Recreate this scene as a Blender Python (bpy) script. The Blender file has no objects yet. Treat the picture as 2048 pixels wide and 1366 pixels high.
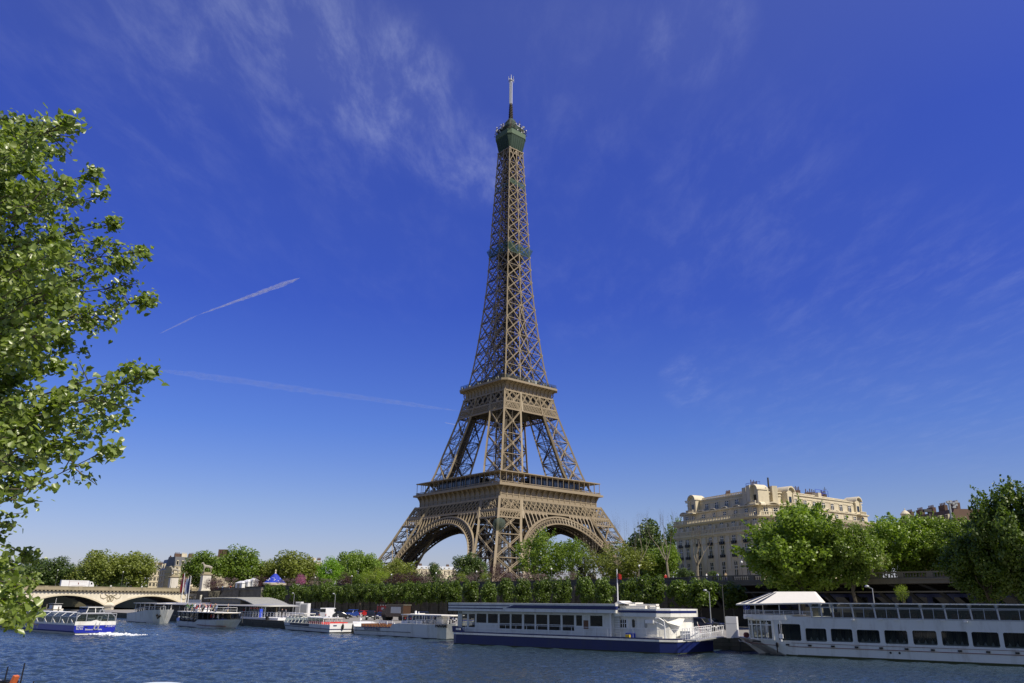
import bpy, math, random
import numpy as np
from mathutils import Vector, Matrix, noise as mnoise

random.seed(7)
S = bpy.context.scene
COL = S.collection
R = math.radians

# ------------------------------------------------------------------ camera
FPX = 1595.9           # focal length in pixels of a 2048 px wide frame
PITCH, ROLL, EYE = .3156, .0075, 5.0
cam_d = bpy.data.cameras.new("camera")
cam_d.sensor_width = 36.0
cam_d.lens = FPX / 2048 * 36
cam_d.clip_end = 60000
cam = bpy.data.objects.new("camera", cam_d)
COL.objects.link(cam)
fw = Vector((0, math.cos(PITCH), math.sin(PITCH)))
r0 = Vector((1, 0, 0)); u0 = r0.cross(fw)
rt = r0 * math.cos(ROLL) + u0 * math.sin(ROLL)
up = -r0 * math.sin(ROLL) + u0 * math.cos(ROLL)
cam.matrix_world = Matrix(((rt.x, up.x, -fw.x, 0), (rt.y, up.y, -fw.y, 0), (rt.z, up.z, -fw.z, EYE), (0, 0, 0, 1)))
S.camera = cam

# ------------------------------------------------------------------ sun, sky, exposure
SUN_AZ, SUN_EL = R(129), R(50)      # clockwise from +Y
sd = Vector((math.sin(SUN_AZ) * math.cos(SUN_EL), math.cos(SUN_AZ) * math.cos(SUN_EL), math.sin(SUN_EL)))
sun_d = bpy.data.lights.new("sun", 'SUN')
sun_d.energy = 5.0; sun_d.angle = R(.53); sun_d.color = (1, .92, .77)
sun = bpy.data.objects.new("sun", sun_d); COL.objects.link(sun)
sun.rotation_euler = (-sd).to_track_quat('-Z', 'Y').to_euler()
S.view_settings.view_transform = 'Standard'
S.view_settings.look = 'None'
S.view_settings.exposure = 0
S.view_settings.gamma = 1


def pxdir(x, y):
    return (fw + rt * ((x - 1024) / FPX) - up * ((y - 683) / FPX)).normalized()


W = bpy.data.worlds.new("World"); S.world = W; W.use_nodes = True
nt = W.node_tree; N = nt.nodes; L = nt.links


def nd(tree, typ, **kw):
    n = tree.nodes.new(typ)
    for k, v in kw.items():
        if k.startswith('i_'):
            n.inputs[int(k[2:])].default_value = v
        else:
            setattr(n, k, v)
    return n


def mth(tree, op, a, b=None, c=None, clamp=False):
    n = tree.nodes.new('ShaderNodeMath'); n.operation = op; n.use_clamp = clamp
    for i, v in enumerate((a, b, c)):
        if v is None: continue
        if isinstance(v, (int, float)): n.inputs[i].default_value = v
        else: tree.links.new(v, n.inputs[i])
    return n.outputs[0]


bg = N['Background']; bg.inputs[1].default_value = .1
sky = nd(nt, 'ShaderNodeTexSky', sky_type='NISHITA', sun_disc=False, sun_elevation=SUN_EL, sun_rotation=SUN_AZ,
         altitude=50, air_density=1.0, dust_density=.6, ozone_density=3.0)
geo = nd(nt, 'ShaderNodeTexCoord')
sep = nd(nt, 'ShaderNodeSeparateXYZ'); L.new(geo.outputs['Generated'], sep.inputs[0])
# polarised, deep blue of the photograph: a tint that varies with elevation
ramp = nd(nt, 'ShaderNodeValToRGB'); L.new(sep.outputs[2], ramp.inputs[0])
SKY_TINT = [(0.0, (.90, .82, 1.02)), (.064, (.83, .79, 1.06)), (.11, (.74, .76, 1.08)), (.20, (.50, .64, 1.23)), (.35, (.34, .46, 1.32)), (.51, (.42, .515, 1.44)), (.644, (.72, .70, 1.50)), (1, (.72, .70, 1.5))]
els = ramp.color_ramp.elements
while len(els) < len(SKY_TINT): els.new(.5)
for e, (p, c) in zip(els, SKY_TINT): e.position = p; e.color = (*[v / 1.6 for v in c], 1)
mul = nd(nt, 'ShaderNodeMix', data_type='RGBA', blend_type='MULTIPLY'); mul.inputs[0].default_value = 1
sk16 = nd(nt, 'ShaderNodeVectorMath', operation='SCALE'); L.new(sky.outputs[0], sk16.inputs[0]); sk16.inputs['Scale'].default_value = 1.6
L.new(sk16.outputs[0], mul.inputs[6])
# the polarised darkening lies across the sun's direction, ahead of the viewer; the unseen sky behind, on the sun's side, is set paler to fill shaded sides
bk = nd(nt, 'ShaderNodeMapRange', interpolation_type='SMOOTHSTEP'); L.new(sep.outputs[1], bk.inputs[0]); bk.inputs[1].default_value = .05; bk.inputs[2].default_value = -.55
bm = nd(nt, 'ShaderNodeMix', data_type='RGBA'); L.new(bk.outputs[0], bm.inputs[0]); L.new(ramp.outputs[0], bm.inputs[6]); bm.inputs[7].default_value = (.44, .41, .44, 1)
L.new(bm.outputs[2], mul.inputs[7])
# cirrus: streaked noise on a flat cloud layer overhead, kept to a few wispy patches
zc = mth(nt, 'MAXIMUM', sep.outputs[2], .02)
cx = mth(nt, 'DIVIDE', sep.outputs[0], zc); cy = mth(nt, 'DIVIDE', sep.outputs[1], zc)
comb = nd(nt, 'ShaderNodeCombineXYZ'); L.new(cx, comb.inputs[0]); L.new(cy, comb.inputs[1])
mp1 = nd(nt, 'ShaderNodeMapping'); mp1.inputs[2].default_value = (0, 0, R(-38)); mp1.inputs[3].default_value = (1.9, .7, 1)
L.new(comb.outputs[0], mp1.inputs[0])
nz1 = nd(nt, 'ShaderNodeTexNoise'); nz1.inputs['Scale'].default_value = 4.6; nz1.inputs['Detail'].default_value = 12; nz1.inputs['Roughness'].default_value = .66; nz1.inputs['Distortion'].default_value = .25
L.new(mp1.outputs[0], nz1.inputs['Vector'])
nz2 = nd(nt, 'ShaderNodeTexNoise'); nz2.inputs['Scale'].default_value = 2.0; nz2.inputs['Detail'].default_value = 3
L.new(comb.outputs[0], nz2.inputs['Vector'])
spots = [(600, 40, 5.5, .75), (660, 95, 4.5, .95), (730, 150, 4.2, 1.0), (800, 205, 3.8, 1.1), (865, 255, 3.2, .8), (955, 320, 3.0, .7), (560, 180, 4, .35), (700, 270, 4, .35), (420, 20, 6, .45), (300, 60, 9, .22),
         (1385, 60, 3.2, .5), (1150, 190, 7, .18), (1450, 420, 7, .22), (1330, 430, 5, .16), (1800, 640, 8, .2), (1600, 740, 7, .16),
         (1372, 762, 1.5, .6), (2000, 560, 5, .25), (1900, 760, 5, .2), (1560, 320, 6, .1), (500, 330, 8, .1), (1180, 520, 6, .12), (760, 420, 7, .1)]
mask = None
vn = nd(nt, 'ShaderNodeVectorMath', operation='NORMALIZE'); L.new(geo.outputs['Generated'], vn.inputs[0])
for x, y, rad, amt in spots:
    d = nd(nt, 'ShaderNodeVectorMath', operation='DOT_PRODUCT'); L.new(vn.outputs[0], d.inputs[0]); d.inputs[1].default_value = pxdir(x, y)
    mr = nd(nt, 'ShaderNodeMapRange', interpolation_type='SMOOTHSTEP'); L.new(d.outputs['Value'], mr.inputs[0])
    mr.inputs[1].default_value = math.cos(R(rad * 1.5)); mr.inputs[2].default_value = math.cos(R(rad * .15)); mr.inputs[3].default_value = 0; mr.inputs[4].default_value = amt
    mask = mr.outputs[0] if mask is None else mth(nt, 'MAXIMUM', mask, mr.outputs[0])
c1 = nd(nt, 'ShaderNodeMapRange', interpolation_type='SMOOTHSTEP'); L.new(nz1.outputs[0], c1.inputs[0]); c1.inputs[1].default_value = .40; c1.inputs[2].default_value = .80
c2 = nd(nt, 'ShaderNodeMapRange'); L.new(nz2.outputs[0], c2.inputs[0]); c2.inputs[1].default_value = .3; c2.inputs[2].default_value = .7; c2.inputs[3].default_value = .4
cl = mth(nt, 'MULTIPLY', mth(nt, 'MULTIPLY', mask, mth(nt, 'ADD', mth(nt, 'MULTIPLY', c1.outputs[0], .8), .10)), mth(nt, 'MULTIPLY', c2.outputs[0], .64), clamp=True)
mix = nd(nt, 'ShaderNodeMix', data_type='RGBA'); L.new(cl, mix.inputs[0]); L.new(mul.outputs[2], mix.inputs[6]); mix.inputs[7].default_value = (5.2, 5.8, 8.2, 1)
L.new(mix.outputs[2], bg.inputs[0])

# ------------------------------------------------------------------ geometry of the photograph: pixel of a point on a known plane


def on_z(x, y, z):
    d = pxdir(x, y); t = (z - EYE) / d.z
    return Vector((d.x * t, d.y * t, z))


def on_y(x, y, Y):
    d = pxdir(x, y); t = Y / d.y
    return Vector((d.x * t, Y, EYE + d.z * t))


class Frame:
    """a vertical plane (a hull side, a facade): s along it, z up"""
    def __init__(s, P, u):
        s.P = Vector((P[0], P[1], 0)); s.u = Vector((u[0], u[1], 0)).normalized(); s.n = Vector((-s.u.y, s.u.x, 0))
        s.ang = math.atan2(s.u.y, s.u.x)

    def sz(s, x, y, off=0):
        d = pxdir(x, y); P = s.P + s.n * off
        t = (P - Vector((0, 0, EYE))).dot(s.n) / d.dot(s.n)
        p = Vector((0, 0, EYE)) + d * t
        return (p - s.P).dot(s.u), p.z

    def s(s, x, y=1230, off=0): return s.sz(x, y, off)[0]
    def z(s, x, y, off=0): return s.sz(x, y, off)[1]


def waterline(a, b):
    p = on_z(*a, 0); q = on_z(*b, 0)
    return Frame(p, q - p)


# ------------------------------------------------------------------ materials
def mat(name, col, rough=.6, var=.12, scale=1.0, bump=0., bscale=6., metal=0., spec=.5, dirt=None, dscale=.5, damt=.5):
    m = bpy.data.materials.new(name); m.use_nodes = True; t = m.node_tree
    p = t.nodes['Principled BSDF']; p.inputs['Roughness'].default_value = rough; p.inputs['Metallic'].default_value = metal
    p.inputs['Specular IOR Level'].default_value = spec
    tc = nd(t, 'ShaderNodeTexCoord')
    nz = nd(t, 'ShaderNodeTexNoise'); nz.inputs['Scale'].default_value = scale; nz.inputs['Detail'].default_value = 6; nz.inputs['Roughness'].default_value = .6
    t.links.new(tc.outputs['Object'], nz.inputs['Vector'])
    rm = nd(t, 'ShaderNodeMix', data_type='RGBA')
    rm.inputs[6].default_value = (*[c * (1 - var) for c in col], 1); rm.inputs[7].default_value = (*[min(1, c * (1 + var)) for c in col], 1)
    t.links.new(nz.outputs[0], rm.inputs[0]); out = rm.outputs[2]
    if dirt:
        n2 = nd(t, 'ShaderNodeTexNoise'); n2.inputs['Scale'].default_value = dscale; n2.inputs['Detail'].default_value = 8; n2.inputs['Roughness'].default_value = .7
        mpp = nd(t, 'ShaderNodeMapping'); mpp.inputs[3].default_value = (1, 1, .25); t.links.new(tc.outputs['Object'], mpp.inputs[0]); t.links.new(mpp.outputs[0], n2.inputs['Vector'])
        mr = nd(t, 'ShaderNodeMapRange'); mr.inputs[1].default_value = .5; mr.inputs[2].default_value = .72; mr.inputs[4].default_value = damt; t.links.new(n2.outputs[0], mr.inputs[0])
        m2 = nd(t, 'ShaderNodeMix', data_type='RGBA'); t.links.new(mr.outputs[0], m2.inputs[0]); t.links.new(out, m2.inputs[6]); m2.inputs[7].default_value = (*dirt, 1); out = m2.outputs[2]
    t.links.new(out, p.inputs['Base Color'])
    if bump:
        b = nd(t, 'ShaderNodeBump'); b.inputs['Strength'].default_value = bump; b.inputs['Distance'].default_value = .1
        n3 = nd(t, 'ShaderNodeTexNoise'); n3.inputs['Scale'].default_value = bscale; n3.inputs['Detail'].default_value = 5; t.links.new(tc.outputs['Object'], n3.inputs['Vector'])
        t.links.new(n3.outputs[0], b.inputs['Height']); t.links.new(b.outputs[0], p.inputs['Normal'])
    return m


def blocks(name, col, mortar, bw=1.2, bh=.5, rough=.85, stain=(.05, .05, .04), samt=.6, axis=None):
    """coursed stone; object x/y run along, z up"""
    m = bpy.data.materials.new(name); m.use_nodes = True; t = m.node_tree
    p = t.nodes['Principled BSDF']; p.inputs['Roughness'].default_value = rough
    tc = nd(t, 'ShaderNodeTexCoord'); sp = nd(t, 'ShaderNodeSeparateXYZ'); t.links.new(tc.outputs['Object'], sp.inputs[0])
    sm = mth(t, 'ADD', sp.outputs[0], sp.outputs[1]); cb = nd(t, 'ShaderNodeCombineXYZ'); t.links.new(sm, cb.inputs[0]); t.links.new(sp.outputs[2], cb.inputs[1])
    br = nd(t, 'ShaderNodeTexBrick'); br.inputs['Scale'].default_value = 1; br.inputs['Brick Width'].default_value = bw; br.inputs['Row Height'].default_value = bh; br.inputs['Mortar Size'].default_value = .025
    br.inputs['Color1'].default_value = (*col, 1); br.inputs['Color2'].default_value = (*[c * .72 for c in col], 1); br.inputs['Mortar'].default_value = (*mortar, 1)
    t.links.new(cb.outputs[0], br.inputs[0])
    nz = nd(t, 'ShaderNodeTexNoise'); nz.inputs['Scale'].default_value = .35; nz.inputs['Detail'].default_value = 9; nz.inputs['Roughness'].default_value = .7
    mp = nd(t, 'ShaderNodeMapping'); mp.inputs[3].default_value = (1, 1, .35); t.links.new(tc.outputs['Object'], mp.inputs[0]); t.links.new(mp.outputs[0], nz.inputs['Vector'])
    mr = nd(t, 'ShaderNodeMapRange'); mr.inputs[1].default_value = .42; mr.inputs[2].default_value = .7; mr.inputs[4].default_value = samt; t.links.new(nz.outputs[0], mr.inputs[0])
    mx = nd(t, 'ShaderNodeMix', data_type='RGBA'); t.links.new(mr.outputs[0], mx.inputs[0]); t.links.new(br.outputs[0], mx.inputs[6]); mx.inputs[7].default_value = (*stain, 1)
    t.links.new(mx.outputs[2], p.inputs['Base Color'])
    b = nd(t, 'ShaderNodeBump'); b.inputs['Strength'].default_value = .5; b.inputs['Distance'].default_value = .05; t.links.new(br.outputs['Fac'], b.inputs['Height']); b.invert = True
    t.links.new(b.outputs[0], p.inputs['Normal'])
    return m


def leafmat(name, a, b, trans=.35, rough=.45, tcol=None, spec=.5):
    m = bpy.data.materials.new(name); m.use_nodes = True; t = m.node_tree
    p = t.nodes['Principled BSDF']; p.inputs['Roughness'].default_value = rough; p.inputs['Specular IOR Level'].default_value = spec
    g = nd(t, 'ShaderNodeNewGeometry')
    mx = nd(t, 'ShaderNodeMix', data_type='RGBA'); t.links.new(g.outputs['Random Per Island'], mx.inputs[0]); mx.inputs[6].default_value = (*a, 1); mx.inputs[7].default_value = (*b, 1)
    oi = nd(t, 'ShaderNodeObjectInfo'); hs = nd(t, 'ShaderNodeHueSaturation'); t.links.new(mx.outputs[2], hs.inputs['Color'])
    vv = nd(t, 'ShaderNodeMapRange'); t.links.new(oi.outputs['Random'], vv.inputs[0]); vv.inputs[3].default_value = .85; vv.inputs[4].default_value = 1.15; t.links.new(vv.outputs[0], hs.inputs['Value'])
    t.links.new(hs.outputs[0], p.inputs['Base Color'])
    tr = nd(t, 'ShaderNodeBsdfTranslucent')
    h2 = nd(t, 'ShaderNodeMix', data_type='RGBA', blend_type='MULTIPLY'); h2.inputs[0].default_value = 1; t.links.new(hs.outputs[0], h2.inputs[6]); h2.inputs[7].default_value = (*(tcol or (1.5, 1.6, .5)), 1)
    t.links.new(h2.outputs[2], tr.inputs[0])
    ms = nd(t, 'ShaderNodeMixShader'); ms.inputs[0].default_value = trans; t.links.new(p.outputs[0], ms.inputs[1]); t.links.new(tr.outputs[0], ms.inputs[2])
    t.links.new(ms.outputs[0], t.nodes['Material Output'].inputs[0])
    return m


def glassmat(name, tint, alpha, rough=.05, refl=(.9, .95, 1)):
    """pane one sees through: part clear, part mirror and tint"""
    m = bpy.data.materials.new(name); m.use_nodes = True; t = m.node_tree
    p = t.nodes['Principled BSDF']; p.inputs['Base Color'].default_value = (*tint, 1); p.inputs['Roughness'].default_value = rough
    tr = nd(t, 'ShaderNodeBsdfTransparent'); tr.inputs[0].default_value = (.85, .92, .9, 1)
    ms = nd(t, 'ShaderNodeMixShader'); ms.inputs[0].default_value = alpha; t.links.new(tr.outputs[0], ms.inputs[1]); t.links.new(p.outputs[0], ms.inputs[2])
    t.links.new(ms.outputs[0], t.nodes['Material Output'].inputs[0])
    return m


M = {}
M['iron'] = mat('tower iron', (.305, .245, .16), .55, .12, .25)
M['iron_shade'] = mat('shade-toned tower iron', (.065, .051, .034), .6, .15, .25)  # same iron, darkened: shade inside the lattice put into the colour
M['iron_dark'] = mat('deep-shade tower iron', (.022, .019, .015), .7, .15, .3)  # shade behind the trusses and deep in the gallery put into the colour
M['net'] = mat('green netting', (.03, .062, .045), .8, .35, .6)
M['net2'] = mat('pale green netting', (.10, .15, .095), .8, .25, .8)
M['steel'] = mat('galvanised steel', (.45, .46, .48), .4, .1, 2, metal=.4)
M['antenna'] = mat('antenna white', (.75, .75, .76), .4, .08, 1)
M['dkglass'] = mat('dark glass', (.012, .015, .018), .06, .3, .6, spec=.6)
M['bluglass'] = mat('sky reflecting glass', (.05, .06, .075), .04, .3, .6, spec=.9)
M['white'] = mat('white boat paint', (.78, .77, .72), .35, .05, .5, dirt=(.40, .36, .29), dscale=1.1, damt=.55)
M['white2'] = mat('warm white paint', (.80, .77, .70), .45, .05, .6, dirt=(.5, .46, .38), dscale=1.2, damt=.3)
M['whiteclean'] = mat('clean white', (.8, .8, .8), .4, .04, 1)
M['navy'] = mat('navy paint', (.010, .018, .105), .3, .25, .4, dirt=(.03, .035, .06), dscale=.6, damt=.5)
M['blue'] = mat('blue paint', (.015, .025, .33), .3, .1, .5)
M['red'] = mat('red paint', (.5, .03, .02), .4, .1, 1)
M['rust'] = mat('rust red line', (.19, .045, .03), .6, .2, 1)
M['scum'] = mat('algae waterline', (.055, .06, .018), .8, .4, 1.5)
M['black'] = mat('black rubber', (.012, .012, .012), .6, .2, 2)
M['cream'] = mat('cream canvas', (.80, .77, .69), .7, .05, .6, bump=.15, bscale=3)
M['grey'] = mat('grey metal roof', (.36, .36, .34), .45, .08, .6, metal=.1)
M['dkgrey'] = mat('dark grey', (.06, .06, .062), .6, .2, 1)
M['wood'] = mat('varnished wood', (.16, .07, .03), .5, .3, 2)
M['yellow'] = mat('yellow plastic', (.7, .5, .03), .5, .1, 2)
M['plblue'] = mat('blue plastic', (.02, .06, .5), .5, .1, 2)
M['orange'] = mat('orange paint', (.62, .16, .05), .5, .2, 2)
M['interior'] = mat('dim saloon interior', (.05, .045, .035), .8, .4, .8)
M['curtain'] = mat('beige curtains', (.30, .27, .21), .9, .2, 1)
M['limestone'] = mat('pale limestone', (.62, .55, .40), .85, .07, .35, bump=.2, bscale=2, dirt=(.33, .29, .22), dscale=.35, damt=.55)
M['limetrim'] = mat('limestone trim', (.66, .59, .44), .85, .07, .6, dirt=(.3, .27, .21), dscale=.5, damt=.5)
M['bridge'] = mat('bridge ashlar', (.74, .68, .55), .85, .07, .3, bump=.15, bscale=1, dirt=(.36, .31, .22), dscale=.3, damt=.4)
M['parapet'] = mat('weathered parapet stone', (.34, .29, .19), .9, .15, .6, dirt=(.16, .14, .09), dscale=.4, damt=.7)
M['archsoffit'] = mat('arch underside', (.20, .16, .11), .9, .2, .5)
M['pedestal'] = mat('pedestal stone', (.66, .62, .54), .8, .06, .5, dirt=(.4, .37, .3), dscale=.5, damt=.5)
M['statue'] = mat('statue stone', (.36, .33, .27), .85, .15, 1.2)
M['slate'] = mat('slate roof', (.055, .06, .075), .5, .2, .6)
M['zinc'] = mat('zinc roof', (.34, .37, .42), .4, .1, .6)
M['brick'] = mat('chimney brick', (.12, .075, .055), .9, .25, 1)
M['wall'] = blocks('quay wall stone', (.135, .125, .10), (.05, .05, .04), 1.6, .55, stain=(.03, .03, .026), samt=.7)
M['wall2'] = blocks('abutment stone', (.21, .195, .155), (.07, .065, .05), 1.5, .5, stain=(.06, .055, .045), samt=.75)
M['quaywall'] = blocks('mossy quay face', (.15, .13, .085), (.06, .055, .03), 1.4, .4, stain=(.045, .05, .022), samt=.8)
M['asphalt'] = mat('quay paving', (.27, .255, .225), .9, .12, .3, dirt=(.15, .14, .12), dscale=.12, damt=.6)
M['road'] = mat('road asphalt', (.11, .105, .10), .9, .15, .4)
M['ground'] = mat('garden ground', (.17, .15, .095), 1, .3, .05)
M['concrete'] = mat('weathered concrete', (.17, .155, .12), .9, .15, .5, dirt=(.06, .055, .045), dscale=.4, damt=.7)
M['bark'] = mat('bark', (.10, .085, .062), .9, .3, 2, bump=.4, bscale=8)
M['planebark'] = mat('plane tree bark', (.235, .205, .15), .9, .25, .9, bump=.3, bscale=5)
M['pier'] = mat('shade-toned concrete', (.028, .026, .021), .9, .2, .5)  # concrete darkened: the gallery's shade is put into its colour
M['twig'] = mat('bare twigs', (.13, .11, .085), .9, .2, 1)
M['pcarpet'] = mat('red seats', (.62, .06, .05), .6, .15, 3)
M['tyre'] = mat('tyre', (.015, .015, .015), .8, .1, 3)
M['skin'] = mat('skin', (.52, .33, .24), .6, .05, 3)
M['lampglass'] = mat('opal lamp globe', (.82, .82, .80), .3, .03, 3)
M['tarp'] = mat('blue canopy', (.02, .045, .40), .6, .15, .6)
M['foam'] = mat('white foam', (.75, .78, .8), .7, .15, 1.5)
M['rope'] = mat('rope', (.5, .48, .42), .9, .1, 4)
# foliage
M['lf_poplar'] = leafmat('poplar leaves', (.15, .225, .028), (.34, .42, .11), .44, .36, spec=.9)
M['lf_green'] = leafmat('fresh green leaves', (0.113, 0.195, 0.025), (0.215, 0.307, 0.041), .35)
M['lf_olive'] = leafmat('olive green leaves', (0.150, 0.186, 0.036), (0.264, 0.307, 0.066), .35)
M['lf_dark'] = leafmat('dark green leaves', (0.054, 0.094, 0.022), (0.108, 0.163, 0.030), .28)
M['lf_bright'] = leafmat('bright green leaves', (0.126, 0.260, 0.017), (0.215, 0.357, 0.027), .38)
M['lf_lime'] = leafmat('lime green leaves', (0.182, 0.273, 0.021), (0.286, 0.364, 0.033), .4)
M['lf_linden'] = leafmat('linden leaves', (0.055, 0.100, 0.012), (0.122, 0.180, 0.021), .32)
M['lf_plane'] = leafmat('young plane leaves', (0.128, 0.205, 0.028), (0.239, 0.326, 0.050), .38, .4)
M['lf_purple'] = leafmat('purple leaves', (0.050, 0.022, 0.026), (0.100, 0.045, 0.045), .3, tcol=(1.4, .9, .9))
M['lf_pink'] = leafmat('pink blossom', (0.420, 0.110, 0.250), (0.550, 0.200, 0.360), .4, tcol=(1.2, 1, 1.1))
M['lf_lilac'] = leafmat('budding brown twigs', (0.150, 0.111, 0.098), (0.247, 0.182, 0.163), .25, tcol=(1.1, 1, .9))
M['lf_white'] = leafmat('cream blossom', (0.390, 0.416, 0.208), (0.715, 0.715, 0.494), .35)
M['lf_conifer'] = leafmat('dark conifer', (0.030, 0.030, 0.018), (0.060, 0.055, 0.030), .2)


def waterm():
    m = bpy.data.materials.new('river water'); m.use_nodes = True; t = m.node_tree
    p = t.nodes['Principled BSDF']; p.inputs['Roughness'].default_value = .08; p.inputs['IOR'].default_value = 1.33
    p.inputs['Base Color'].default_value = (.028, .049, .066, 1); p.inputs['Specular IOR Level'].default_value = .5
    g = nd(t, 'ShaderNodeNewGeometry')
    hh = None
    for (sc, amp, st, rot) in ((1.6, .5, (1, 1.5, 1), 30), (4.2, .22, (1, 1.4, 1), 45)):
        mp = nd(t, 'ShaderNodeMapping'); mp.inputs[2].default_value = (0, 0, R(rot)); mp.inputs[3].default_value = st; t.links.new(g.outputs['Position'], mp.inputs[0])
        nz = nd(t, 'ShaderNodeTexNoise'); nz.inputs['Scale'].default_value = sc; nz.inputs['Detail'].default_value = 3; nz.inputs['Roughness'].default_value = .55; t.links.new(mp.outputs[0], nz.inputs['Vector'])
        h = mth(t, 'MULTIPLY', nz.outputs[0], amp); hh = h if hh is None else mth(t, 'ADD', hh, h)
    b = nd(t, 'ShaderNodeBump'); b.inputs['Strength'].default_value = 1; b.inputs['Distance'].default_value = .35; t.links.new(hh, b.inputs['Height'])
    t.links.new(b.outputs[0], p.inputs['Normal'])
    return m


M['water'] = waterm()


# ------------------------------------------------------------------ mesh builder
class MB:
    def __init__(s): s.v = []; s.f = []; s.mi = []

    def add(s, vs, fs, m=0):
        o = len(s.v); s.v.extend([tuple(v) for v in vs]); s.f.extend([tuple(i + o for i in f) for f in fs]); s.mi.extend([m] * len(fs)); return s

    def box(s, x0, x1, y0, y1, z0, z1, m=0):
        return s.add([(x0, y0, z0), (x1, y0, z0), (x1, y1, z0), (x0, y1, z0), (x0, y0, z1), (x1, y0, z1), (x1, y1, z1), (x0, y1, z1)],
                     [(0, 3, 2, 1), (4, 5, 6, 7), (0, 1, 5, 4), (1, 2, 6, 5), (2, 3, 7, 6), (3, 0, 4, 7)], m)

    def bar(s, p, q, w, h=None, m=0):
        p = Vector(p); q = Vector(q); d = q - p
        if d.length < 1e-6: return s
        d.normalize(); h = h or w
        a = d.cross(Vector((0, 0, 1)))
        if a.length < .01: a = d.cross(Vector((1, 0, 0)))
        a.normalize(); b = a.cross(d); a = a * w / 2; b = b * h / 2
        vs = [p - a - b, p + a - b, p + a + b, p - a + b, q - a - b, q + a - b, q + a + b, q - a + b]
        return s.add(vs, [(0, 1, 5, 4), (1, 2, 6, 5), (2, 3, 7, 6), (3, 0, 4, 7), (3, 2, 1, 0), (4, 5, 6, 7)], m)

    def tube(s, p, q, r0_, r1_=None, n=6, m=0, caps=True):
        r1_ = r0_ if r1_ is None else r1_
        p = Vector(p); q = Vector(q); d = (q - p)
        if d.length < 1e-6: return s
        d.normalize(); a = d.cross(Vector((0, 0, 1)))
        if a.length < .01: a = d.cross(Vector((1, 0, 0)))
        a.normalize(); b = d.cross(a)
        c = [(math.cos(2 * math.pi * i / n), math.sin(2 * math.pi * i / n)) for i in range(n)]
        vs = [p + (a * x + b * y) * r0_ for x, y in c] + [q + (a * x + b * y) * r1_ for x, y in c]
        fs = [(i, (i + 1) % n, n + (i + 1) % n, n + i) for i in range(n)]
        if caps: fs += [tuple(range(n - 1, -1, -1)), tuple(range(n, 2 * n))]
        return s.add(vs, fs, m)

    def path(s, pts, r, n=5, m=0):
        for a, b in zip(pts, pts[1:]): s.tube(a, b, r, r, n, m)
        return s

    def loft(s, rings, caps=True, m=0, close=True):
        n = len(rings[0]); vs = [v for r_ in rings for v in r_]; fs = []
        for k in range(len(rings) - 1):
            for i in range(n if close else n - 1):
                j = (i + 1) % n; fs.append((k * n + i, k * n + j, (k + 1) * n + j, (k + 1) * n + i))
        if caps: fs += [tuple(range(n - 1, -1, -1)), tuple((len(rings) - 1) * n + i for i in range(n))]
        return s.add(vs, fs, m)

    def prism(s, pts, z0, z1, m=0):
        return s.loft([[(x, y, z0) for x, y in pts], [(x, y, z1) for x, y in pts]], True, m)

    def side(s, pts, y0, y1, m=0):
        """a profile in x,z pushed through y"""
        return s.loft([[(x, y0, z) for x, z in pts], [(x, y1, z) for x, z in pts]], True, m)

    def lathe(s, prof, c=(0, 0), n=12, m=0, caps=True):
        return s.loft([[(c[0] + r_ * math.cos(2 * math.pi * i / n), c[1] + r_ * math.sin(2 * math.pi * i / n), z) for i in range(n)] for r_, z in prof], caps, m)

    def build(s, name, mats, parent=None, smooth=False, loc=None, rz=None):
        me = bpy.data.meshes.new(name); me.from_pydata(s.v, [], s.f)
        for k in (mats if isinstance(mats, (list, tuple)) else [mats]): me.materials.append(M[k] if isinstance(k, str) else k)
        if any(s.mi): me.polygons.foreach_set('material_index', s.mi)
        if smooth: me.polygons.foreach_set('use_smooth', [True] * len(me.polygons))
        me.update()
        o = bpy.data.objects.new(name, me); COL.objects.link(o)
        if parent: o.parent = parent
        if loc is not None: o.location = loc
        if rz is not None: o.rotation_euler.z = rz
        return o


def tag(o, label, cat=None, group=None, kind=None):
    if label: o['label'] = label
    if cat: o['category'] = cat
    if group: o['group'] = group
    if kind: o['kind'] = kind
    return o


def thing(name, label, cat, loc=(0, 0, 0), rz=0, group=None):
    o = bpy.data.objects.new(name, None); COL.objects.link(o); o.location = loc; o.rotation_euler.z = rz; o.empty_display_size = .5
    return tag(o, label, cat, group)


def structure(o): o['kind'] = 'structure'; return o


def inst(src, parent=None, loc=None, rz=None, scale=None, name=None):
    c = src.copy(); COL.objects.link(c); c.parent = parent
    if loc is not None: c.location = loc
    if rz is not None: c.rotation_euler = (0, 0, rz)
    if scale is not None: c.scale = scale
    for k in ('label', 'category', 'group'):
        if parent is not None and k in c.keys(): del c[k]
    return c


def copy_tree(root, loc, rz, label, group=None):
    kids = [o for o in COL.objects if o.parent == root]
    c = root.copy(); COL.objects.link(c); c.location = loc; c.rotation_euler = (0, 0, rz); c['label'] = label
    if group: c['group'] = group
    for k in kids:
        d = k.copy(); COL.objects.link(d); d.parent = c
        for k2 in [o for o in COL.objects if o.parent == k]:
            e = k2.copy(); COL.objects.link(e); e.parent = d
    return c


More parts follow.
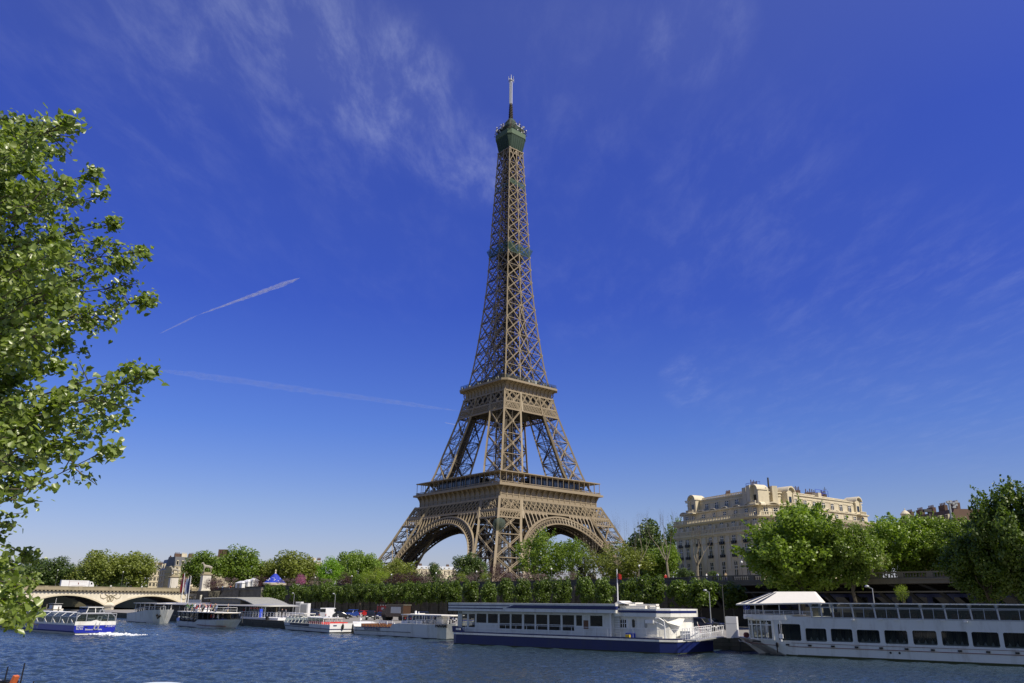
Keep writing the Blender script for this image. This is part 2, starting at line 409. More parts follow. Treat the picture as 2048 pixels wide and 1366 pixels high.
def text(word, size, matname, parent, loc, rot, name='lettering', thick=.01, bold=0.0, align='CENTER'):
    cu = bpy.data.curves.new(name, 'FONT'); cu.body = word; cu.size = size; cu.extrude = thick; cu.offset = bold; cu.align_x = align; cu.align_y = 'CENTER'
    tmp = bpy.data.objects.new('tmp', cu); COL.objects.link(tmp)
    me = bpy.data.meshes.new_from_object(tmp.evaluated_get(bpy.context.evaluated_depsgraph_get()))
    bpy.data.objects.remove(tmp)
    me.materials.clear(); me.materials.append(M[matname])
    o = bpy.data.objects.new(name, me); COL.objects.link(o); o.parent = parent; o.location = loc; o.rotation_euler = rot
    return o


ORD = ['first', 'second', 'third', 'fourth', 'fifth', 'sixth', 'seventh', 'eighth', 'ninth', 'tenth', 'eleventh', 'twelfth', 'thirteenth', 'fourteenth', 'fifteenth', 'sixteenth', 'seventeenth', 'eighteenth', 'nineteenth', 'twentieth', 'twenty-first', 'twenty-second', 'twenty-third', 'twenty-fourth', 'twenty-fifth', 'twenty-sixth', 'twenty-seventh', 'twenty-eighth', 'twenty-ninth', 'thirtieth'] + ['thirty-' + w for w in ('first', 'second', 'third', 'fourth', 'fifth', 'sixth', 'seventh', 'eighth', 'ninth')]
# ------------------------------------------------------------------ the setting
WALL = Frame((-122, 330), (.656, -.755))      # the upper quay wall, s grows towards the viewer's right


def wallpt(s, off=0, z=0):
    p = WALL.P + WALL.u * s + WALL.n * off      # off > 0 is away from the river
    return Vector((p.x, p.y, z))


# choppy river: a mesh of crossing wave trains, finer near the viewer, on a flat sheet that runs out of sight
wr = np.random.default_rng(5)
rows = 30 * np.exp(np.arange(0, 860) * .0032); cols = np.tan(np.linspace(R(-46), R(44), 760))
YY = np.repeat(rows[:, None], len(cols), 1); XX = rows[:, None] * cols[None, :] * .9
ZZ = np.zeros_like(XX); sp_ = rows[:, None] * .0032
gust = .75 + .25 * np.sin(XX * .05 + 1.3 * np.sin(YY * .031)) * np.sin(YY * .043 + .8)
for i in range(46):
    lam = float(np.exp(wr.uniform(np.log(.5), np.log(3.6)))); th = R(62) + wr.normal() * .8; k_ = 2 * np.pi / lam
    amp = lam * .0092 * wr.uniform(.5, 1.3) * (1.25 if lam < 1.5 else .7)
    fade = np.clip((lam / sp_ - 2.0) / 2.0, 0, 1)
    ph = k_ * (XX * np.cos(th) + YY * np.sin(th)) + wr.uniform(0, 6.28) + .6 * np.sin(.21 * XX + i) + .5 * np.sin(.17 * YY + 2 * i)
    ZZ += amp * fade * gust * (np.sin(ph) + .25 * np.cos(2 * ph))
nr_, nc_ = XX.shape
me = bpy.data.meshes.new('river'); VV = np.stack([XX, YY, ZZ], -1).reshape(-1, 3)
ex_ = np.array([(-9000, -600, -.45), (9000, -600, -.45), (9000, 12000, -.45), (-9000, 12000, -.45)]); VV = np.concatenate([VV, ex_])
ii = (np.arange(nr_ - 1)[:, None] * nc_ + np.arange(nc_ - 1)[None, :]).ravel()
FF = np.stack([ii, ii + 1, ii + nc_ + 1, ii + nc_], 1); FF = np.concatenate([FF, [[len(VV) - 4, len(VV) - 3, len(VV) - 2, len(VV) - 1]]])
me.vertices.add(len(VV)); me.vertices.foreach_set('co', VV.astype(np.float32).ravel()); me.loops.add(FF.size); me.loops.foreach_set('vertex_index', FF.astype(np.int32).ravel())
me.polygons.add(len(FF)); me.polygons.foreach_set('loop_start', (np.arange(len(FF)) * 4).astype(np.int32)); me.polygons.foreach_set('loop_total', np.full(len(FF), 4, np.int32)); me.polygons.foreach_set('use_smooth', np.ones(len(FF), bool))
me.update(calc_edges=True); me.materials.append(M['water'])
rv = bpy.data.objects.new('river', me); COL.objects.link(rv); structure(rv)
# lower quay: a slab between the water's edge and the wall
edge = [Vector((68, 73)), Vector((26, 95.8)), on_z(890, 1277, 0).xy, Vector((-33, 147)), Vector((-60, 180)), Vector((-150, 285))]
far = [wallpt(-40, 1).xy, wallpt(345, 1).xy]
g = MB(); g.prism([tuple(p) for p in edge + far], -2, 1.3)
structure(g.build('quay', 'asphalt'))
g = MB()
for a, b in zip(edge, edge[1:]):
    a = Vector((*a, 0)); b = Vector((*b, 0)); d = (b - a).normalized(); n = Vector((-d.y, d.x, 0))
    if n.y > 0: n = -n
    g.loft([[a + n * .02 + Vector((0, 0, -1)), a + n * .3 + Vector((0, 0, -1)), a + n * .3 + Vector((0, 0, 1.36)), a + n * .02 + Vector((0, 0, 1.36))],
            [b + n * .02 + Vector((0, 0, -1)), b + n * .3 + Vector((0, 0, -1)), b + n * .3 + Vector((0, 0, 1.36)), b + n * .02 + Vector((0, 0, 1.36))]])
tag(g.build('embankment', 'quaywall'), 'low mossy stone quay face along the water behind the moored boats', 'embankment')
# upper ground, from the wall to the horizon
a = wallpt(-40, 1.2); b = wallpt(345, 8.1); b2 = wallpt(236, 8.1); b3 = wallpt(236, 1.2)
g = MB(); g.prism([(a.x, a.y), (b3.x, b3.y), (b2.x, b2.y), (b.x, b.y), (3000, b.y + 100), (6000, 12000), (-8000, 12000), (-3000, 700), (a.x - 60, a.y + 70)], 1, 8.4)
structure(g.build('terrain', 'ground'))
a0, b0 = wallpt(60, 8.3), wallpt(345, 8.3); a1, b1 = wallpt(60, 18), wallpt(345, 18)
g = MB(); g.add([(p.x, p.y, 8.41) for p in (a0, b0, b1, a1)], [(0, 1, 2, 3)]); structure(g.build('road', 'road'))
# near bank under the viewer (out of the picture) that carries the poplar
g = MB(); g.prism([(-90, -40), (90, -40), (60, 1), (0, 9), (-10, 22), (-60, 30), (-90, 30)], -2, 1.5); structure(g.build('river_bank', 'asphalt'))

# the upper quay wall: solid stone up to s=236, an open gallery beyond
t = thing('quay_wall', 'dark stone upper quay wall behind the clipped tree row', 'wall', WALL.P, WALL.ang)
g = MB(); g.box(2, 236, 0, 1.2, 1, 8.3); g.build('wall_body', 'wall', t)
g = MB(); g.box(2, 236, -.15, 1.2, 8.3, 8.55); g.box(2, 236, .1, .6, 8.55, 9.35); g.box(2, 236, 0, .7, 9.35, 9.55); g.build('parapet', 'wall', t)
g = MB()
for k in range(40): g.box(78 + k * 4, 78.9 + k * 4, -.35, 0, 1, 8.3)
g.build('buttress', 'wall', t)['kind'] = 'stuff'
# stair block and abutment beside the bridge
t = thing('stone_abutment', 'weathered grey stone abutment between the bridge stairs and the clipped trees', 'abutment', WALL.P, WALL.ang)
g = MB(); g.box(35, 66.4, -5, -.02, 1, 8.2); g.build('wall_body', 'wall2', t)
g = MB(); g.box(44, 49, -5.3, -5, 1, 8.2); g.build('pilaster', 'wall2', t)
g = MB(); g.box(61, 66.8, -5.3, -5, 1, 8.2); g.build('pilaster', 'wall2', t)
g = MB(); g.box(34.7, 66.8, -5.4, -.02, 8.2, 8.5); g.box(35, 66.4, -5.1, -4.5, 8.5, 9.0); g.build('parapet', 'wall2', t)
t = thing('stone_stair', 'stone stair coming down from the bridge end to the quay', 'stair', WALL.P, WALL.ang)
g = MB()
for k in range(26): g.box(20 + k * .55, 34.9, -5 - .02 * 0, -.05, 1 + 7 - .27 * k - .27, 8 - .27 * k) if False else g.box(34.6 - k * .55 - .55, 34.6 - k * .55, -4.6, -.05, 1, 8.2 - .27 * k)
g.build('steps', 'concrete', t)
g = MB(); g.box(8, 20, -4.6, -.05, 1, 8.2); g.build('landing', 'wall', t)
# gallery of the riverside railway
t = thing('railway_gallery', 'dark open railway gallery with slanted piers under a stone balustrade', 'gallery', WALL.P, WALL.ang)
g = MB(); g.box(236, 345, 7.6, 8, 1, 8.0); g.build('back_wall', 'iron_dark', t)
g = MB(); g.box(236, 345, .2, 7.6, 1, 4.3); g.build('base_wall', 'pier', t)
g = MB(); g.box(236, 345, -.3, 7.6, 8.0, 8.55); g.box(236, 345, -.42, -.1, 8.55, 8.75); g.build('deck_slab', 'concrete', t)
g = MB(); g.box(236, 345, .0, .5, 6.75, 6.95); g.build('ledge_beam', 'concrete', t)
for k in range(24):
    x = 238 + k * 4.4
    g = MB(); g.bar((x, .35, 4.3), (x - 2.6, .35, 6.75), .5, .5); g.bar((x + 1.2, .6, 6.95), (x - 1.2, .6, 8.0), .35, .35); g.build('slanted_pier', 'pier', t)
g = MB(); g.box(236, 345, -.25, .15, 8.75, 8.9); g.box(236, 345, -.28, .18, 9.5, 9.7)
for k in range(27): g.box(236 + k * 4.2, 236.9 + k * 4.2, -.26, .16, 8.9, 9.5)
for k in range(260):
    x = 236.6 + k * .42
    if x < 345: g.lathe([(.06, 8.9), (.13, 9.1), (.05, 9.4), (.09, 9.5)], (x, -.05), 6)
g.build('balustrade', 'concrete', t)
tr = thing('blue_train', 'dark blue commuter train standing inside the railway gallery', 'train', WALL.P, WALL.ang)
g = MB(); g.box(252, 330, 3.2, 6.2, 4.32, 6.6); g.build('body', 'navy', tr)
g = MB()
for k in range(26): g.box(253 + k * 3, 255.2 + k * 3, 3.15, 3.2, 5.3, 6.1)
g.build('window_strip', 'dkglass', tr)

# ------------------------------------------------------------------ the tower
TW = thing('lattice_tower', 'tall brown iron lattice tower on four arched legs with green netting at its top', 'tower', (-1.8, 435.4, 2.0), R(45) - .069)
OT = [(0, 62), (19, 51), (31, 44.5), (42, 39.5), (52, 34.7), (66, 29), (99, 19.9), (111, 17.4), (121, 15.3), (139, 12.95), (160, 10.8), (180, 9.2), (200, 8.3), (222, 7.45), (239, 6.6), (268, 5.4), (285, 5.2)]
IT = [(0, 41.5), (25, 32.4), (33.4, 29), (57, 19), (66.5, 15), (100.5, 8.1), (116, 5.4), (130, 4.0), (150, 2.3), (172, .4), (178, .0), (300, 0)]


def ip(tab, z):
    for (a, b), (c, d) in zip(tab, tab[1:]):
        if z <= c: return b + (d - b) * (z - a) / (c - a)
    return tab[-1][1]


def O(z): return ip(OT, z)
def I(z): return ip(IT, z)


FACES = [((1, 0), (0, -1)), ((0, 1), (1, 0)), ((-1, 0), (0, 1)), ((0, -1), (-1, 0))]   # (along, outward normal) of each side


def fp(face, s, z, d):
    (ax, ay), (nx, ny) = face
    return (ax * s + nx * d, ay * s + ny * d, z)


def dbl(g, p, q, w, sep, m=0):
    """a lattice beam read as two flanges"""
    p = Vector(p); q = Vector(q); o = Vector((0, 0, sep / 2))
    g.bar(p + o, q + o, w, w, m); g.bar(p - o, q - o, w, w, m)


def xpanel(g, a0, b0, a1, b1, w, sep=0, m=0, hor=True, hw=None):
    if sep:
        dbl(g, a0, b1, w, sep, m); dbl(g, b0, a1, w, sep, m)
    else:
        g.bar(a0, b1, w, w, m); g.bar(b0, a1, w, w, m)
    if hor: g.bar(a1, b1, hw or w, hw or w, m)


def leg_part(name, sx, sy, levels, cw, dw, sep, plates=True):
    g = MB(); h = MB()

    def ch(i, z):
        o, n = O(z), I(z)
        return ((sx * o, sy * o, z), (sx * o, sy * n, z), (sx * n, sy * o, z), (sx * n, sy * n, z))[i]
    for z0, z1 in zip(levels, levels[1:]):
        zm = (z0 + z1) / 2
        for i in range(4):
            g.bar(ch(i, z0), ch(i, zm), cw, cw); g.bar(ch(i, zm), ch(i, z1), cw, cw)
        for i, j in ((0, 1), (0, 2), (1, 3), (2, 3)):
            out = (i == 0)
            tgt = g if out else h
            xpanel(tgt, ch(i, z0), ch(j, z0), ch(i, z1), ch(j, z1), dw, sep, 0, True, dw * 1.15)
            ma, mb = [(Vector(ch(i, z)) + Vector(ch(j, z))) / 2 for z in (z0, z1)]
            h.bar(ma, mb, dw * .9)
            ml = Vector(ch(i, zm)); mr_ = Vector(ch(j, zm)); h.bar(ml, mr_, dw * .7)
            q1 = (Vector(ch(i, z0)) + ml) / 2; q2 = (Vector(ch(j, z0)) + mr_) / 2
            h.bar(q1, (ma + mb) / 2 - Vector((0, 0, (z1 - z0) * .25)), dw * .5); h.bar(q2, (ma + mb) / 2 - Vector((0, 0, (z1 - z0) * .25)), dw * .5)
            if plates and out:
                c = (ma + mb) / 2; g.box(c.x - .55, c.x + .55, c.y - .55, c.y + .55, c.z - .75, c.z + .75)
        # inside: floor crosses, lift rails and stairs
        h.bar(ch(0, z1), ch(3, z1), dw); h.bar(ch(1, z1), ch(2, z1), dw)
        h.bar(ch(0, z0), ch(3, z1), dw * .8); h.bar(ch(1, z0), ch(2, z1), dw * .8); h.bar(ch(3, z0), ch(0, z1), dw * .8)
        c0 = sum((Vector(ch(i, z0)) for i in range(4)), Vector()) / 4; c1 = sum((Vector(ch(i, z1)) for i in range(4)), Vector()) / 4
        h.bar(c0, c1, 2.6, 2.0)
        for dx, dy in ((2.2, 2.2), (-2.2, 2.2), (2.2, -2.2), (-2.2, -2.2), (3.6, 0), (-3.6, 0), (0, 3.6), (0, -3.6)):
            h.bar(c0 + Vector((dx, dy, 0)), c1 + Vector((dx, dy, 0)), dw * .9)
        for k in range(7):
            c = c0.lerp(c1, k / 7); h.bar(c + Vector((-2.6, -2.6, 0)), c + Vector((2.6, 2.6, .8)), dw * .5); h.bar(c + Vector((2.6, -2.6, .4)), c + Vector((-2.6, 2.6, 0)), dw * .5)
    o = g.build(name, 'iron', TW); h.build('inner_bracing', 'iron_shade', o)
    return o


for sx in (-1, 1):
    for sy in (-1, 1):
        leg_part('leg', sx, sy, [0, 11, 22, 33, 44, 51], 1.1, .30, .85)
        leg_part('upper_leg', sx, sy, [57, 63.5, 74.5, 86, 99.7, 110.5], .9, .25, .7)

# arches under the first platform
for f in FACES:
    g = MB(); h = MB()
    zc_, R1, R0 = 6.3, 37.0, 33.7

    def ap(th, r, d=.25):
        s, z = r * math.cos(th), zc_ + r * math.sin(th); return fp(f, s, z, O(z) + d)
    ths = [R(12 + 156 * k / 48) for k in range(49)]
    for a, b in zip(ths, ths[1:]):
        g.bar(ap(a, R1), ap(b, R1), .95, .8); g.bar(ap(a, R0), ap(b, R0), .8, .6)
        g.bar(ap(a, (R0 + R1) / 2 + .6), ap(b, (R0 + R1) / 2 + .6), .22)
        g.bar(ap(a, R0), ap(a, R1), .42)
        h.add([ap(a, R0, -.35), ap(b, R0, -.35), ap(b, R1, -.35), ap(a, R1, -.35)], [(0, 1, 2, 3)])  # dark plate added as the shade in the cells between radial bars
        for q in range(2): m1 = a + (b - a) * (.32 + .36 * q); g.bar(ap(m1, R0 + 1.6), ap(a + (b - a) * .5, R0 + 2.1), .2)
        for dd in (-3.4, -7.5):
            h.bar(ap(a, R1, dd), ap(b, R1, dd), .8); h.bar(ap(a, R0, dd), ap(b, R0, dd), .9); h.bar(ap(a, R0, dd), ap(b, R1, dd), .3)
        h.bar(ap(a, R0, .2), ap(a, R0, -7.5), .3); h.bar(ap(a, R0, .2), ap(b, R0, -3.4), .25)
    # spandrel arcade between the arch and the truss
    for sg in (-1, 1):
        prev = None
        for k in range(9):
            s = 8.0 + k * 2.5; za = zc_ + math.sqrt(R1 * R1 - s * s)
            if s > I(44.8) + .2: break
            if 44.6 - za > .8:
                g.bar(fp(f, sg * s, za, O(za) + .2), fp(f, sg * s, 44.6, O(44.6) + .2), .55)
                if prev:
                    pts = [fp(f, sg * (s - 1.25 + 1.1 * math.cos(q)), 43.1 + 1.15 * math.sin(q), O(43.8) + .2) for q in [math.pi * i / 6 for i in range(7)]]
                    for a, b in zip(pts, pts[1:]): g.bar(a, b, .55)
                prev = s
    o = g.build('arch', 'iron', TW); h.build('rib_and_shade_plate', 'iron_shade', o)


def lattice(g, f, s0, s1, z0, z1, step, run, w, d=0.0):
    z = lambda q: z0 + (z1 - z0) * q
    for sg in (1, -1):
        s = s0 - run
        while s < s1:
            a, b = s, s + run
            qa, qb = 0., 1.
            if a < s0: qa = (s0 - a) / run
            if b > s1: qb = (s1 - a) / run
            if qb - qa > .05:
                A = s + run * qa; B = s + run * qb
                zA, zB = (z(qa), z(qb)) if sg > 0 else (z(1 - qa), z(1 - qb))
                g.bar(fp(f, A, zA, O(zA) + d), fp(f, B, zB, O(zB) + d), w)
            s += step


for f in FACES:
    g = MB()
    for z, w in ((44.8, .7), (50.6, .7)): g.bar(fp(f, -O(z), z, O(z) + .15), fp(f, O(z), z, O(z) + .15), w, .9)
    lattice(g, f, -35.5, 35.5, 45.1, 50.4, 3.0, 5.0, .32, .1); lattice(g, f, -35.5, 35.5, 45.1, 50.4, 3.0, 2.6, .14, .05)
    for k in range(-15, 16, 3): g.bar(fp(f, k * 2.35, 44.8, O(44.8) + .1), fp(f, k * 2.35, 50.6, O(50.6) + .1), .15)
    for sg in (-1, 1):
        a, b = sorted((sg * I(42), sg * O(42.5)))
        lattice(g, f, a, b, 41.2, 44.5, 1.7, 2.6, .24, .15)
        for z in (41.0,): g.bar(fp(f, sg * I(z), z, O(z) + .2), fp(f, sg * O(z), z, O(z) + .2), .55, .7)
        for s in (I(44), ): g.bar(fp(f, sg * s, 41, O(41) + .2), fp(f, sg * I(51), 51, O(51) + .2), .8)
    g.build('truss_band', 'iron', TW)


def sq(h, z, c=0):
    if c: return [(-h, -h + c, z), (-h + c, -h, z), (h - c, -h, z), (h, -h + c, z), (h, h - c, z), (h - c, h, z), (-h + c, h, z), (-h, h - c, z)]
    return [(-h, -h, z), (h, -h, z), (h, h, z), (-h, h, z)]


# first platform
p1 = bpy.data.objects.new('first_platform', None); COL.objects.link(p1); p1.parent = TW
g = MB(); g.loft([sq(33.6, 51.0), sq(33.6, 56.0), sq(34.2, 56.6), sq(36.4, 56.6), sq(36.4, 57.6), sq(34.8, 57.6)])
for k in range(-8, 10):
    for f in FACES:
        s = (k - .5) * 3.93
        if abs(s) > 33.5: continue
        g.loft([[fp(f, s - .25, z, 33.6), fp(f, s + .25, z, 33.6), fp(f, s + .25, z, d_), fp(f, s - .25, z, d_)] for z, d_ in ((51.2, 33.85), (53.6, 33.9), (54.6, 34.3), (55.6, 35.2), (56.6, 35.95))])
for z, e in ((51.2, .12), (53.0, .14)):
    for f in FACES: g.bar(fp(f, -33.7, z, 33.7), fp(f, 33.7, z, 33.7), .3, .3)
g.build('frieze', 'iron', p1)
g = MB(); g.box(-33.4, 33.4, -33.4, 33.4, 45.4, 50.9); g.build('girder_shade_block', 'iron_dark', p1)  # solid block for the floor beams, added to keep the lattice backdrop dark
g = MB()
for f in FACES:
    g.bar(fp(f, -35.3, 58.7, 35.3), fp(f, 35.3, 58.7, 35.3), .25)
    g.add([fp(f, -35.3, 57.6, 35.3), fp(f, 35.3, 57.6, 35.3), fp(f, 35.3, 58.2, 35.3), fp(f, -35.3, 58.2, 35.3)], [(0, 1, 2, 3)])
    for k in range(-60, 61): g.bar(fp(f, k * .585, 57.6, 35.3), fp(f, k * .585, 58.7, 35.3), .1)
g.build('railing', 'iron', p1)
g = MB()
for f in FACES:
    for k in range(-18, 19):
        if k % 2: continue
        w = .2
        g.bar(fp(f, k * 1.94, 57.6, 35.0), fp(f, k * 1.94, 63.6, 35.0), w)
g.build('gallery_post', 'iron', p1)['kind'] = 'stuff'
g = MB(); g.loft([sq(35.2, 63.4), sq(35.4, 63.5), sq(35.4, 63.95), sq(35.2, 64.0), sq(27.5, 64.2), sq(27.5, 63.4)], False)
g.add(sq(35.2, 63.4) + sq(27.5, 63.4), [(0, 1, 5, 4), (1, 2, 6, 5), (2, 3, 7, 6), (3, 0, 4, 7)])
g.build('gallery_roof', 'iron', p1)
for f in FACES:
    g = MB(); a, b = (-13, 23) if f[1] == (0, -1) else (-21, 15)
    c0, c1 = fp(f, a, 57.6, 31.5), fp(f, b, 62.6, 25)
    g.box(min(c0[0], c1[0]), max(c0[0], c1[0]), min(c0[1], c1[1]), max(c0[1], c1[1]), 57.6, 62.6); o = g.build('pavilion', 'dkglass', p1)
    g = MB()
    k = a + 2
    while k < b - 7:
        g.add([fp(f, k, 58.3, 31.6), fp(f, k + 6, 58.3, 31.6), fp(f, k + 6, 62.0, 31.6), fp(f, k, 62.0, 31.6)], [(0, 1, 2, 3)]); k += 7.5 if k < b - 16 or True else 0
    g.build('window_glass', 'bluglass', o)
    g = MB(); k = a
    while k <= b: g.bar(fp(f, k, 57.6, 31.65), fp(f, k, 62.6, 31.65), .14); k += 1.9
    for z in (58.2, 60, 62.2): g.bar(fp(f, a, z, 31.65), fp(f, b, z, 31.65), .12)
    g.build('window_frame', 'dkgrey', o)

# second platform
p2 = bpy.data.objects.new('second_platform', None); COL.objects.link(p2); p2.parent = TW
g = MB()
for f in FACES:
    for z, w in ((99.7, .5), (104.1, .5), (110.3, .6)): g.bar(fp(f, -O(z), z, O(z) + .1), fp(f, O(z), z, O(z) + .1), w, .7)
    lattice(g, f, -18.9, 18.9, 100.0, 103.8, 1.15, 2.3, .24, .1)
    for a, b, n in ((-18.4, -7, 2), (-6.5, 6.5, 3), (7, 18.4, 2)):
        for k in range(n):
            s0_, s1_ = a + (b - a) * k / n, a + (b - a) * (k + 1) / n
            dbl(g, fp(f, s0_, 104.3, O(104) + .1), fp(f, s1_, 110.1, O(110) + .1), .26, .7); dbl(g, fp(f, s1_, 104.3, O(104) + .1), fp(f, s0_, 110.1, O(110) + .1), .26, .7)
            g.bar(fp(f, (s0_ + s1_) / 2, 104.3, O(104)), fp(f, (s0_ + s1_) / 2, 110.1, O(110)), .25)
    for s in (-7.2, 7.2): g.bar(fp(f, s, 99.5, O(99.5) + .15), fp(f, s * .93, 110.5, O(110.5) + .15), .8)
g.build('truss_band', 'iron', p2)
g = MB(); g.box(-16, 16, -16, 16, 101, 110.3); g.build('girder_shade_block', 'iron_dark', p2)  # same kind of dark backing block, for the upper truss
g = MB(); g.loft([sq(17.3, 110.5, .3), sq(17.3, 113.0, .4), sq(17.7, 114.1, .8), sq(18.7, 114.8, 1.5), sq(20.5, 115.1, 2.5), sq(20.7, 115.1, 2.6), sq(20.7, 116.2, 2.6), sq(19.8, 116.2, 2.5)])
for f in FACES:
    for k in range(-6, 7):
        s = k * 2.85
        prof = [(110.6, 17.45), (113.0, 17.5), (114.1, 17.95), (114.8, 18.95), (115.1, 20.6)]
        for (za, da), (zb, db) in zip(prof, prof[1:]): g.bar(fp(f, s, za, da), fp(f, s * (1.06 if abs(k) > 5 else 1), zb, db), .3, .5)
g.build('frieze', 'iron', p2)
g = MB(); g.loft([sq(20.3, 116.2, 2.5), sq(20.3, 118.3, 2.5)], False)
t_ = glassmat('railing mesh', (.03, .03, .028), .45, .8)
g.build('railing', t_, p2)
g = MB()
for k in range(170):
    f = random.choice(FACES); s = random.uniform(-18, 18); d = random.uniform(18.6, 19.8); hh_ = random.uniform(1.5, 1.85)
    x, y, z = fp(f, s, 116.2, d); g.lathe([(.12, z), (.2, z + hh_ * .5), (.26, z + hh_ * .78), (.1, z + hh_ * .86), (.13, z + hh_ * .93), (.04, z + hh_)], (x, y), 5, random.choice((0, 0, 1, 1, 2)))
g.build('visitors', ['black', 'dkgrey', 'white2'], p2)['kind'] = 'stuff'
g = MB(); g.box(-12.5, 12.5, -12.5, 12.5, 116.2, 121.0); g.build('pavilion', 'dkgrey', p2)
g = MB(); g.box(2, 8.5, -14.6, -14.4, 118.2, 120.2); g.box(-14.6, -14.4, 5, 9, 118.2, 119.6); g.build('signboard', 'antenna', p2)

# shaft
g = MB(); h = MB(); core = MB()
lev = [116.2]; st = 10.2
while lev[-1] < 262: lev.append(lev[-1] + st); st = max(6.3, st * .968)
lev[-1] = 268
for z0, z1 in zip(lev, lev[1:]):
    w = .21 if z0 < 190 else .19
    for f in FACES:
        i0, i1 = I(z0), I(z1); o0, o1 = O(z0), O(z1)
        g.bar(fp(f, -o0, z0, o0), fp(f, -o1, z1, o1), .72 if z0 < 180 else .6)
        if i1 > .6:
            cols0 = [-o0, -i0, i0, o0]; cols1 = [-o1, -i1, i1, o1]
        else:
            cols0 = [-o0, 0, o0]; cols1 = [-o1, 0, o1]
        for q in range(1, len(cols0) - 1): g.bar(fp(f, cols0[q], z0, o0), fp(f, cols1[q], z1, o1), .48)
        for a0_, b0_, a1_, b1_ in zip(cols0, cols0[1:], cols1, cols1[1:]):
            if abs(b0_ - a0_) < 1.2: continue
            xpanel(g, fp(f, a0_, z0, o0), fp(f, b0_, z0, o0), fp(f, a1_, z1, o1), fp(f, b1_, z1, o1), w, .5 if z0 < 170 else .4, 0, True, .26)
            c = (Vector(fp(f, b1_, z1, o1)))
            g.box(c.x - .42, c.x + .42, c.y - .42, c.y + .42, c.z - .5, c.z + .5)
            for q0_, q1_ in ((.0, .5), (.5, 1.)):
                for e0, e1 in ((.0, .5), (.5, 1.)):
                    L_ = lambda q, e: (Vector(fp(f, a0_ + (b0_ - a0_) * q, z0, o0 - .35))).lerp(Vector(fp(f, a1_ + (b1_ - a1_) * q, z1, o1 - .35)), e)
                    h.bar(L_(q0_, e0), L_(q1_, e1), .13); h.bar(L_(q1_, e0), L_(q0_, e1), .13)
            # a second plane of bracing behind
            di0, di1 = (max(i0, 1.8), max(i1, 1.8))
            xpanel(h, fp(f, a0_ * .93, z0, di0), fp(f, b0_ * .93, z0, di0), fp(f, a1_ * .93, z1, di1), fp(f, b1_ * .93, z1, di1), .3)
            zm = (z0 + z1) / 2
            h.bar(fp(f, (a0_ + b0_) / 2, zm, (o0 + o1) / 2), fp(f, (a0_ + b0_) / 2, zm, di0), .26)
            h.bar(fp(f, a0_, z0, o0), fp(f, a0_ * .93, z1, di1), .24); h.bar(fp(f, b0_, z0, o0), fp(f, (a0_ + b0_) / 2, zm, di1), .24)
    for a, b in ((1.9, 1.9), (-1.9, 1.9), (1.9, -1.9), (-1.9, -1.9)):
        core.bar((a, b, z0), (a, b, z1), .6)
    zz = z0
    while zz < z1:
        core.bar((-1.9, -1.9, zz), (1.9, 1.9, zz + 1.5), .3); core.bar((1.9, -1.9, zz), (-1.9, 1.9, zz + 1.5), .3)
        core.bar((-1.9, -1.9, zz), (1.9, -1.9, zz), .3); core.bar((-1.9, -1.9, zz), (-1.9, 1.9, zz), .3); core.bar((-1.9, -1.9, zz), (1.9, -1.9, zz + 2), .3); core.bar((-1.9, 1.9, zz), (-1.9, -1.9, zz + 2), .3)
        zz += 2.0
o = g.build('shaft', 'iron', TW); h.build('inner_bracing', 'iron_shade', o); core.build('lift_well', 'iron_shade', o)
g = MB(); g.box(-5.5, 5.5, -5.5, 5.5, 196.3, 198.5); g.box(-4.6, 4.6, -4.6, 4.6, 190, 192); g.build('stage', 'iron_dark', TW)
netm = glassmat('sheer green net', (.05, .11, .08), .42, .9)
netm2 = glassmat('sheer pale green net', (.09, .15, .10), .4, .9)
g = MB()
for f in FACES:
    for k in range(6):
        a, b = -10 + k * 20 / 6, -10 + (k + 1) * 20 / 6
        za, zb = 201.6 + 1.4 * (k % 2), 201.6 + 1.4 * ((k + 1) % 2)
        g.add([fp(f, a * .8, 196.8, O(197) + .2), fp(f, b * .8, 196.8, O(197) + .2), fp(f, b, zb, 9.6), fp(f, a, za, 9.6)], [(0, 1, 2, 3)])
o = g.build('safety_net', netm, TW)
g = MB(); f = FACES[0]
g.add([fp(f, -6.4, 243.2, O(243) + .2), fp(f, 6.4, 242.2, O(243) + .2), fp(f, 6.4, 246.0, O(246) + .3), fp(f, -6.4, 246.4, O(246) + .3)], [(0, 1, 2, 3)])
for f in FACES[1:]: g.add([fp(f, -6.4, 241.5, O(242) + .1), fp(f, 6.4, 241.5, O(242) + .1), fp(f, 6.4, 243.5, O(243) + .15), fp(f, -6.4, 243.5, O(243) + .15)], [(0, 1, 2, 3)])
g.build('safety_net', netm2, TW)
# summit
top = bpy.data.objects.new('summit_cabin', None); COL.objects.link(top); top.parent = TW
g = MB()
for f in FACES:
    g.bar(fp(f, -5.5, 268, 5.45), fp(f, 5.5, 268, 5.45), .5); g.bar(fp(f, -5.5, 264.8, 5.6), fp(f, 5.5, 264.8, 5.6), .3)
    for k in range(5): g.bar(fp(f, -5 + k * 2, 264.8, 5.5), fp(f, -4 + k * 2, 268, 5.5), .25)
g.build('collar', 'iron', top)
g = MB(); g.loft([sq(5.3, 267.9, .4), sq(5.9, 270.5, .8), sq(6.7, 274, 1.4), sq(7.25, 276.8, 1.9)])
for f in FACES:
    for k in range(-3, 4): g.bar(fp(f, k * 1.45, 268, 5.5), fp(f, k * 1.75, 276.8, 7.3), .22)
g.build('hung_netting', 'net', top)
g = MB(); g.loft([sq(7.3, 276.8, 1.9), sq(7.6, 277.2, 2), sq(7.6, 280.3, 2), sq(7.4, 280.3, 1.9)]); g.build('parapet_netting', 'net2', top)
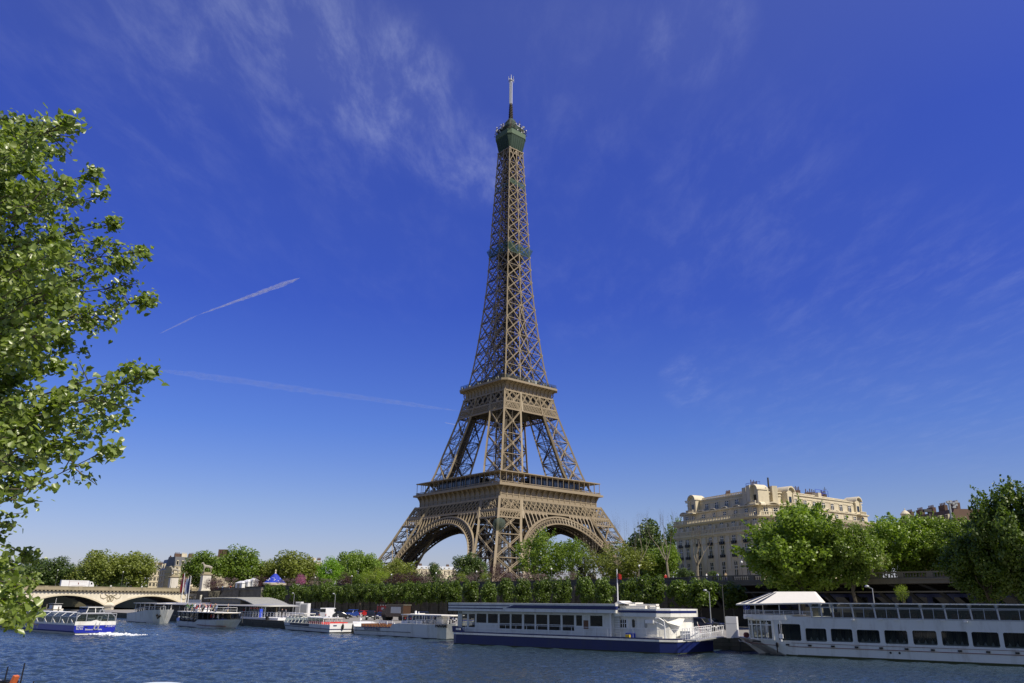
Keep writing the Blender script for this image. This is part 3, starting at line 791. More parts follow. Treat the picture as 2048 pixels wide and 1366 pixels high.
g = MB(); g.loft([sq(6.6, 280.3, 1.6), sq(6.9, 283.6, 1.7), sq(6.4, 283.8, 1.6), sq(5.2, 286.2, 1.3), sq(3.4, 287.6, .8), sq(2.6, 290.4, .6), sq(1.4, 292.6, .3)])
g.build('cabin_netting', 'net', top)
g = MB()
for z, hw in ((280.4, 7.3), (282.2, 7.2), (283.8, 6.9), (286.3, 6.4)):
    for f in FACES: g.bar(fp(f, -hw, z, hw), fp(f, hw, z, hw), .16)
for k in range(70):
    f = random.choice(FACES); s = random.uniform(-7, 7); z = random.uniform(280.3, 284); l = random.uniform(.8, 3.2)
    g.bar(fp(f, s, z, 7.1), fp(f, s + random.uniform(-.2, .2), z + l, 7.0), random.choice((.12, .2, .3)))
for k in range(40):
    f = random.choice(FACES); s = random.uniform(-4.5, 4.5); z = random.uniform(285, 289); g.bar(fp(f, s, z, 4.2), fp(f, s, z + random.uniform(1, 3.4), 4.0), .16)
g.build('gallery_rails', 'iron_shade', top)
g = MB()
for k in range(34):
    f = FACES[0] if k % 2 else FACES[3]; s = random.uniform(-1, 7) * (1 if f == FACES[0] else -1); z = random.uniform(280.6, 287); d = 7.1 if z < 284 else 5.8
    x, y, _ = fp(f, s, z, d); g.box(x - .25, x + .25, y - .25, y + .25, z, z + .7)
g.build('aerial_panels', 'antenna', top)
mast = MB()
for a, b in ((.9, .9), (-.9, .9), (.9, -.9), (-.9, -.9)): mast.bar((a, b, 290), (a * .6, b * .6, 304), .3)
zz = 290
while zz < 303.5:
    q = .9 - .36 * (zz - 290) / 14
    for a, b in (((-q, -q), (q, -q)), ((q, -q), (q, q)), ((-q, q), (-q, -q)), ((q, q), (-q, q))): mast.bar((*a, zz), (*b, zz + .8), .2); mast.bar((*b, zz), (*a, zz + .8), .2)
    mast.box(-q - .35, q + .35, -q - .35, q + .35, zz, zz + .18)
    zz += 1.25
am = mast.build('antenna_mast', 'iron_shade', TW)
g = MB(); g.tube((0, 0, 304), (0, 0, 322.5), .85, .8, 8)
g.build('antenna_tube', 'antenna', am)
g = MB(); g.bar((-.3, -.92, 304), (-.3, -.92, 320), .35); g.bar((-.92, .3, 304), (-.92, .3, 320), .3); g.bar((-2.2, 0, 322.2), (2.2, 0, 322.2), .3); g.bar((0, -2.2, 322.2), (0, 2.2, 322.2), .3)
for x, y in ((-2.2, 0), (2.2, 0), (0, -2.2), (0, 2.2)): g.bar((x, y, 321), (x, y, 323.6), .22)
g.tube((0, 0, 322.5), (0, 0, 326), .3, .15, 6); g.box(-1.1, 1.1, -1.1, 1.1, 321.2, 321.7)
g.build('aerial', 'steel', am)
# round lift cover beside the near leg
g = MB(); c = Vector((-40.5, -42.0, 37)); prof = [(.4, -3.4), (2.6, -2.4), (3.6, -.6), (3.7, .8), (3.0, 2.4), (.6, 3.3)]
g.lathe([(r_ * .8, c.z + z * .9) for r_, z in prof], (c.x - 1.5, c.y - 1.0), 10); g.build('wrapped_netting', glassmat('grey green net', (.10, .13, .105), .5, .9), TW, True)
# ------------------------------------------------------------------ bridge
# local x runs from the far bank towards the viewer's bank, local y away behind the visible face
BR = Frame((-122, 330), (-.754, -.657))
bt = thing('arch_bridge', 'pale stone road bridge with low arches and a carved wreath over each pier', 'bridge', BR.P, BR.ang)
# with this u the local +y axis (n) points to the viewer's right, i.e. towards the sunny visible face; depth goes to -y
WB = 24.0
spans = [(-24, 2.6), (5.4, 31.4), (34.6, 60.3), (63.5, 91), (94.2, 122)]
ZC, ZS, CR = 7.3, 2.6, 6.1


def arc(a, b, n=18, zs=ZS, cr=CR):
    w = (b - a) / 2; h_ = cr - zs; Rr = (w * w + h_ * h_) / (2 * h_); cxx = (a + b) / 2; cz = cr - Rr
    return [(cxx + w * (2 * k / n - 1), cz + math.sqrt(max(0, Rr * Rr - (w * (2 * k / n - 1)) ** 2))) for k in range(n + 1)]


x0, x1 = -1.8, 126
g = MB(); sof = MB()
pts = []
for a, b in spans[1:]: pts += arc(a, b)
pts = [(x0, 0), (5.2, 0)] + pts + [(x1, 0)]
# spandrel face: strips from the intrados up to the cornice
xs = [p[0] for p in pts]
for side_y in (0, -WB):
    for (xa, za), (xb, zb) in zip(pts, pts[1:]):
        if xb - xa < 1e-3: continue
        g.add([(xa, side_y, za), (xb, side_y, zb), (xb, side_y, ZC), (xa, side_y, ZC)], [(0, 1, 2, 3)] if side_y == 0 else [(3, 2, 1, 0)])
g.build('spandrel', 'bridge', bt)
for a, b in spans[1:]:
    ar = arc(a, b)
    for (xa, za), (xb, zb) in zip(ar, ar[1:]): sof.add([(xa, 0, za), (xb, 0, zb), (xb, -WB, zb), (xa, -WB, za)], [(0, 1, 2, 3)])
sof.build('vault', 'archsoffit', bt)
for a, b in spans[1:]:
    g = MB(); ar = arc(a, b)
    for (xa, za), (xb, zb) in zip(ar, ar[1:]): g.loft([[(xa, .12, za), (xa, -.5, za), (xa, -.5, za + .55), (xa, .12, za + .55)], [(xb, .12, zb), (xb, -.5, zb), (xb, -.5, zb + .55), (xb, .12, zb + .55)]], True)
    g.build('arch_ring', 'limetrim', bt)
for (a, b), (c, d) in zip(spans, spans[1:]):
    xm = (b + c) / 2; g = MB()
    g.prism([(xm - 1.6, .3), (xm - 1.6, -WB - .3), (xm + 1.6, -WB - .3), (xm + 1.6, .3), (xm, 3.0)], -2, 2.6)
    g.loft([[(xm - 1.9, .4, 2.5), (xm, 3.3, 2.5), (xm + 1.9, .4, 2.5)], [(xm - 1.9, .4, 3.0), (xm, 3.3, 3.0), (xm + 1.9, .4, 3.0)], [(xm - .6, .02, 3.9), (xm, .3, 3.9), (xm + .6, .02, 3.9)]])
    p = g.build('pier', 'bridge', bt)
    g = MB()   # wreath with spread wings and a garland
    for k in range(14):
        q = 2 * math.pi * k / 14; q2 = 2 * math.pi * (k + 1) / 14
        g.tube((xm + 1.05 * math.cos(q), .12, 5.15 + 1.15 * math.sin(q)), (xm + 1.05 * math.cos(q2), .12, 5.15 + 1.15 * math.sin(q2)), .16, .16, 5)
    g.tube((xm - .5, .12, 5.8), (xm + .4, .12, 4.6), .2, .2, 5); g.tube((xm + .5, .12, 5.8), (xm - .4, .12, 4.6), .2, .2, 5)
    for sg in (-1, 1):
        pr = [(1.2, 5.7), (2.2, 5.1), (3.3, 5.5), (3.6, 6.6)]
        for (a_, z_), (b_, z2) in zip(pr, pr[1:]): g.tube((xm + sg * a_, .1, z_), (xm + sg * b_, .1, z2), .11, .09, 5)
        g.tube((xm + sg * .9, .1, 6.1), (xm + sg * 2.0, .1, 6.7), .16, .1, 5)
    g.box(xm - 1.2, xm + 1.2, 0, .14, 3.55, 3.75)
    g.build('wreath_relief', 'parapet', bt)
g = MB(); g.box(x0, x1, -WB - .2, .25, ZC, ZC + .25); g.build('frieze_band', 'statue', bt)
g = MB()
k = x0
while k < x1: g.box(k, k + .62, -.1, .75, ZC + .25, ZC + .62); k += 1.25
g.build('modillion', 'parapet', bt)['kind'] = 'stuff'
g = MB(); g.box(x0, x1, -WB - .8, .85, ZC + .62, ZC + .95); g.build('cornice', 'parapet', bt)
for y0, y1 in ((.1, .6), (-WB - .6, -WB - .1)):
    g = MB(); g.box(x0, x1, y0, y1, ZC + .95, ZC + 1.75); g.box(x0, x1, y0 - .08, y1 + .08, ZC + 1.75, ZC + 1.95)
    for kk in range(12): g.box(x0 + 1 + kk * 11, x0 + 2.2 + kk * 11, y0 - .12, y1 + .12, ZC + .95, ZC + 2.0)
    g.build('parapet', 'parapet', bt)
g = MB(); g.box(x0 - 30, x1, -WB - .05, .05, ZC + .3, ZC + 1.02); g.build('roadway', 'road', bt)
g = MB(); g.box(-14, x0 - .02, -WB - 4, 4.0, 0, ZC - .3); g.box(-14, x0 - .02, -WB - 4.3, 4.3, ZC - .3, ZC + .2); g.box(-14, x0 - .02, 3.5, 4.1, ZC + .2, ZC + 1.0); g.build('abutment', 'wall2', bt)


def br(x, y, z): return BR.P + BR.u * x + BR.n * y + Vector((0, 0, z))


# human figures: one continuous skinned body per pose
def skinned(name, verts, edges, radii, sub=1):
    me = bpy.data.meshes.new(name); me.from_pydata(verts, edges, []); o = bpy.data.objects.new(name, me); COL.objects.link(o)
    sk = o.modifiers.new('skin', 'SKIN'); sv = me.skin_vertices[0].data
    for i, r_ in enumerate(radii): sv[i].radius = (r_, r_) if not isinstance(r_, tuple) else r_
    sv[0].use_root = True
    if sub: o.modifiers.new('sub', 'SUBSURF').levels = sub
    me2 = bpy.data.meshes.new_from_object(o.evaluated_get(bpy.context.evaluated_depsgraph_get()))
    bpy.data.objects.remove(o); me2.name = name
    return me2


STAND = skinned('standing', [(0, 0, .92), (0, 0, 1.18), (0, 0, 1.42), (0, 0, 1.52), (0, .02, 1.60), (0, .02, 1.70), (.11, 0, .88), (.12, .02, .48), (.13, 0, .07), (.13, -.12, .03), (-.11, 0, .88), (-.12, .03, .48), (-.13, .05, .07), (-.13, -.08, .03), (.2, 0, 1.40), (.26, .02, 1.12), (.24, -.1, .88), (-.2, 0, 1.40), (-.26, 0, 1.12), (-.2, -.14, .92)],
                [(0, 1), (1, 2), (2, 3), (3, 4), (4, 5), (0, 6), (6, 7), (7, 8), (8, 9), (0, 10), (10, 11), (11, 12), (12, 13), (2, 14), (14, 15), (15, 16), (2, 17), (17, 18), (18, 19)],
                [(.17, .12), (.15, .10), (.17, .11), .06, .10, .085, .09, .065, .05, .04, .09, .065, .05, .04, .07, .05, .04, .07, .05, .04])
SIT = skinned('sitting', [(0, 0, .12), (0, .02, .38), (0, .02, .60), (0, .0, .70), (0, -.02, .78), (0, -.02, .88), (.1, -.1, .12), (.12, -.45, .12), (.12, -.46, -.28), (-.1, -.1, .12), (-.12, -.45, .12), (-.12, -.46, -.28), (.19, 0, .58), (.25, -.08, .34), (.18, -.28, .24), (-.19, 0, .58), (-.25, -.08, .34), (-.18, -.28, .24)],
              [(0, 1), (1, 2), (2, 3), (3, 4), (4, 5), (0, 6), (6, 7), (7, 8), (0, 9), (9, 10), (10, 11), (2, 12), (12, 13), (13, 14), (2, 15), (15, 16), (16, 17)],
              [(.17, .13), (.15, .11), (.17, .11), .06, .10, .085, .09, .065, .05, .09, .065, .05, .07, .05, .04, .07, .05, .04])
CLOTH = {}
for nm, c in (('white', (.75, .75, .75)), ('red', (.5, .04, .03)), ('navy', (.02, .03, .12)), ('black', (.015, .015, .018)), ('tan', (.42, .33, .2)), ('pale blue', (.3, .42, .6)), ('pink', (.65, .35, .38)), ('grey', (.22, .22, .23)), ('green', (.1, .2, .08))):
    CLOTH[nm] = mat(nm + ' cloth', c, .9, .1, 3)
PERS = {}


def person_mesh(pose, shirt, legs):
    k = (pose, shirt, legs)
    if k in PERS: return PERS[k]
    me = (STAND if pose == 'stand' else SIT).copy(); me.materials.clear()
    for m_ in (CLOTH[shirt], CLOTH[legs], M['skin'], CLOTH['black']): me.materials.append(m_)
    dz = 0 if pose == 'stand' else -.82
    for p in me.polygons:
        z = p.center.z - dz; y = p.center.y
        if z > 1.62 and (y > -.02 or z > 1.72): p.material_index = 3
        elif z > 1.47: p.material_index = 2
        elif z > .93: p.material_index = 0
        elif pose != 'stand' and p.center.z > .2: p.material_index = 0
        else: p.material_index = 1
        if z < .07: p.material_index = 3
    me.polygons.foreach_set('use_smooth', [True] * len(me.polygons))
    PERS[k] = me
    return me


def person(loc, rz, shirt, legs, label, group=None, pose='stand', scale=1.0):
    o = bpy.data.objects.new('person', person_mesh(pose, shirt, legs)); COL.objects.link(o)
    o.location = loc; o.rotation_euler.z = rz; o.scale = (scale,) * 3
    return tag(o, label, 'person', group)


# statues of a warrior leading a horse, on their pedestals
HORSE = skinned('horse', [(0, 0, 1.55), (-.6, 0, 1.5), (-1.1, 0, 1.5), (.5, 0, 1.6), (.85, 0, 1.75), (1.15, 0, 2.25), (1.3, 0, 2.6), (1.62, 0, 2.35), (1.8, 0, 2.2),
                          (.75, .25, 1.3), (.95, .27, .8), (.85, .27, .4), (.88, .27, .05), (.7, -.25, 1.3), (.75, -.27, .75), (.72, -.27, .35), (.74, -.27, .05),
                          (-1.1, .28, 1.2), (-.95, .3, .85), (-1.2, .3, .5), (-1.15, .3, .05), (-1.15, -.28, 1.2), (-1.1, -.3, .85), (-1.35, -.3, .5), (-1.3, -.3, .05), (-1.45, 0, 1.5), (-1.6, 0, .9),
                          (.55, -.75, .05), (.55, -.72, .55), (.55, -.68, 1.0), (.55, -.68, 1.5), (.55, -.68, 1.7), (.55, -.68, 1.9), (.85, -.5, 1.75)],
                [(0, 1), (1, 2), (0, 3), (3, 4), (4, 5), (5, 6), (6, 7), (7, 8), (4, 9), (9, 10), (10, 11), (11, 12), (4, 13), (13, 14), (14, 15), (15, 16), (2, 17), (17, 18), (18, 19), (19, 20), (2, 21), (21, 22), (22, 23), (23, 24), (2, 25), (25, 26),
                 (27, 28), (28, 29), (29, 30), (30, 31), (31, 32), (30, 33), (33, 5)],
                [.42, .40, .42, .42, .36, .24, .2, .15, .1, .17, .1, .08, .1, .17, .1, .08, .1, .22, .13, .08, .1, .22, .13, .08, .1, .1, .1, .14, .12, .2, .22, .09, .14, .08])
HORSE.materials.clear(); HORSE.materials.append(M['statue'])


def pedestal(loc, rz, label, label2, s=1.0, hh=6.0):
    t = thing('pedestal', label, 'pedestal', loc, rz)
    g = MB(); g.box(-1.9, 1.9, -1.5, 1.5, 0, .8); g.box(-1.6, 1.6, -1.2, 1.2, .8, hh - .6); g.build('shaft', 'pedestal', t)
    g = MB(); g.loft([[(x * k, y * k, z) for x, y in ((-1.7, -1.3), (1.7, -1.3), (1.7, 1.3), (-1.7, 1.3))] for k, z in ((.96, hh - .6), (1.15, hh - .3), (1.15, hh - .1), (1.0, hh))]); g.box(-1.3, 1.3, -.95, .95, hh, hh + .7); g.build('cornice', 'parapet', t)
    o = bpy.data.objects.new('statue', HORSE); COL.objects.link(o); o.location = Vector(loc) + Vector((0, 0, hh + .7)); o.rotation_euler.z = rz; o.scale = (s, s, s)
    tag(o, label2, 'statue')


a = on_y(409, 1178, 322); pedestal((a.x, a.y, 7.9), BR.ang, 'tall white stone pedestal at the bridge end nearest the stone stair', 'grey stone statue of a warrior with a horse above the stair', 1.35, 6.6)
a = on_y(345, 1175, 345); pedestal((a.x, a.y, 7.9), BR.ang, 'white stone pedestal farther back across the bridge roadway', 'grey stone statue of a warrior with a horse behind the flagpoles', 1.3, 6.2)

# lorry and cars on the bridge
t = thing('box_lorry', 'white articulated lorry crossing the bridge', 'lorry', br(BR.s(171, 1162, -6), -6, ZC + 1.02), BR.ang); t.scale = (.72, .72, .78)
g = MB(); g.box(-1.5, 11.3, -1.25, 1.25, 1.0, 3.95); g.build('trailer', 'whiteclean', t)
g = MB(); g.box(-.5, 7.5, 1.25, 1.27, 3.3, 3.38); g.box(0, 6.5, 1.25, 1.27, 1.6, 1.66); g.box(3.2, 3.6, 1.25, 1.27, 2.1, 3.0); g.box(7.6, 7.75, 1.25, 1.27, 1.1, 3.9); g.build('stripe', 'rust', t)
g = MB(); g.side([(-4.0, .7), (-1.8, .7), (-1.8, 3.4), (-2.1, 3.6), (-3.2, 3.4), (-3.9, 2.4), (-4.05, 1.6)], -1.2, 1.2); c = g.build('cab', 'whiteclean', t)
g = MB(); g.add([(-3.2, 1.22, 2.2), (-2.4, 1.22, 2.2), (-2.4, 1.22, 3.1), (-3.1, 1.22, 3.1)], [(0, 1, 2, 3)]); g.add([(-3.93, -1.1, 2.4), (-3.93, 1.1, 2.4), (-3.3, 1.1, 3.38), (-3.3, -1.1, 3.38)], [(0, 1, 2, 3)]); g.build('window', 'dkglass', c)
for x in (-3.2, 7.5, 8.8, 10.1):
    g = MB(); g.tube((x, -1.2, .5), (x, 1.2, .5), .5, .5, 12); g.build('wheel', 'tyre', t)

# ------------------------------------------------------------------ cars


def make_car(kind, label, bodymat, loc, rz, group):
    t = thing('parked_car', label, 'car', loc, rz, group)
    g = MB()
    if kind == 'van':
        L_, Wd, Hh = 5.0, 1.95, 2.25
        prof = [(-2.5, .35), (2.45, .35), (2.5, .9), (2.3, 1.15), (1.75, 1.35), (1.2, 2.1), (1.0, 2.25), (-2.45, 2.25), (-2.5, 2.1)]
    elif kind == 'suv':
        L_, Wd, Hh = 4.4, 1.85, 1.8
        prof = [(-2.2, .35), (2.15, .35), (2.2, .85), (2.0, 1.05), (1.0, 1.12), (.45, 1.72), (.2, 1.8), (-1.8, 1.78), (-2.1, 1.1)]
    else:
        L_, Wd, Hh = 4.1, 1.72, 1.45
        prof = [(-2.05, .3), (2.0, .3), (2.05, .65), (1.85, .85), (.95, .95), (.35, 1.38), (.0, 1.45), (-1.15, 1.43), (-1.85, .98), (-2.03, .85)]
    w = Wd / 2
    rings = []
    for y, k in ((-w, .0), (-w + .06, .5), (-w + .2, 1), (w - .2, 1), (w - .06, .5), (w, 0)):
        ring = []
        for x, z in prof:
            hi = z > (1.3 if kind == 'van' else .97)
            sh = (1 - k) * (.16 if hi else .05)
            ring.append((x * (1 - sh * .4), y * (.84 if hi else 1), z - (sh * .3 if z > .5 else 0)))
        rings.append(ring)
    g.loft(rings); g.build('body', bodymat, t, False)
    g = MB(); zb, zt = (1.4, 2.05) if kind == 'van' else ((1.15, 1.68) if kind == 'suv' else (.98, 1.36))
    fx0, fx1 = (1.78, 1.22) if kind == 'van' else ((.98, .5) if kind == 'suv' else (.93, .38))
    bx0, bx1 = (-2.1, -1.85) if kind == 'suv' else (-1.82, -1.2)
    for sg in (-1, 1):
        a_ = w * .845
        if kind == 'van': q = [(.5, zb), (1.6, zb), (1.15, zt), (.5, zt)]
        else: q = [(bx0 + .25, zb), (fx0 - .1, zb), (fx1 - .05, zt), (bx1 + .1, zt)]
        g.add([(x, sg * (a_ + .012), z) for x, z in q], [(0, 1, 2, 3)])
    g.add([(fx0 + .03, -w * .75, zb), (fx0 + .03, w * .75, zb), (fx1 + .04, w * .72, zt), (fx1 + .04, -w * .72, zt)], [(0, 1, 2, 3)])
    if kind != 'van': g.add([(bx0 - .03, -w * .7, zb), (bx0 - .03, w * .7, zb), (bx1 - .04, w * .68, zt), (bx1 - .04, -w * .68, zt)], [(3, 2, 1, 0)])
    else: g.add([(-2.52, -w * .7, 1.4), (-2.52, w * .7, 1.4), (-2.5, w * .7, 2.05), (-2.5, -w * .7, 2.05)], [(3, 2, 1, 0)])
    g.build('window_glass', 'dkglass', t)
    wx = L_ * .31
    g = MB(); g.tube((0, -.11, 0), (0, .11, 0), .32, .32, 12); g.tube((0, -.125, 0), (0, .125, 0), .18, .18, 8, 1)
    wh = None
    for sx in (-1, 1):
        for sy in (-1, 1):
            if wh is None: wh = g.build('wheel', ['tyre', 'steel'], t); wh.location = (sx * wx, sy * (w - .1), .32)
            else: inst(wh, t, (sx * wx, sy * (w - .1), .32))
    hl = None
    for sy in (-1, 1):
        g = MB(); g.box(L_ / 2 - .12, L_ / 2 - .0, -.2, .2, .62, .78) if False else None
        if hl is None:
            b = MB(); b.box(-.1, .02, -.2, .2, 0, .16); hl = b.build('headlight', 'whiteclean', t); hl.location = (L_ / 2 - .02, sy * (w - .35), .62)
            b = MB(); b.box(-.03, .06, -.1, .1, 0, .22); tl = b.build('tail_light', 'red', t); tl.location = (-L_ / 2 - .01, sy * (w - .2), .75)
        else:
            inst(hl, t, (L_ / 2 - .02, sy * (w - .35), .62)); inst(tl, t, (-L_ / 2 - .01, sy * (w - .2), .75))
    b = MB(); b.box(-.02, .02, -.27, .27, 0, .11); pl = b.build('number_plate', 'whiteclean', t); pl.location = (L_ / 2 + .02, 0, .42); inst(pl, t, (-L_ / 2 - .02, 0, .5))
    return t


for nm, c in (('black', (.012, .012, .014)), ('dark blue', (.012, .018, .06)), ('blue', (.02, .05, .22)), ('red', (.33, .02, .02)), ('silver', (.42, .43, .45)), ('white', (.78, .78, .78)), ('grey', (.12, .12, .13)), ('brown', (.07, .04, .025))):
    M['car_' + nm] = mat(nm + ' car paint', c, .25, .04, 1, spec=.7)
CARS = 'cars parked on the quay below the clipped trees'
WA = WALL.ang
cars = [(617, 1234, 'suv', 'dark blue', 60, 'dark blue estate car parked beside the tall white panels'),
        (637, 1234, 'suv', 'black', 70, 'black off-road car parked just left of the white delivery van'),
        (658, 1238, 'van', 'white', 118, 'white delivery van parked on the quay among darker cars'),
        (682, 1238, 'car', 'black', 70, 'black hatchback parked just right of the white delivery van'),
        (703, 1235, 'suv', 'blue', -60, 'mid blue car with a pale nose parked on the quay'),
        (725, 1233, 'car', 'red', -70, 'red hatchback parked between black and blue cars'),
        (741, 1240, 'suv', 'black', -35, 'large black car with bright headlights near the white barge'),
        (762, 1238, 'car', 'dark blue', -40, 'dark blue saloon parked left of the brown lorry'),
        (832, 1247, 'car', 'black', 100, 'black car seen through the wheelhouse of the white barge'),
        (850, 1243, 'suv', 'dark blue', 80, 'dark blue car with a roof rack behind the barge canopy'),
        (712, 1226, 'car', 'grey', 90, 'grey car parked in the back row near the wall'),
        (748, 1226, 'suv', 'black', 90, 'black car parked in the back row below the wall')]
for x, y, k, c, a, lb in cars:
    p = on_z(x, y, 1.3); make_car(k, lb, 'car_' + c, (p.x, p.y, 1.302), WA + R(a), CARS)
for x, y, k, c, a, lb in ((890, 1246, 'car', 'black', 20, 'black car parked beyond the stern of the navy barge'), (1404, 1262, 'suv', 'black', 10, 'black car parked behind the gangway of the navy barge'), (1425, 1257, 'car', 'grey', 0, 'dark grey car behind the white kiosk'), (1542, 1270, 'car', 'silver', 5, 'silver car seen through the glazed bow of the two-deck boat')):
    p = on_z(x, y, 1.3); make_car(k, lb, 'car_' + c, (p.x, p.y, 1.302), WA + R(a), CARS)
p = on_z(772, 1232, 1.3); t = thing('red_lorry', 'red flatbed lorry with a row of white lamps parked by the brown lorry', 'lorry', (p.x, p.y, 1.302), WA + R(5))
g = MB(); g.box(-2.6, 2.6, -1.1, 1.1, .9, 2.5); g.side([(2.6, .5), (4.2, .5), (4.2, 1.6), (3.9, 2.6), (2.6, 2.7)], -1.1, 1.1); g.build('body', 'red', t)
g = MB(); g.add([(2.8, -1.12, 1.7), (3.8, -1.12, 1.7), (3.6, -1.12, 2.4), (2.8, -1.12, 2.4)], [(0, 1, 2, 3)]); g.add([(4.22, -1, 1.7), (4.22, 1, 1.7), (3.98, 1, 2.5), (3.98, -1, 2.5)], [(0, 1, 2, 3)]); g.build('window_glass', 'dkglass', t)
g = MB()
for k in range(5): g.box(-2.4 + k * 1.1, -1.9 + k * 1.1, -1.16, -1.1, 2.55, 2.8)
g.box(-.6, .4, -1.16, -1.1, 1.5, 2.1); g.build('lamp_row', 'whiteclean', t)
for x in (-1.6, 3.3): g = MB(); g.tube((x, -1.1, .45), (x, 1.1, .45), .45, .45, 12); g.build('wheel', 'tyre', t)
p = on_z(797, 1241, 1.3); t = thing('brown_lorry', 'dark brown box lorry with a grey sheet on its side', 'lorry', (p.x, p.y, 1.302), WA + R(12))
g = MB(); g.box(-2.6, 2.2, -1.1, 1.1, .7, 2.9); g.build('box_body', 'car_brown', t)
g = MB(); g.box(-1.2, 1.6, -1.14, -1.1, 1.4, 2.6); g.build('side_sheet', 'steel', t)
g = MB(); g.side([(-2.7, .6), (-3.9, .6), (-4.0, 1.4), (-3.6, 2.2), (-2.7, 2.3)], -1.0, 1.0); g.build('cab', 'car_brown', t)
g = MB(); g.box(-2.7, 2.3, -1.2, 1.2, 2.9, 3.05); g.build('roof', 'concrete', t)
for x in (-3.1, 1.4): g = MB(); g.tube((x, -1.1, .45), (x, 1.1, .45), .45, .45, 12); g.build('wheel', 'tyre', t)

# ------------------------------------------------------------------ apartment building
PLp = Vector((45.4, 224.3)); Ap = Vector((59.4, 195)); Bp = Vector((66.2, 196.4)); PRp = Vector((99.5, 222.3))
bd = thing('apartment_building', 'large cream stone apartment building with rounded dormers and stepped upper floors', 'building', (0, 0, 0))
backL = PLp + Vector((18, 9)); backR = PRp + Vector((-14, 18))
ctr = Vector((68, 214))


def ring_at(ins, z):
    pts = [PLp, Ap, Bp, PRp, backR, backL]
    out = []
    for p in pts:
        d = (ctr - p); out.append((p.x + d.x / d.length * ins, p.y + d.y / d.length * ins, z))
    return out


g = MB(); g.loft([ring_at(0, 8.3), ring_at(0, 21.4), ring_at(.3, 25.0)]); g.loft([ring_at(2.2, 25.02), ring_at(2.2, 28.2), ring_at(3.6, 28.22), ring_at(3.6, 31.3)])
g.build('wall', 'limestone', bd)
g = MB()
for z0, z1, i0, i1 in ((10.9, 11.2, -.25, -.25), (13.0, 13.2, -.15, -.15), (21.4, 21.75, -.5, -.5), (21.75, 22.3, -.95, -1.0), (24.75, 25.05, -.5, -.8), (25.05, 25.25, -1.0, -1.0), (27.95, 28.25, 1.6, 1.5), (30.4, 30.6, 3.4, 3.35), (31.2, 31.45, 3.2, 3.2)):
    g.loft([ring_at(i0, z0), ring_at(i1, z1)])
g.build('cornice', 'limetrim', bd)
FAC = [(PLp, Ap), (Ap, Bp), (Bp, PRp)]
rows = [(11.7, 14.9, 0, 1.35, 0), (16.1, 18.9, 0, 1.35, 1), (19.3, 21.2, 0, 1.4, 1), (22.9, 24.6, .3, 1.5, 0), (25.9, 27.4, 2.2, 1.35, 0), (28.7, 30.2, 3.6, 1.45, 0)]
wsrc = {}


def facade_frame(a, b, ins):
    d = (b - a).normalized(); n = Vector((d.y, -d.x))     # outward, towards the viewer
    if n.dot(Vector((0, 0)) - a) < 0: n = -n
    return d, n


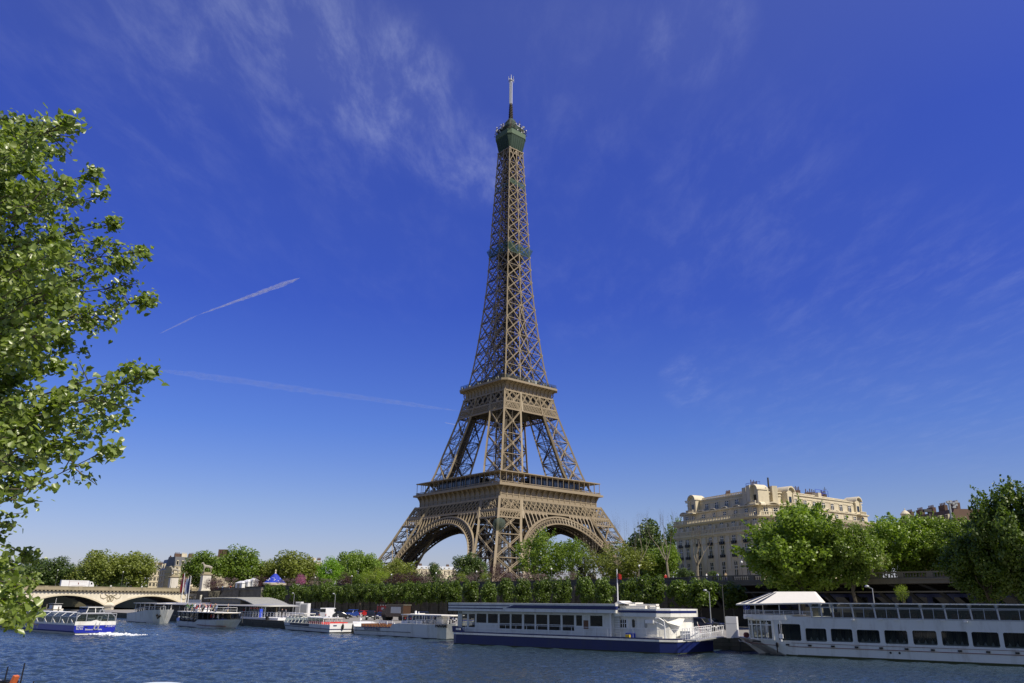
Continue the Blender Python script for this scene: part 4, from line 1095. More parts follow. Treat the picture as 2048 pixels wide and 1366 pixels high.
wcount = 0
for fi, (a, b) in enumerate(FAC):
    d, n = facade_frame(a, b, 0); Lf = (b - a).length; ang = math.atan2(d.y, d.x)
    bal_mb, ped_mb = MB(), MB()
    if fi == 0: ss = [2.0, 4.9, 9.6, 14.3, 18.9, 23.4, 27.8, 31.2]
    elif fi == 1: ss = [2.0, 5.0]
    else: ss = [2.8, 7.4, 12.0, 16.6, 21.2, 25.8, 30.4, 35.0, 39.4]
    for ri, (z0, z1, ins, ww, balc) in enumerate(rows):
        key = (ri)
        if key not in wsrc:
            h_ = z1 - z0; fm = MB()
            for x0_, x1_, za, zb in ((-ww / 2 - .12, -ww / 2, -.1, h_ + .15), (ww / 2, ww / 2 + .12, -.1, h_ + .15), (-ww / 2, ww / 2, h_, h_ + .15), (-ww / 2 - .2, ww / 2 + .2, -.22, -.1)): fm.box(x0_, x1_, -.14, .05, za, zb)
            gm = MB(); gm.add([(-ww / 2, -.02, -.1), (ww / 2, -.02, -.1), (ww / 2, -.02, h_), (-ww / 2, -.02, h_)], [(0, 1, 2, 3)])
            sm = MB(); sm.box(-.06, .06, -.07, -.03, -.1, h_); sm.box(-ww / 2, ww / 2, -.065, -.035, h_ * .68, h_ * .68 + .1)
            for x in (-ww / 2 + .03, ww / 2 - .09): sm.box(x, x + .06, -.07, -.03, -.1, h_)
            rail = None
            if balc:
                rail = MB()
                for k in range(9): rail.bar((-ww / 2 - .1 + k * (ww + .2) / 8, -.32, -.1), (-ww / 2 - .1 + k * (ww + .2) / 8, -.32, .55), .05)
                rail.box(-ww / 2 - .15, ww / 2 + .15, -.36, -.28, .52, .6); rail.box(-ww / 2 - .15, ww / 2 + .15, -.36, -.28, .0, .2); rail.box(-ww / 2 - .15, -ww / 2 - .1, -.36, 0, .0, .58); rail.box(ww / 2 + .1, ww / 2 + .15, -.36, 0, .0, .58)
                rail.box(-ww / 2 - .2, ww / 2 + .2, -.42, 0, -.16, -.1)
            wsrc[key] = (gm, fm, sm, rail, [None] * 4)
        gm, fm, sm, rail, meshes = wsrc[key]
        for s in ss:
            # set back storeys follow the shrunken ring
            f_ = s / Lf
            ra = ring_at(ins, 0); pa = Vector(ra[fi][:2]); pb = Vector(ra[fi + 1][:2]); p = pa.lerp(pb, f_) + n * .03
            an = math.atan2((pb - pa).y, (pb - pa).x)
            if meshes[0] is None:
                w_ = gm.build('window', 'dkglass', bd, loc=(p.x, p.y, z0), rz=an); meshes[0] = w_
                meshes[1] = fm.build('surround', 'limetrim', w_); meshes[2] = sm.build('frame', 'white2', w_)
                if rail: meshes[3] = rail.build('balcony_rail', 'black', w_)
            else:
                w_ = inst(meshes[0], bd, (p.x, p.y, z0), an)
                for q in meshes[1:]:
                    if q: inst(q, w_)
    # pilaster strips and garlands between the lower windows, balustrade piers, vases
    T3 = lambda s, off, z: (a.x + d.x * s + n.x * off, a.y + d.y * s + n.y * off, z)
    mids = [(p + q) / 2 for p, q in zip(ss, ss[1:])]
    for s in mids:
        for za, zb, w_, o_ in ((13.2, 21.4, .55, .14), (19.6, 20.8, .75, .3)):
            ped_mb.loft([[T3(s - w_, 0, z), T3(s + w_, 0, z), T3(s + w_, o_, z), T3(s - w_, o_, z)] for z in (za, zb)])
        for k in range(8):   # bust in an oval niche
            pass
        ped_mb.loft([[T3(s + .35 * math.cos(2 * math.pi * k / 8), .02, 23.75 + .55 * math.sin(2 * math.pi * k / 8)) for k in range(8)], [T3(s + .3 * math.cos(2 * math.pi * k / 8), .35, 23.75 + .5 * math.sin(2 * math.pi * k / 8)) for k in range(8)]])
    for s in ss:
        ped2 = MB()
        ped_mb.loft([[T3(s - .8, 0, z), T3(s + .8, 0, z), T3(s + .8, o_, z), T3(s - .8, o_, z)] for z, o_ in ((15.2, .1), (15.9, .35), (16.05, .42))])
        for k in range(9):   # curved hood over the set-back windows
            q0, q1 = math.pi * k / 9, math.pi * (k + 1) / 9
            A_ = lambda q, r_: (s + r_ * math.cos(q), 27.75 + r_ * .5 * math.sin(q))
            x0_, z0_ = A_(q0, 1.5); x1_, z1_ = A_(q1, 1.5)
            ped2.loft([[T3(x0_, -2.6, z0_), T3(x1_, -2.6, z1_), T3(x1_, -2.6, z1_ + .25), T3(x0_, -2.6, z0_ + .25)], [T3(x0_, -1.1, z0_), T3(x1_, -1.1, z1_), T3(x1_, -1.1, z1_ + .25), T3(x0_, -1.1, z0_ + .25)]])
        ped2.build('window_hood', 'limetrim', bd)
    s = .6
    while s < Lf - .6:
        for z0_, z1_, off in ((25.25, 26.0, .75), (22.3, 23.05, .75), (31.45, 32.0, -3.5)):
            bal_mb.loft([[T3(s - .14, off - .1, z), T3(s + .14, off - .1, z), T3(s + .14, off + .1, z), T3(s - .14, off + .1, z)] for z in (z0_, z1_)])
        s += .62
    for z0_, off in ((26.0, .75), (23.05, .75), (32.0, -3.5)):
        bal_mb.loft([[T3(.2, off - .15, z), T3(Lf - .2, off - .15, z), T3(Lf - .2, off + .15, z), T3(.2, off + .15, z)] for z in (z0_, z0_ + .16)])
    ped_mb.build('pilaster_relief', 'limetrim', bd); bal_mb.build('balustrade', 'limetrim', bd)
# four arched dormer pavilions
for fi, s in ((0, 6.5), (0, 30.6), (2, 5.0), (2, 36.5)):
    a, b = FAC[fi]; d, n = facade_frame(a, b, 0); ang = math.atan2(d.y, d.x); Lf = (b - a).length
    p = a + d * s - n * 1.2
    o = MB(); dep = 3.2
    W_ = 1.45
    o.box(-W_, W_, 0, dep, 28.2, 31.6); o.box(-W_ - .2, W_ + .2, -.25, dep, 28.0, 28.3)
    for x in (-W_, W_ - .45): o.box(x, x + .45, -.25, .02, 28.3, 31.2)
    pts = [(math.cos(math.pi * k / 12), math.sin(math.pi * k / 12)) for k in range(13)]
    o.loft([[(-W_ * .98 * x, y_, 31.6 + 1.2 * z) for x, z in pts] for y_ in (0, dep)], True)
    dm = o.build('dormer_pavilion', 'limestone', bd, loc=(p.x, p.y, 0), rz=ang)
    o = MB()
    for (xa, za), (xb, zb) in zip(pts, pts[1:]):
        o.loft([[(-W_ * 1.12 * xa, y_, 31.55 + 1.42 * za), (-W_ * 1.12 * xb, y_, 31.55 + 1.42 * zb), (-W_ * .95 * xb, y_, 31.55 + 1.08 * zb), (-W_ * .95 * xa, y_, 31.55 + 1.08 * za)] for y_ in (-.6, dep - .4)])
    o.build('arched_hood', 'limetrim', dm)
    o = MB(); o.box(-.55, .55, -.06, .01, 28.9, 30.4); o.build('window', 'dkglass', dm)
    o = MB(); o.box(-1.5, 1.5, -1.4, .0, 27.85, 28.1)
    for k in range(9): o.box(-1.45 + k * .35, -1.3 + k * .35, -1.35, -1.2, 28.1, 28.7)
    o.box(-1.5, 1.5, -1.4, -1.15, 28.7, 28.85); o.build('balcony', 'limetrim', dm)
# roof clutter
g = MB()
rg = random.Random(3)
for fi, s, w_, h_ in ((0, 16, 1.4, .4), (0, 27, 2.4, .6), (1, 2.6, 1.8, 1.2), (2, 14.5, 2, 1), (2, 21, 2.6, 1.0), (2, 27, 1.8, 1.0)):
    a, b = FAC[fi]; d, n = facade_frame(a, b, 0); p = a + d * s - n * 5.5
    g = MB(); g.box(p.x - w_ / 2, p.x + w_ / 2, p.y - .5, p.y + .5, 31.3, 32.2 + h_)
    for k in range(5):
        x = p.x - w_ / 2 + .2 + k * (w_ - .4) / 4; hh_ = rg.uniform(.4, 1.2); g.tube((x, p.y, 32.2 + h_), (x, p.y, 32.2 + h_ + hh_), .13, .11, 6)
    g.build('chimney_stack', 'brick', bd)
for fi, s, l in ((0, 24.5, 5.0), (2, 21.5, 6)):
    g = MB()
    a, b = FAC[fi]; d, n = facade_frame(a, b, 0)
    for q in (0, .5, 1):
        p = a + d * (s + l * q) - n * 4.2; g.bar((p.x, p.y, 31.4), (p.x, p.y, 34.0), .09)
    for z in (33.2, 34.0):
        p = a + d * s - n * 4.2; q_ = a + d * (s + l) - n * 4.2; g.bar((p.x, p.y, z), (q_.x, q_.y, z), .09)
    g.build('roof_railing', 'plblue', bd)
g = MB(); a, b = FAC[2]; d, n = facade_frame(a, b, 0); p = a + d * 27.5 - n * 5; g.bar((p.x, p.y, 31.4), (p.x, p.y, 35.2), .1); g.bar((p.x - .5, p.y, 34.6), (p.x + .5, p.y, 34.6), .1); p = a - n * 4 + d * .5; g.tube((p.x, p.y, 31.3), (p.x, p.y, 35.0), .25, .22, 8); g.build('roof_pipe', 'dkgrey', bd)
# projecting corner piers of the top storey
for fi, s in ((0, 25.5), (1, 0.3), (1, 6.4), (2, 20.5)):
    a, b = FAC[fi]; d, n = facade_frame(a, b, 0)
    P_ = [a + d * (s - .7) - n * 4.2, a + d * (s + .7) - n * 4.2, a + d * (s + .7) - n * 2.4, a + d * (s - .7) - n * 2.4]
    g = MB(); g.loft([[(q.x, q.y, 28.2) for q in P_], [(q.x, q.y, 32.8) for q in P_]]); g.build('roof_pier', 'limestone', bd)

# ------------------------------------------------------------------ farther buildings


def block_building(name, label, px0, px1, ytop, Y0, Y1, wallm, roofh, base=8.4, floors=5, cols=6, roofm='slate', chim=3):
    """plain city block between two picture columns, at two depths, roof line at ytop of the first"""
    a = on_y(px0, ytop, Y0); b = on_y(px1, ytop, Y1); top = a.z
    d = Vector((b.x - a.x, b.y - a.y, 0)); Lf = d.length; d.normalize(); n = Vector((-d.y, d.x, 0)); dep = 12
    t = thing(name, label, 'building', (a.x, a.y, base), math.atan2(d.y, d.x))
    H_ = top - base; hw = H_ - roofh
    g = MB(); g.box(0, Lf, 0, dep, 0, hw); g.build('wall', wallm, t)
    g = MB()
    for k in range(1, floors + 1): g.box(-.15, Lf + .15, -.25, dep, hw * k / floors - .2, hw * k / floors + .03)
    g.build('string_course', 'limetrim' if wallm != 'brick' else 'brick', t)
    if roofh > .5:
        g = MB(); g.loft([[(0, .1, hw + .04), (Lf, .1, hw + .04), (Lf, dep, hw + .04), (0, dep, hw + .04)], [(.3, 1.6, H_), (Lf - .3, 1.6, H_), (Lf - .3, dep - 1.5, H_), (.3, dep - 1.5, H_)]]); rf = g.build('roof', roofm, t)
        for k in range(chim):
            g = MB(); x = Lf * (k + .5) / chim; g.box(x - 1.3, x + 1.3, 3, 3.8, H_ - .4, H_ + 1.6)
            for q in range(4): g.tube((x - .95 + q * .62, 3.4, H_ + 1.6), (x - .95 + q * .62, 3.4, H_ + 2.2), .16, .14, 6)
            g.build('chimney', 'limetrim' if k % 2 and wallm != 'brick' else 'brick', rf)
        for k in range(cols):
            g = MB(); x = Lf * (k + .5) / cols; g.box(x - .6, x + .6, .25, 1.6, hw + .5, hw + roofh * .62); dmm = g.build('dormer', 'limetrim', rf)
            g = MB(); g.box(x - .42, x + .42, .2, .25, hw + .7, hw + roofh * .55); g.build('pane', 'dkglass', dmm)
    ws = None
    for f in range(floors):
        for k in range(cols):
            x = Lf * (k + .5) / cols; z = hw * (f + .22) / floors
            if ws is None:
                hgt = hw / floors * .58
                g = MB(); g.add([(-.55, -.03, 0), (.55, -.03, 0), (.55, -.03, hgt), (-.55, -.03, hgt)], [(0, 1, 2, 3)]); ws = g.build('window', 'dkglass', t, loc=(x, 0, z))
                g = MB(); g.box(-.72, -.55, -.1, 0, -.1, hgt + .15); g.box(.55, .72, -.1, 0, -.1, hgt + .15); g.box(-.72, .72, -.12, 0, hgt, hgt + .18); g.box(-.05, .05, -.07, -.03, 0, hgt); fr = g.build('frame', 'limetrim', ws)
            else:
                w_ = inst(ws, t, (x, 0, z)); inst(fr, w_)
    return t


block_building('corner_house', 'cream stone house with a slate mansard roof seen behind the flagpoles', 352, 394, 1113, 408, 415, 'limestone', 4.5, floors=4, cols=4)
block_building('slate_roof_house', 'shaded town house with dark slate roof left of the cream corner house', 322, 351, 1120, 445, 415, 'limestone', 5.5, floors=4, cols=6)
block_building('pale_house', 'pale house partly hidden by the round trees behind the bridge', 302, 324, 1130, 480, 482, 'limestone', 3, floors=4, cols=3)
block_building('tree_hidden_house', 'cream house glimpsed through trees behind the carousel', 430, 500, 1118, 470, 500, 'limestone', 4, floors=5, cols=5)
block_building('distant_white_house', 'white distant apartment block seen under the tower arch', 830, 912, 1131, 700, 720, 'limetrim', 2.5, floors=4, cols=9, roofm='zinc')
block_building('distant_flat_house', 'small pale block above trees left of the tower', 615, 645, 1120, 620, 625, 'limetrim', 1.5, floors=4, cols=4, roofm='zinc')
block_building('brick_mansion', 'brown roofed building with long chimney rows behind the trees beside the floodlight mast', 1786, 1900, 1038, 215, 190, 'brick', 3, floors=5, cols=8, roofm='brick', chim=5)
block_building('quay_house', 'pale house at the edge behind the poplar leaves', -30, 22, 1128, 520, 520, 'limetrim', 3, floors=5, cols=4, roofm='zinc')
# dark chimney tower
a = on_y(447, 1099, 430); t = thing('chimney_tower', 'dark brown cluster of tall chimneys rising between trees', 'chimney', (a.x, a.y, 8.4))
g = MB()
for k in range(4): g.box(-2.2 + k * 1.15, -1.25 + k * 1.15, -1, 1, 14, a.z - 8.4)
g.build('flue', 'brick', t); g = MB(); g.box(-2.6, 2.7, -1.4, 1.4, 0, a.z - 12.5); g.build('base', 'limestone', t)
# white lantern on the roof behind the right trees
a = on_y(1809, 1019, 205); t = thing('roof_lantern', 'round white domed roof lantern above the trees', 'lantern', (a.x, a.y, a.z - 4))
g = MB(); g.lathe([(1.0, 0), (1.0, 2.6), (1.15, 2.7), (1.15, 2.9), (.9, 3.2), (.5, 3.6), (.15, 3.8), (.08, 4.3)], n=14); g.build('drum', 'limetrim', t)
# floodlight mast
a = on_y(1898, 1006, 150); t = thing('floodlight_mast', 'tall grey mast with a cluster of floodlights above the trees', 'mast', (a.x, a.y, 8.4))
H_ = a.z - 8.4
g = MB(); g.tube((0, 0, 0), (0, 0, H_), .28, .2, 8); g.build('pole', 'steel', t)
g = MB(); g.bar((-.4, 0, H_ - .1), (1.5, .2, H_ + .05), .16); g.bar((0, 0, H_ - .7), (1.2, .2, H_ - .6), .14); g.build('arm', 'steel', t)
for x, z in ((-.3, .15), (.15, .25), (.75, -.1), (1.1, -.35), (1.3, .2), (.75, -.75)):
    g = MB(); g.loft([[(x - .25, -.3, H_ + z - .2), (x + .3, -.3, H_ + z - .2), (x + .3, -.3, H_ + z + .2), (x - .25, -.3, H_ + z + .2)], [(x - .12, .3, H_ + z - .12), (x + .15, .3, H_ + z - .12), (x + .15, .3, H_ + z + .12), (x - .12, .3, H_ + z + .12)]]); g.build('floodlight', 'steel', t)
a = on_y(1858, 1024, 150); t = thing('security_camera_pole', 'short pole with a dark camera housing above the brown chimneys', 'mast', (a.x, a.y, 8.4)); H_ = a.z - 8.4
g = MB(); g.tube((0, 0, 0), (0, 0, H_), .18, .15, 8); g.build('pole', 'concrete', t)
g = MB(); g.box(-1.0, .4, -.3, .3, H_, H_ + .5); g.bar((-1.8, 0, H_ + .1), (-.6, 0, H_ + .2), .12); g.build('housing', 'dkgrey', t)
# carousel
a = on_y(551, 1147, 300); b0_ = on_y(551, 1166, 300)
t = thing('carousel', 'blue conical carousel roof with white spots behind the quay wall', 'carousel', (a.x, a.y, 8.4)); zt = a.z - 8.4; zb = b0_.z - 8.4
g = MB(); g.lathe([(3.9, zb), (2.5, zb + 1.2), (1.1, zb + 2.6), (.3, zt)], n=16, caps=False); rf = g.build('canopy', 'tarp', t)
g = MB()
for k in range(26):
    q = random.uniform(0, 6.28); f = random.uniform(.1, .8); r_ = 3.9 * (1 - f) ** 1.1 + .25; z = zb + (zt - zb) * f * .92
    c = Vector((r_ * math.cos(q), r_ * math.sin(q), z)); g.lathe([(.05, c.z - .16), (.2, c.z), (.05, c.z + .16)], (c.x, c.y), 6)
g.build('bulb', 'whiteclean', rf)
g = MB(); g.lathe([(4.1, zb - .7), (4.2, zb - .1), (3.95, zb + .05)], n=16); g.build('scalloped_rim', 'limetrim', t)
g = MB(); g.lathe([(.35, zt - .1), (.2, zt + .5), (.3, zt + .9), (.05, zt + 1.5)], n=8); g.build('finial', 'limetrim', t)
g = MB()
for k in range(8): q = k * math.pi / 4; g.tube((3.6 * math.cos(q), 3.6 * math.sin(q), 0), (3.6 * math.cos(q), 3.6 * math.sin(q), zb - .6), .12, .12, 6)
g.lathe([(1.2, 0), (1.2, zb - .6)], n=10); g.build('post', 'limetrim', t)
g = MB(); g.lathe([(4.2, 0), (4.2, .35)], n=16); g.build('platform', 'wood', t)
# white stalls above the abutment
for k, (x, y, w_, h_, lb) in enumerate(((484, 1163, 4.2, 2.3, 'low white tent stall with sloped roof on top of the abutment'), (497, 1160, 3.4, 2.8, 'middle white stall with open front on top of the abutment'), (508, 1157, 2.4, 3.9, 'tall narrow white stall on top of the abutment'))):
    a = on_y(x, y, 300); t = thing('market_stall', lb, 'stall', (a.x, a.y, 8.5), R(-40), 'white stalls above the stone abutment'); hz = a.z - 8.5
    g = MB(); g.box(-w_ / 2, w_ / 2, -1.2, 1.2, 0, hz * .8); g.build('body', 'whiteclean', t)
    g = MB(); g.loft([[(-w_ / 2 - .2, -1.4, hz * .82), (w_ / 2 + .2, -1.4, hz * .82), (w_ / 2 + .2, 1.4, hz * .82), (-w_ / 2 - .2, 1.4, hz * .82)], [(-w_ * .2, -.2, hz + .2), (w_ * .2, -.2, hz + .2), (w_ * .2, .2, hz + .2), (-w_ * .2, .2, hz + .2)]]); g.build('roof', 'whiteclean', t)
    g = MB(); g.box(-w_ * .2, w_ * .15, -1.24, -1.2, .6, hz * .7); g.build('opening', 'dkglass', t)
# ------------------------------------------------------------------ vegetation
def leaves_mesh(name, pos, nrm, size, matname, shape='rhomb', seed=1):
    """one small folded face per leaf"""
    rng = np.random.default_rng(seed); n = len(pos)
    nrm = nrm / np.linalg.norm(nrm, axis=1, keepdims=True)
    t = rng.normal(size=(n, 3)); t -= nrm * (t * nrm).sum(1, keepdims=True); t /= np.linalg.norm(t, axis=1, keepdims=True); b = np.cross(nrm, t)
    sz = size[:, None] if isinstance(size, np.ndarray) else np.full((n, 1), size)
    if shape == 'rhomb':
        k = 4; P = [(-.6, 0, 0), (0, -.42, .10), (.6, 0, 0), (0, .42, .10)]; faces = [(0, 1, 2, 3)]
    else:    # heart shaped poplar leaf, folded along its rib
        k = 8; P = [(-.5, 0, 0), (-.42, -.3, .09), (-.08, -.44, .13), (.3, -.2, .06), (.62, 0, -.05), (.3, .2, .06), (-.08, .44, .13), (-.42, .3, .09)]; faces = [(0, 1, 2, 3, 4), (0, 4, 5, 6, 7)]
    V = np.empty((n, k, 3))
    for i, (x, y, z) in enumerate(P): V[:, i] = pos + (t * x + b * y + nrm * z) * sz
    fl = [len(f) for f in faces]; nf = len(faces)
    me = bpy.data.meshes.new(name)
    me.vertices.add(n * k); me.vertices.foreach_set('co', V.astype(np.float32).ravel())
    idx = np.concatenate([np.array(f) for f in faces]); tot = len(idx)
    li = (idx[None, :] + (np.arange(n) * k)[:, None]).ravel()
    me.loops.add(n * tot); me.loops.foreach_set('vertex_index', li.astype(np.int32))
    st = np.cumsum([0] + fl[:-1]); starts = (st[None, :] + (np.arange(n) * tot)[:, None]).ravel()
    me.polygons.add(n * nf); me.polygons.foreach_set('loop_start', starts.astype(np.int32)); me.polygons.foreach_set('loop_total', np.tile(fl, n).astype(np.int32))
    me.update(calc_edges=True); me.validate()
    me.materials.append(M[matname])
    return me


def crown_points(seed, n, clumps, shape='round', fill=.25, crad=(.2, .36)):
    """leaf positions in a unit crown built of uneven clumps; returns positions and outward normals"""
    rng = np.random.default_rng(seed)
    C_ = []
    while len(C_) < clumps:
        p = rng.uniform(-1, 1, 3)
        z = p[2]
        if shape == 'round': lim = 1
        elif shape == 'broad': lim = 1.0 if z > -.3 else .85
        elif shape == 'cone': lim = max(.05, .5 - .5 * z)
        elif shape == 'vase': lim = .6 + .4 * min(1, max(0, (z + 1) / 1.2))
        else: lim = 1
        if shape == 'box':
            if abs(p[0]) ** 3 + abs(p[1]) ** 3 + abs(z * .95) ** 3 > .42: continue
        else:
            rr = math.sqrt(p[0] ** 2 + p[1] ** 2)
            if shape == 'cone':
                if rr > lim * .9: continue
            elif (rr / lim) ** 2 + z * z > .72: continue
            elif (rr / lim) ** 2 + z * z < .15 and rng.random() < .6: continue
        C_.append(p)
    C_ = np.array(C_); rad = rng.uniform(*crad, len(C_))
    if shape == 'cone': rad *= .7
    w = rad ** 2; idx = rng.choice(len(C_), n, p=w / w.sum())
    d = rng.normal(size=(n, 3)); d /= np.linalg.norm(d, axis=1, keepdims=True)
    d[:, 2] += .15
    r_ = rad[idx] * np.where(rng.random(n) < fill, rng.random(n), .75 + .35 * rng.random(n))
    pos = C_[idx] + d * r_[:, None]
    if shape in ('broad', 'vase', 'round') and crad[0] < .2:
        # leafy shoots that break the outline
        k = n // 7; ns = max(8, k // 22); which = rng.choice(len(C_), ns); sdir = C_[which] + rng.normal(size=(ns, 3)) * .35 + np.array([0, 0, .35]); sdir /= np.linalg.norm(sdir, axis=1, keepdims=True)
        sl = rng.uniform(.12, .34, ns); j = rng.integers(0, ns, k); tt = rng.random(k)
        pos[:k] = C_[which][j] + sdir[j] * (rad[which][j] * .8 + sl[j] * tt)[:, None] + rng.normal(size=(k, 3)) * (.035 * (1.2 - tt))[:, None]
    out = d * .7 + pos * .35 + rng.normal(size=(n, 3)) * .8 + np.array([0, 0, .35])
    return pos, out


CROWN = {}


def crown(kind, mt, var, n, clumps, leaf, shape, fill=.25, crad=(.2, .36)):
    k = (kind, mt, var)
    if k not in CROWN:
        seed = (hash(kind) % 1000 if False else sum(map(ord, kind + mt))) + var * 31
        p, o = crown_points(seed, n, clumps, shape, fill, crad)
        rng = np.random.default_rng(seed + 5)
        CROWN[k] = leaves_mesh('crown', p, o, leaf * rng.uniform(.65, 1.25, n), mt, seed=seed)
    return CROWN[k]


def trunk_mesh(seed, h, r, limbs=5, spread=.5, matname='bark', reach=None):
    rg = random.Random(seed); g = MB()
    n = 5; pts = [Vector((0, 0, 0))]
    for i in range(1, n + 1): pts.append(Vector((rg.uniform(-.03, .03) * h, rg.uniform(-.03, .03) * h, h * i / n)))
    rad = [r * (1 - .55 * i / n) for i in range(n + 1)]; rad[0] *= 1.25
    for a, b, ra, rb in zip(pts, pts[1:], rad, rad[1:]): g.tube(a, b, ra, rb, 7, 0, False)
    for k in range(limbs):
        f = rg.uniform(.45, .95); base = pts[0].lerp(pts[-1], f); q = k * 2.4 + rg.uniform(-.4, .4); l = (reach or h) * rg.uniform(.5, .8)
        p = base; d = Vector((math.cos(q) * spread, math.sin(q) * spread, .8)).normalized(); rr = r * .45
        for s in range(4):
            e = p + d * l / 4; g.tube(p, e, rr, rr * .72, 5, 0, False); rr *= .72; p = e; d = (d + Vector((rg.uniform(-.3, .3), rg.uniform(-.3, .3), rg.uniform(-.1, .3)))).normalized()
    return g


KIND = {   # leaf material, leaf count, clumps, leaf size in metres, crown shape, fill, variants
    'green': ('lf_green', 9000, 60, .52, 'broad', .3), 'olive': ('lf_olive', 9500, 70, .50, 'round', .35), 'dark': ('lf_dark', 9000, 56, .52, 'round', .25),
    'bright': ('lf_bright', 7500, 46, .48, 'round', .25), 'lime': ('lf_lime', 2200, 40, .40, 'vase', .4), 'purple': ('lf_purple', 3800, 36, .36, 'round', .35),
    'pink': ('lf_pink', 2200, 26, .34, 'vase', .4), 'lilac': ('lf_lilac', 2600, 40, .30, 'round', .6), 'airy': ('lf_olive', 9500, 120, .34, 'round', .6), 'airygreen': ('lf_plane', 9000, 110, .36, 'round', .55),
    'white': ('lf_white', 2400, 30, .30, 'round', .45), 'conifer': ('lf_conifer', 4000, 60, .42, 'cone', .3), 'plane': ('lf_plane', 30000, 150, .32, 'broad', .35), 'linden': ('lf_linden', 3000, 30, .34, 'box', .2),
    'deep': ('lf_linden', 30000, 140, .32, 'vase', .3), 'yellowgreen': ('lf_plane', 24000, 140, .32, 'broad', .3)}


def tree(kind, name, label, x, ytop, wpx, Y, base=8.4, group=None, var=0, hc=None, trunk_r=None, cat='tree', depth=None, trunk=True, matname='bark', bottom=None):
    a = on_y(x, ytop, Y); H_ = a.z - base; w = wpx * Y / 1690
    hc = hc or (.94 if Y > 300 else .86); ch = H_ * hc
    if bottom is not None: ch = a.z - on_y(x, bottom, Y).z; hc = ch / H_
    mt, n, cl, lf, sh, fi = KIND[kind]
    t = thing(name, label, cat, (a.x, Y, base), random.uniform(0, 6.28), group)
    sc = (w / 2 + ch / 2) / 2
    me = crown(kind, mt, var, n, cl, lf / 6.5 if kind not in ('plane', 'deep', 'yellowgreen') else lf / 6.0, sh, fi, (.09, .24) if kind in ('airy', 'airygreen', 'plane', 'deep', 'yellowgreen', 'lilac') else (.2, .36))
    c = bpy.data.objects.new('crown', me); COL.objects.link(c); c.parent = t; c.location = (0, 0, H_ - ch / 2); c.scale = (w / 2 / .86, (depth or w) / 2 / .86, ch / 2 / 1.0)
    if trunk:
        tr = trunk_mesh(int(x * 7 + Y), H_ * (1 - hc) + ch * .45, trunk_r or max(.12, H_ * .022), 6, .55, matname, ch * .6).build('trunk', matname, t)
    return t


# clipped linden row below the wall
lin = []
sp = [75.5, 81]
s_ = 93
while s_ < WALL.s(862, 1190, -6) - 3: sp.append(s_); s_ += 4.75
for px in (862, 885, 910, 942, 978, 1012, 1046, 1086, 1125, 1170, 1208, 1260, 1303, 1358, 1403, 1466): sp.append(WALL.s(px, 1190, -6))
tops = {1303: 10.3, 1358: 9.0, 1466: 8.5}
for k, s in enumerate(sp):
    p = wallpt(s, -6 + random.uniform(-.25, .25))
    rg = random.Random(k); top = 9.8 + rg.uniform(-.35, .35); wd = 4.5 + rg.uniform(-.3, .45)
    if k >= len(sp) - 4: wd = [6.6, 5.2, 6.4, 5.4][k - len(sp) + 4]; top = [10.2, 9.0, 9.3, 8.5][k - len(sp) + 4]
    if k < 2: wd, top = 6.0, 10.0
    bot = 4.0 + rg.uniform(-.2, .2)
    t = thing('clipped_linden', f'{ORD[k]} clipped green linden along the quay wall, counting from the stone abutment', 'tree', (p.x, p.y, 1.3), rg.uniform(-.2, .2) + WALL.ang + rg.choice((0, 1, 2, 3)) * math.pi / 2, 'clipped lindens along the quay wall')
    me = crown('linden', 'lf_linden', k % 4, 3600, 60, .34 / 2.6, 'box', .3, (.16, .30))
    c = bpy.data.objects.new('crown', me); COL.objects.link(c); c.parent = t; c.location = (0, 0, (top + bot) / 2 - 1.3); c.scale = (wd / 2 / 1.05, wd / 2 / 1.05, (top - bot) / 2 / 1.03)
    if k == 0: ltr = trunk_mesh(5, 4.2, .16, 5, .6, 'bark', 2.0).build('trunk', 'bark', t)
    else: inst(ltr, t, (0, 0, 0))

# trees beyond the bridge and in the gardens (picture column, top row, width, distance)
G = 'trees beyond the wall'
tree('dark', 'round_tree', 'dark green tree at the left, behind the bridge and the poplar tip', 78, 1121, 66, 430, var=0, group=G)
tree('dark', 'round_tree', 'dark green tree just left of the white lorry, tallest of the dark pair', 118, 1116, 62, 425, var=1, group=G)
tree('olive', 'round_tree', 'low olive tree directly behind the white lorry', 160, 1130, 60, 430, var=0, group=G)
tree('olive', 'round_tree', 'large olive tree with uneven top right of the white lorry', 208, 1098, 84, 400, var=1, group=G)
tree('olive', 'round_tree', 'large rounded olive tree left of the slate roof house', 274, 1101, 78, 405, var=2, group=G)
tree('green', 'round_tree', 'green tree above the nearer statue pedestal', 413, 1103, 74, 375, var=0, group=G)
tree('green', 'round_tree', 'broad green tree right of the dark chimney cluster', 486, 1092, 86, 385, var=1, group=G)
tree('olive', 'round_tree', 'low olive tree behind the blue carousel roof', 535, 1122, 56, 390, var=0, group=G)
tree('olive', 'round_tree', 'feathery olive tree right of the carousel', 590, 1101, 92, 380, var=1, group=G)
tree('bright', 'chestnut_tree', 'round vivid green chestnut left of the tower foot', 658, 1116, 54, 330, var=0, group=G, hc=.9)
tree('green', 'round_tree', 'tall green tree behind the vivid chestnut', 705, 1098, 66, 370, var=2, group=G)
tree('green', 'round_tree', 'green tree half hidden by the tower\'s outer left leg', 745, 1108, 52, 372, var=0, group=G)
tree('airy', 'budding_tree', 'thin grey green budding tree under the left arch leg', 792, 1117, 84, 330, var=0, group=G)
tree('lime', 'small_tree', 'lime green young tree behind the row left of the purple bushes', 765, 1136, 32, 245, var=0, group=G)
tree('green', 'small_tree', 'small green tree at the tower foot beside the dark purple bush', 722, 1146, 30, 262, var=1, group=G)
tree('dark', 'round_tree', 'round dark green tree inside the tower\'s left arch', 942, 1105, 66, 300, var=2, group=G)
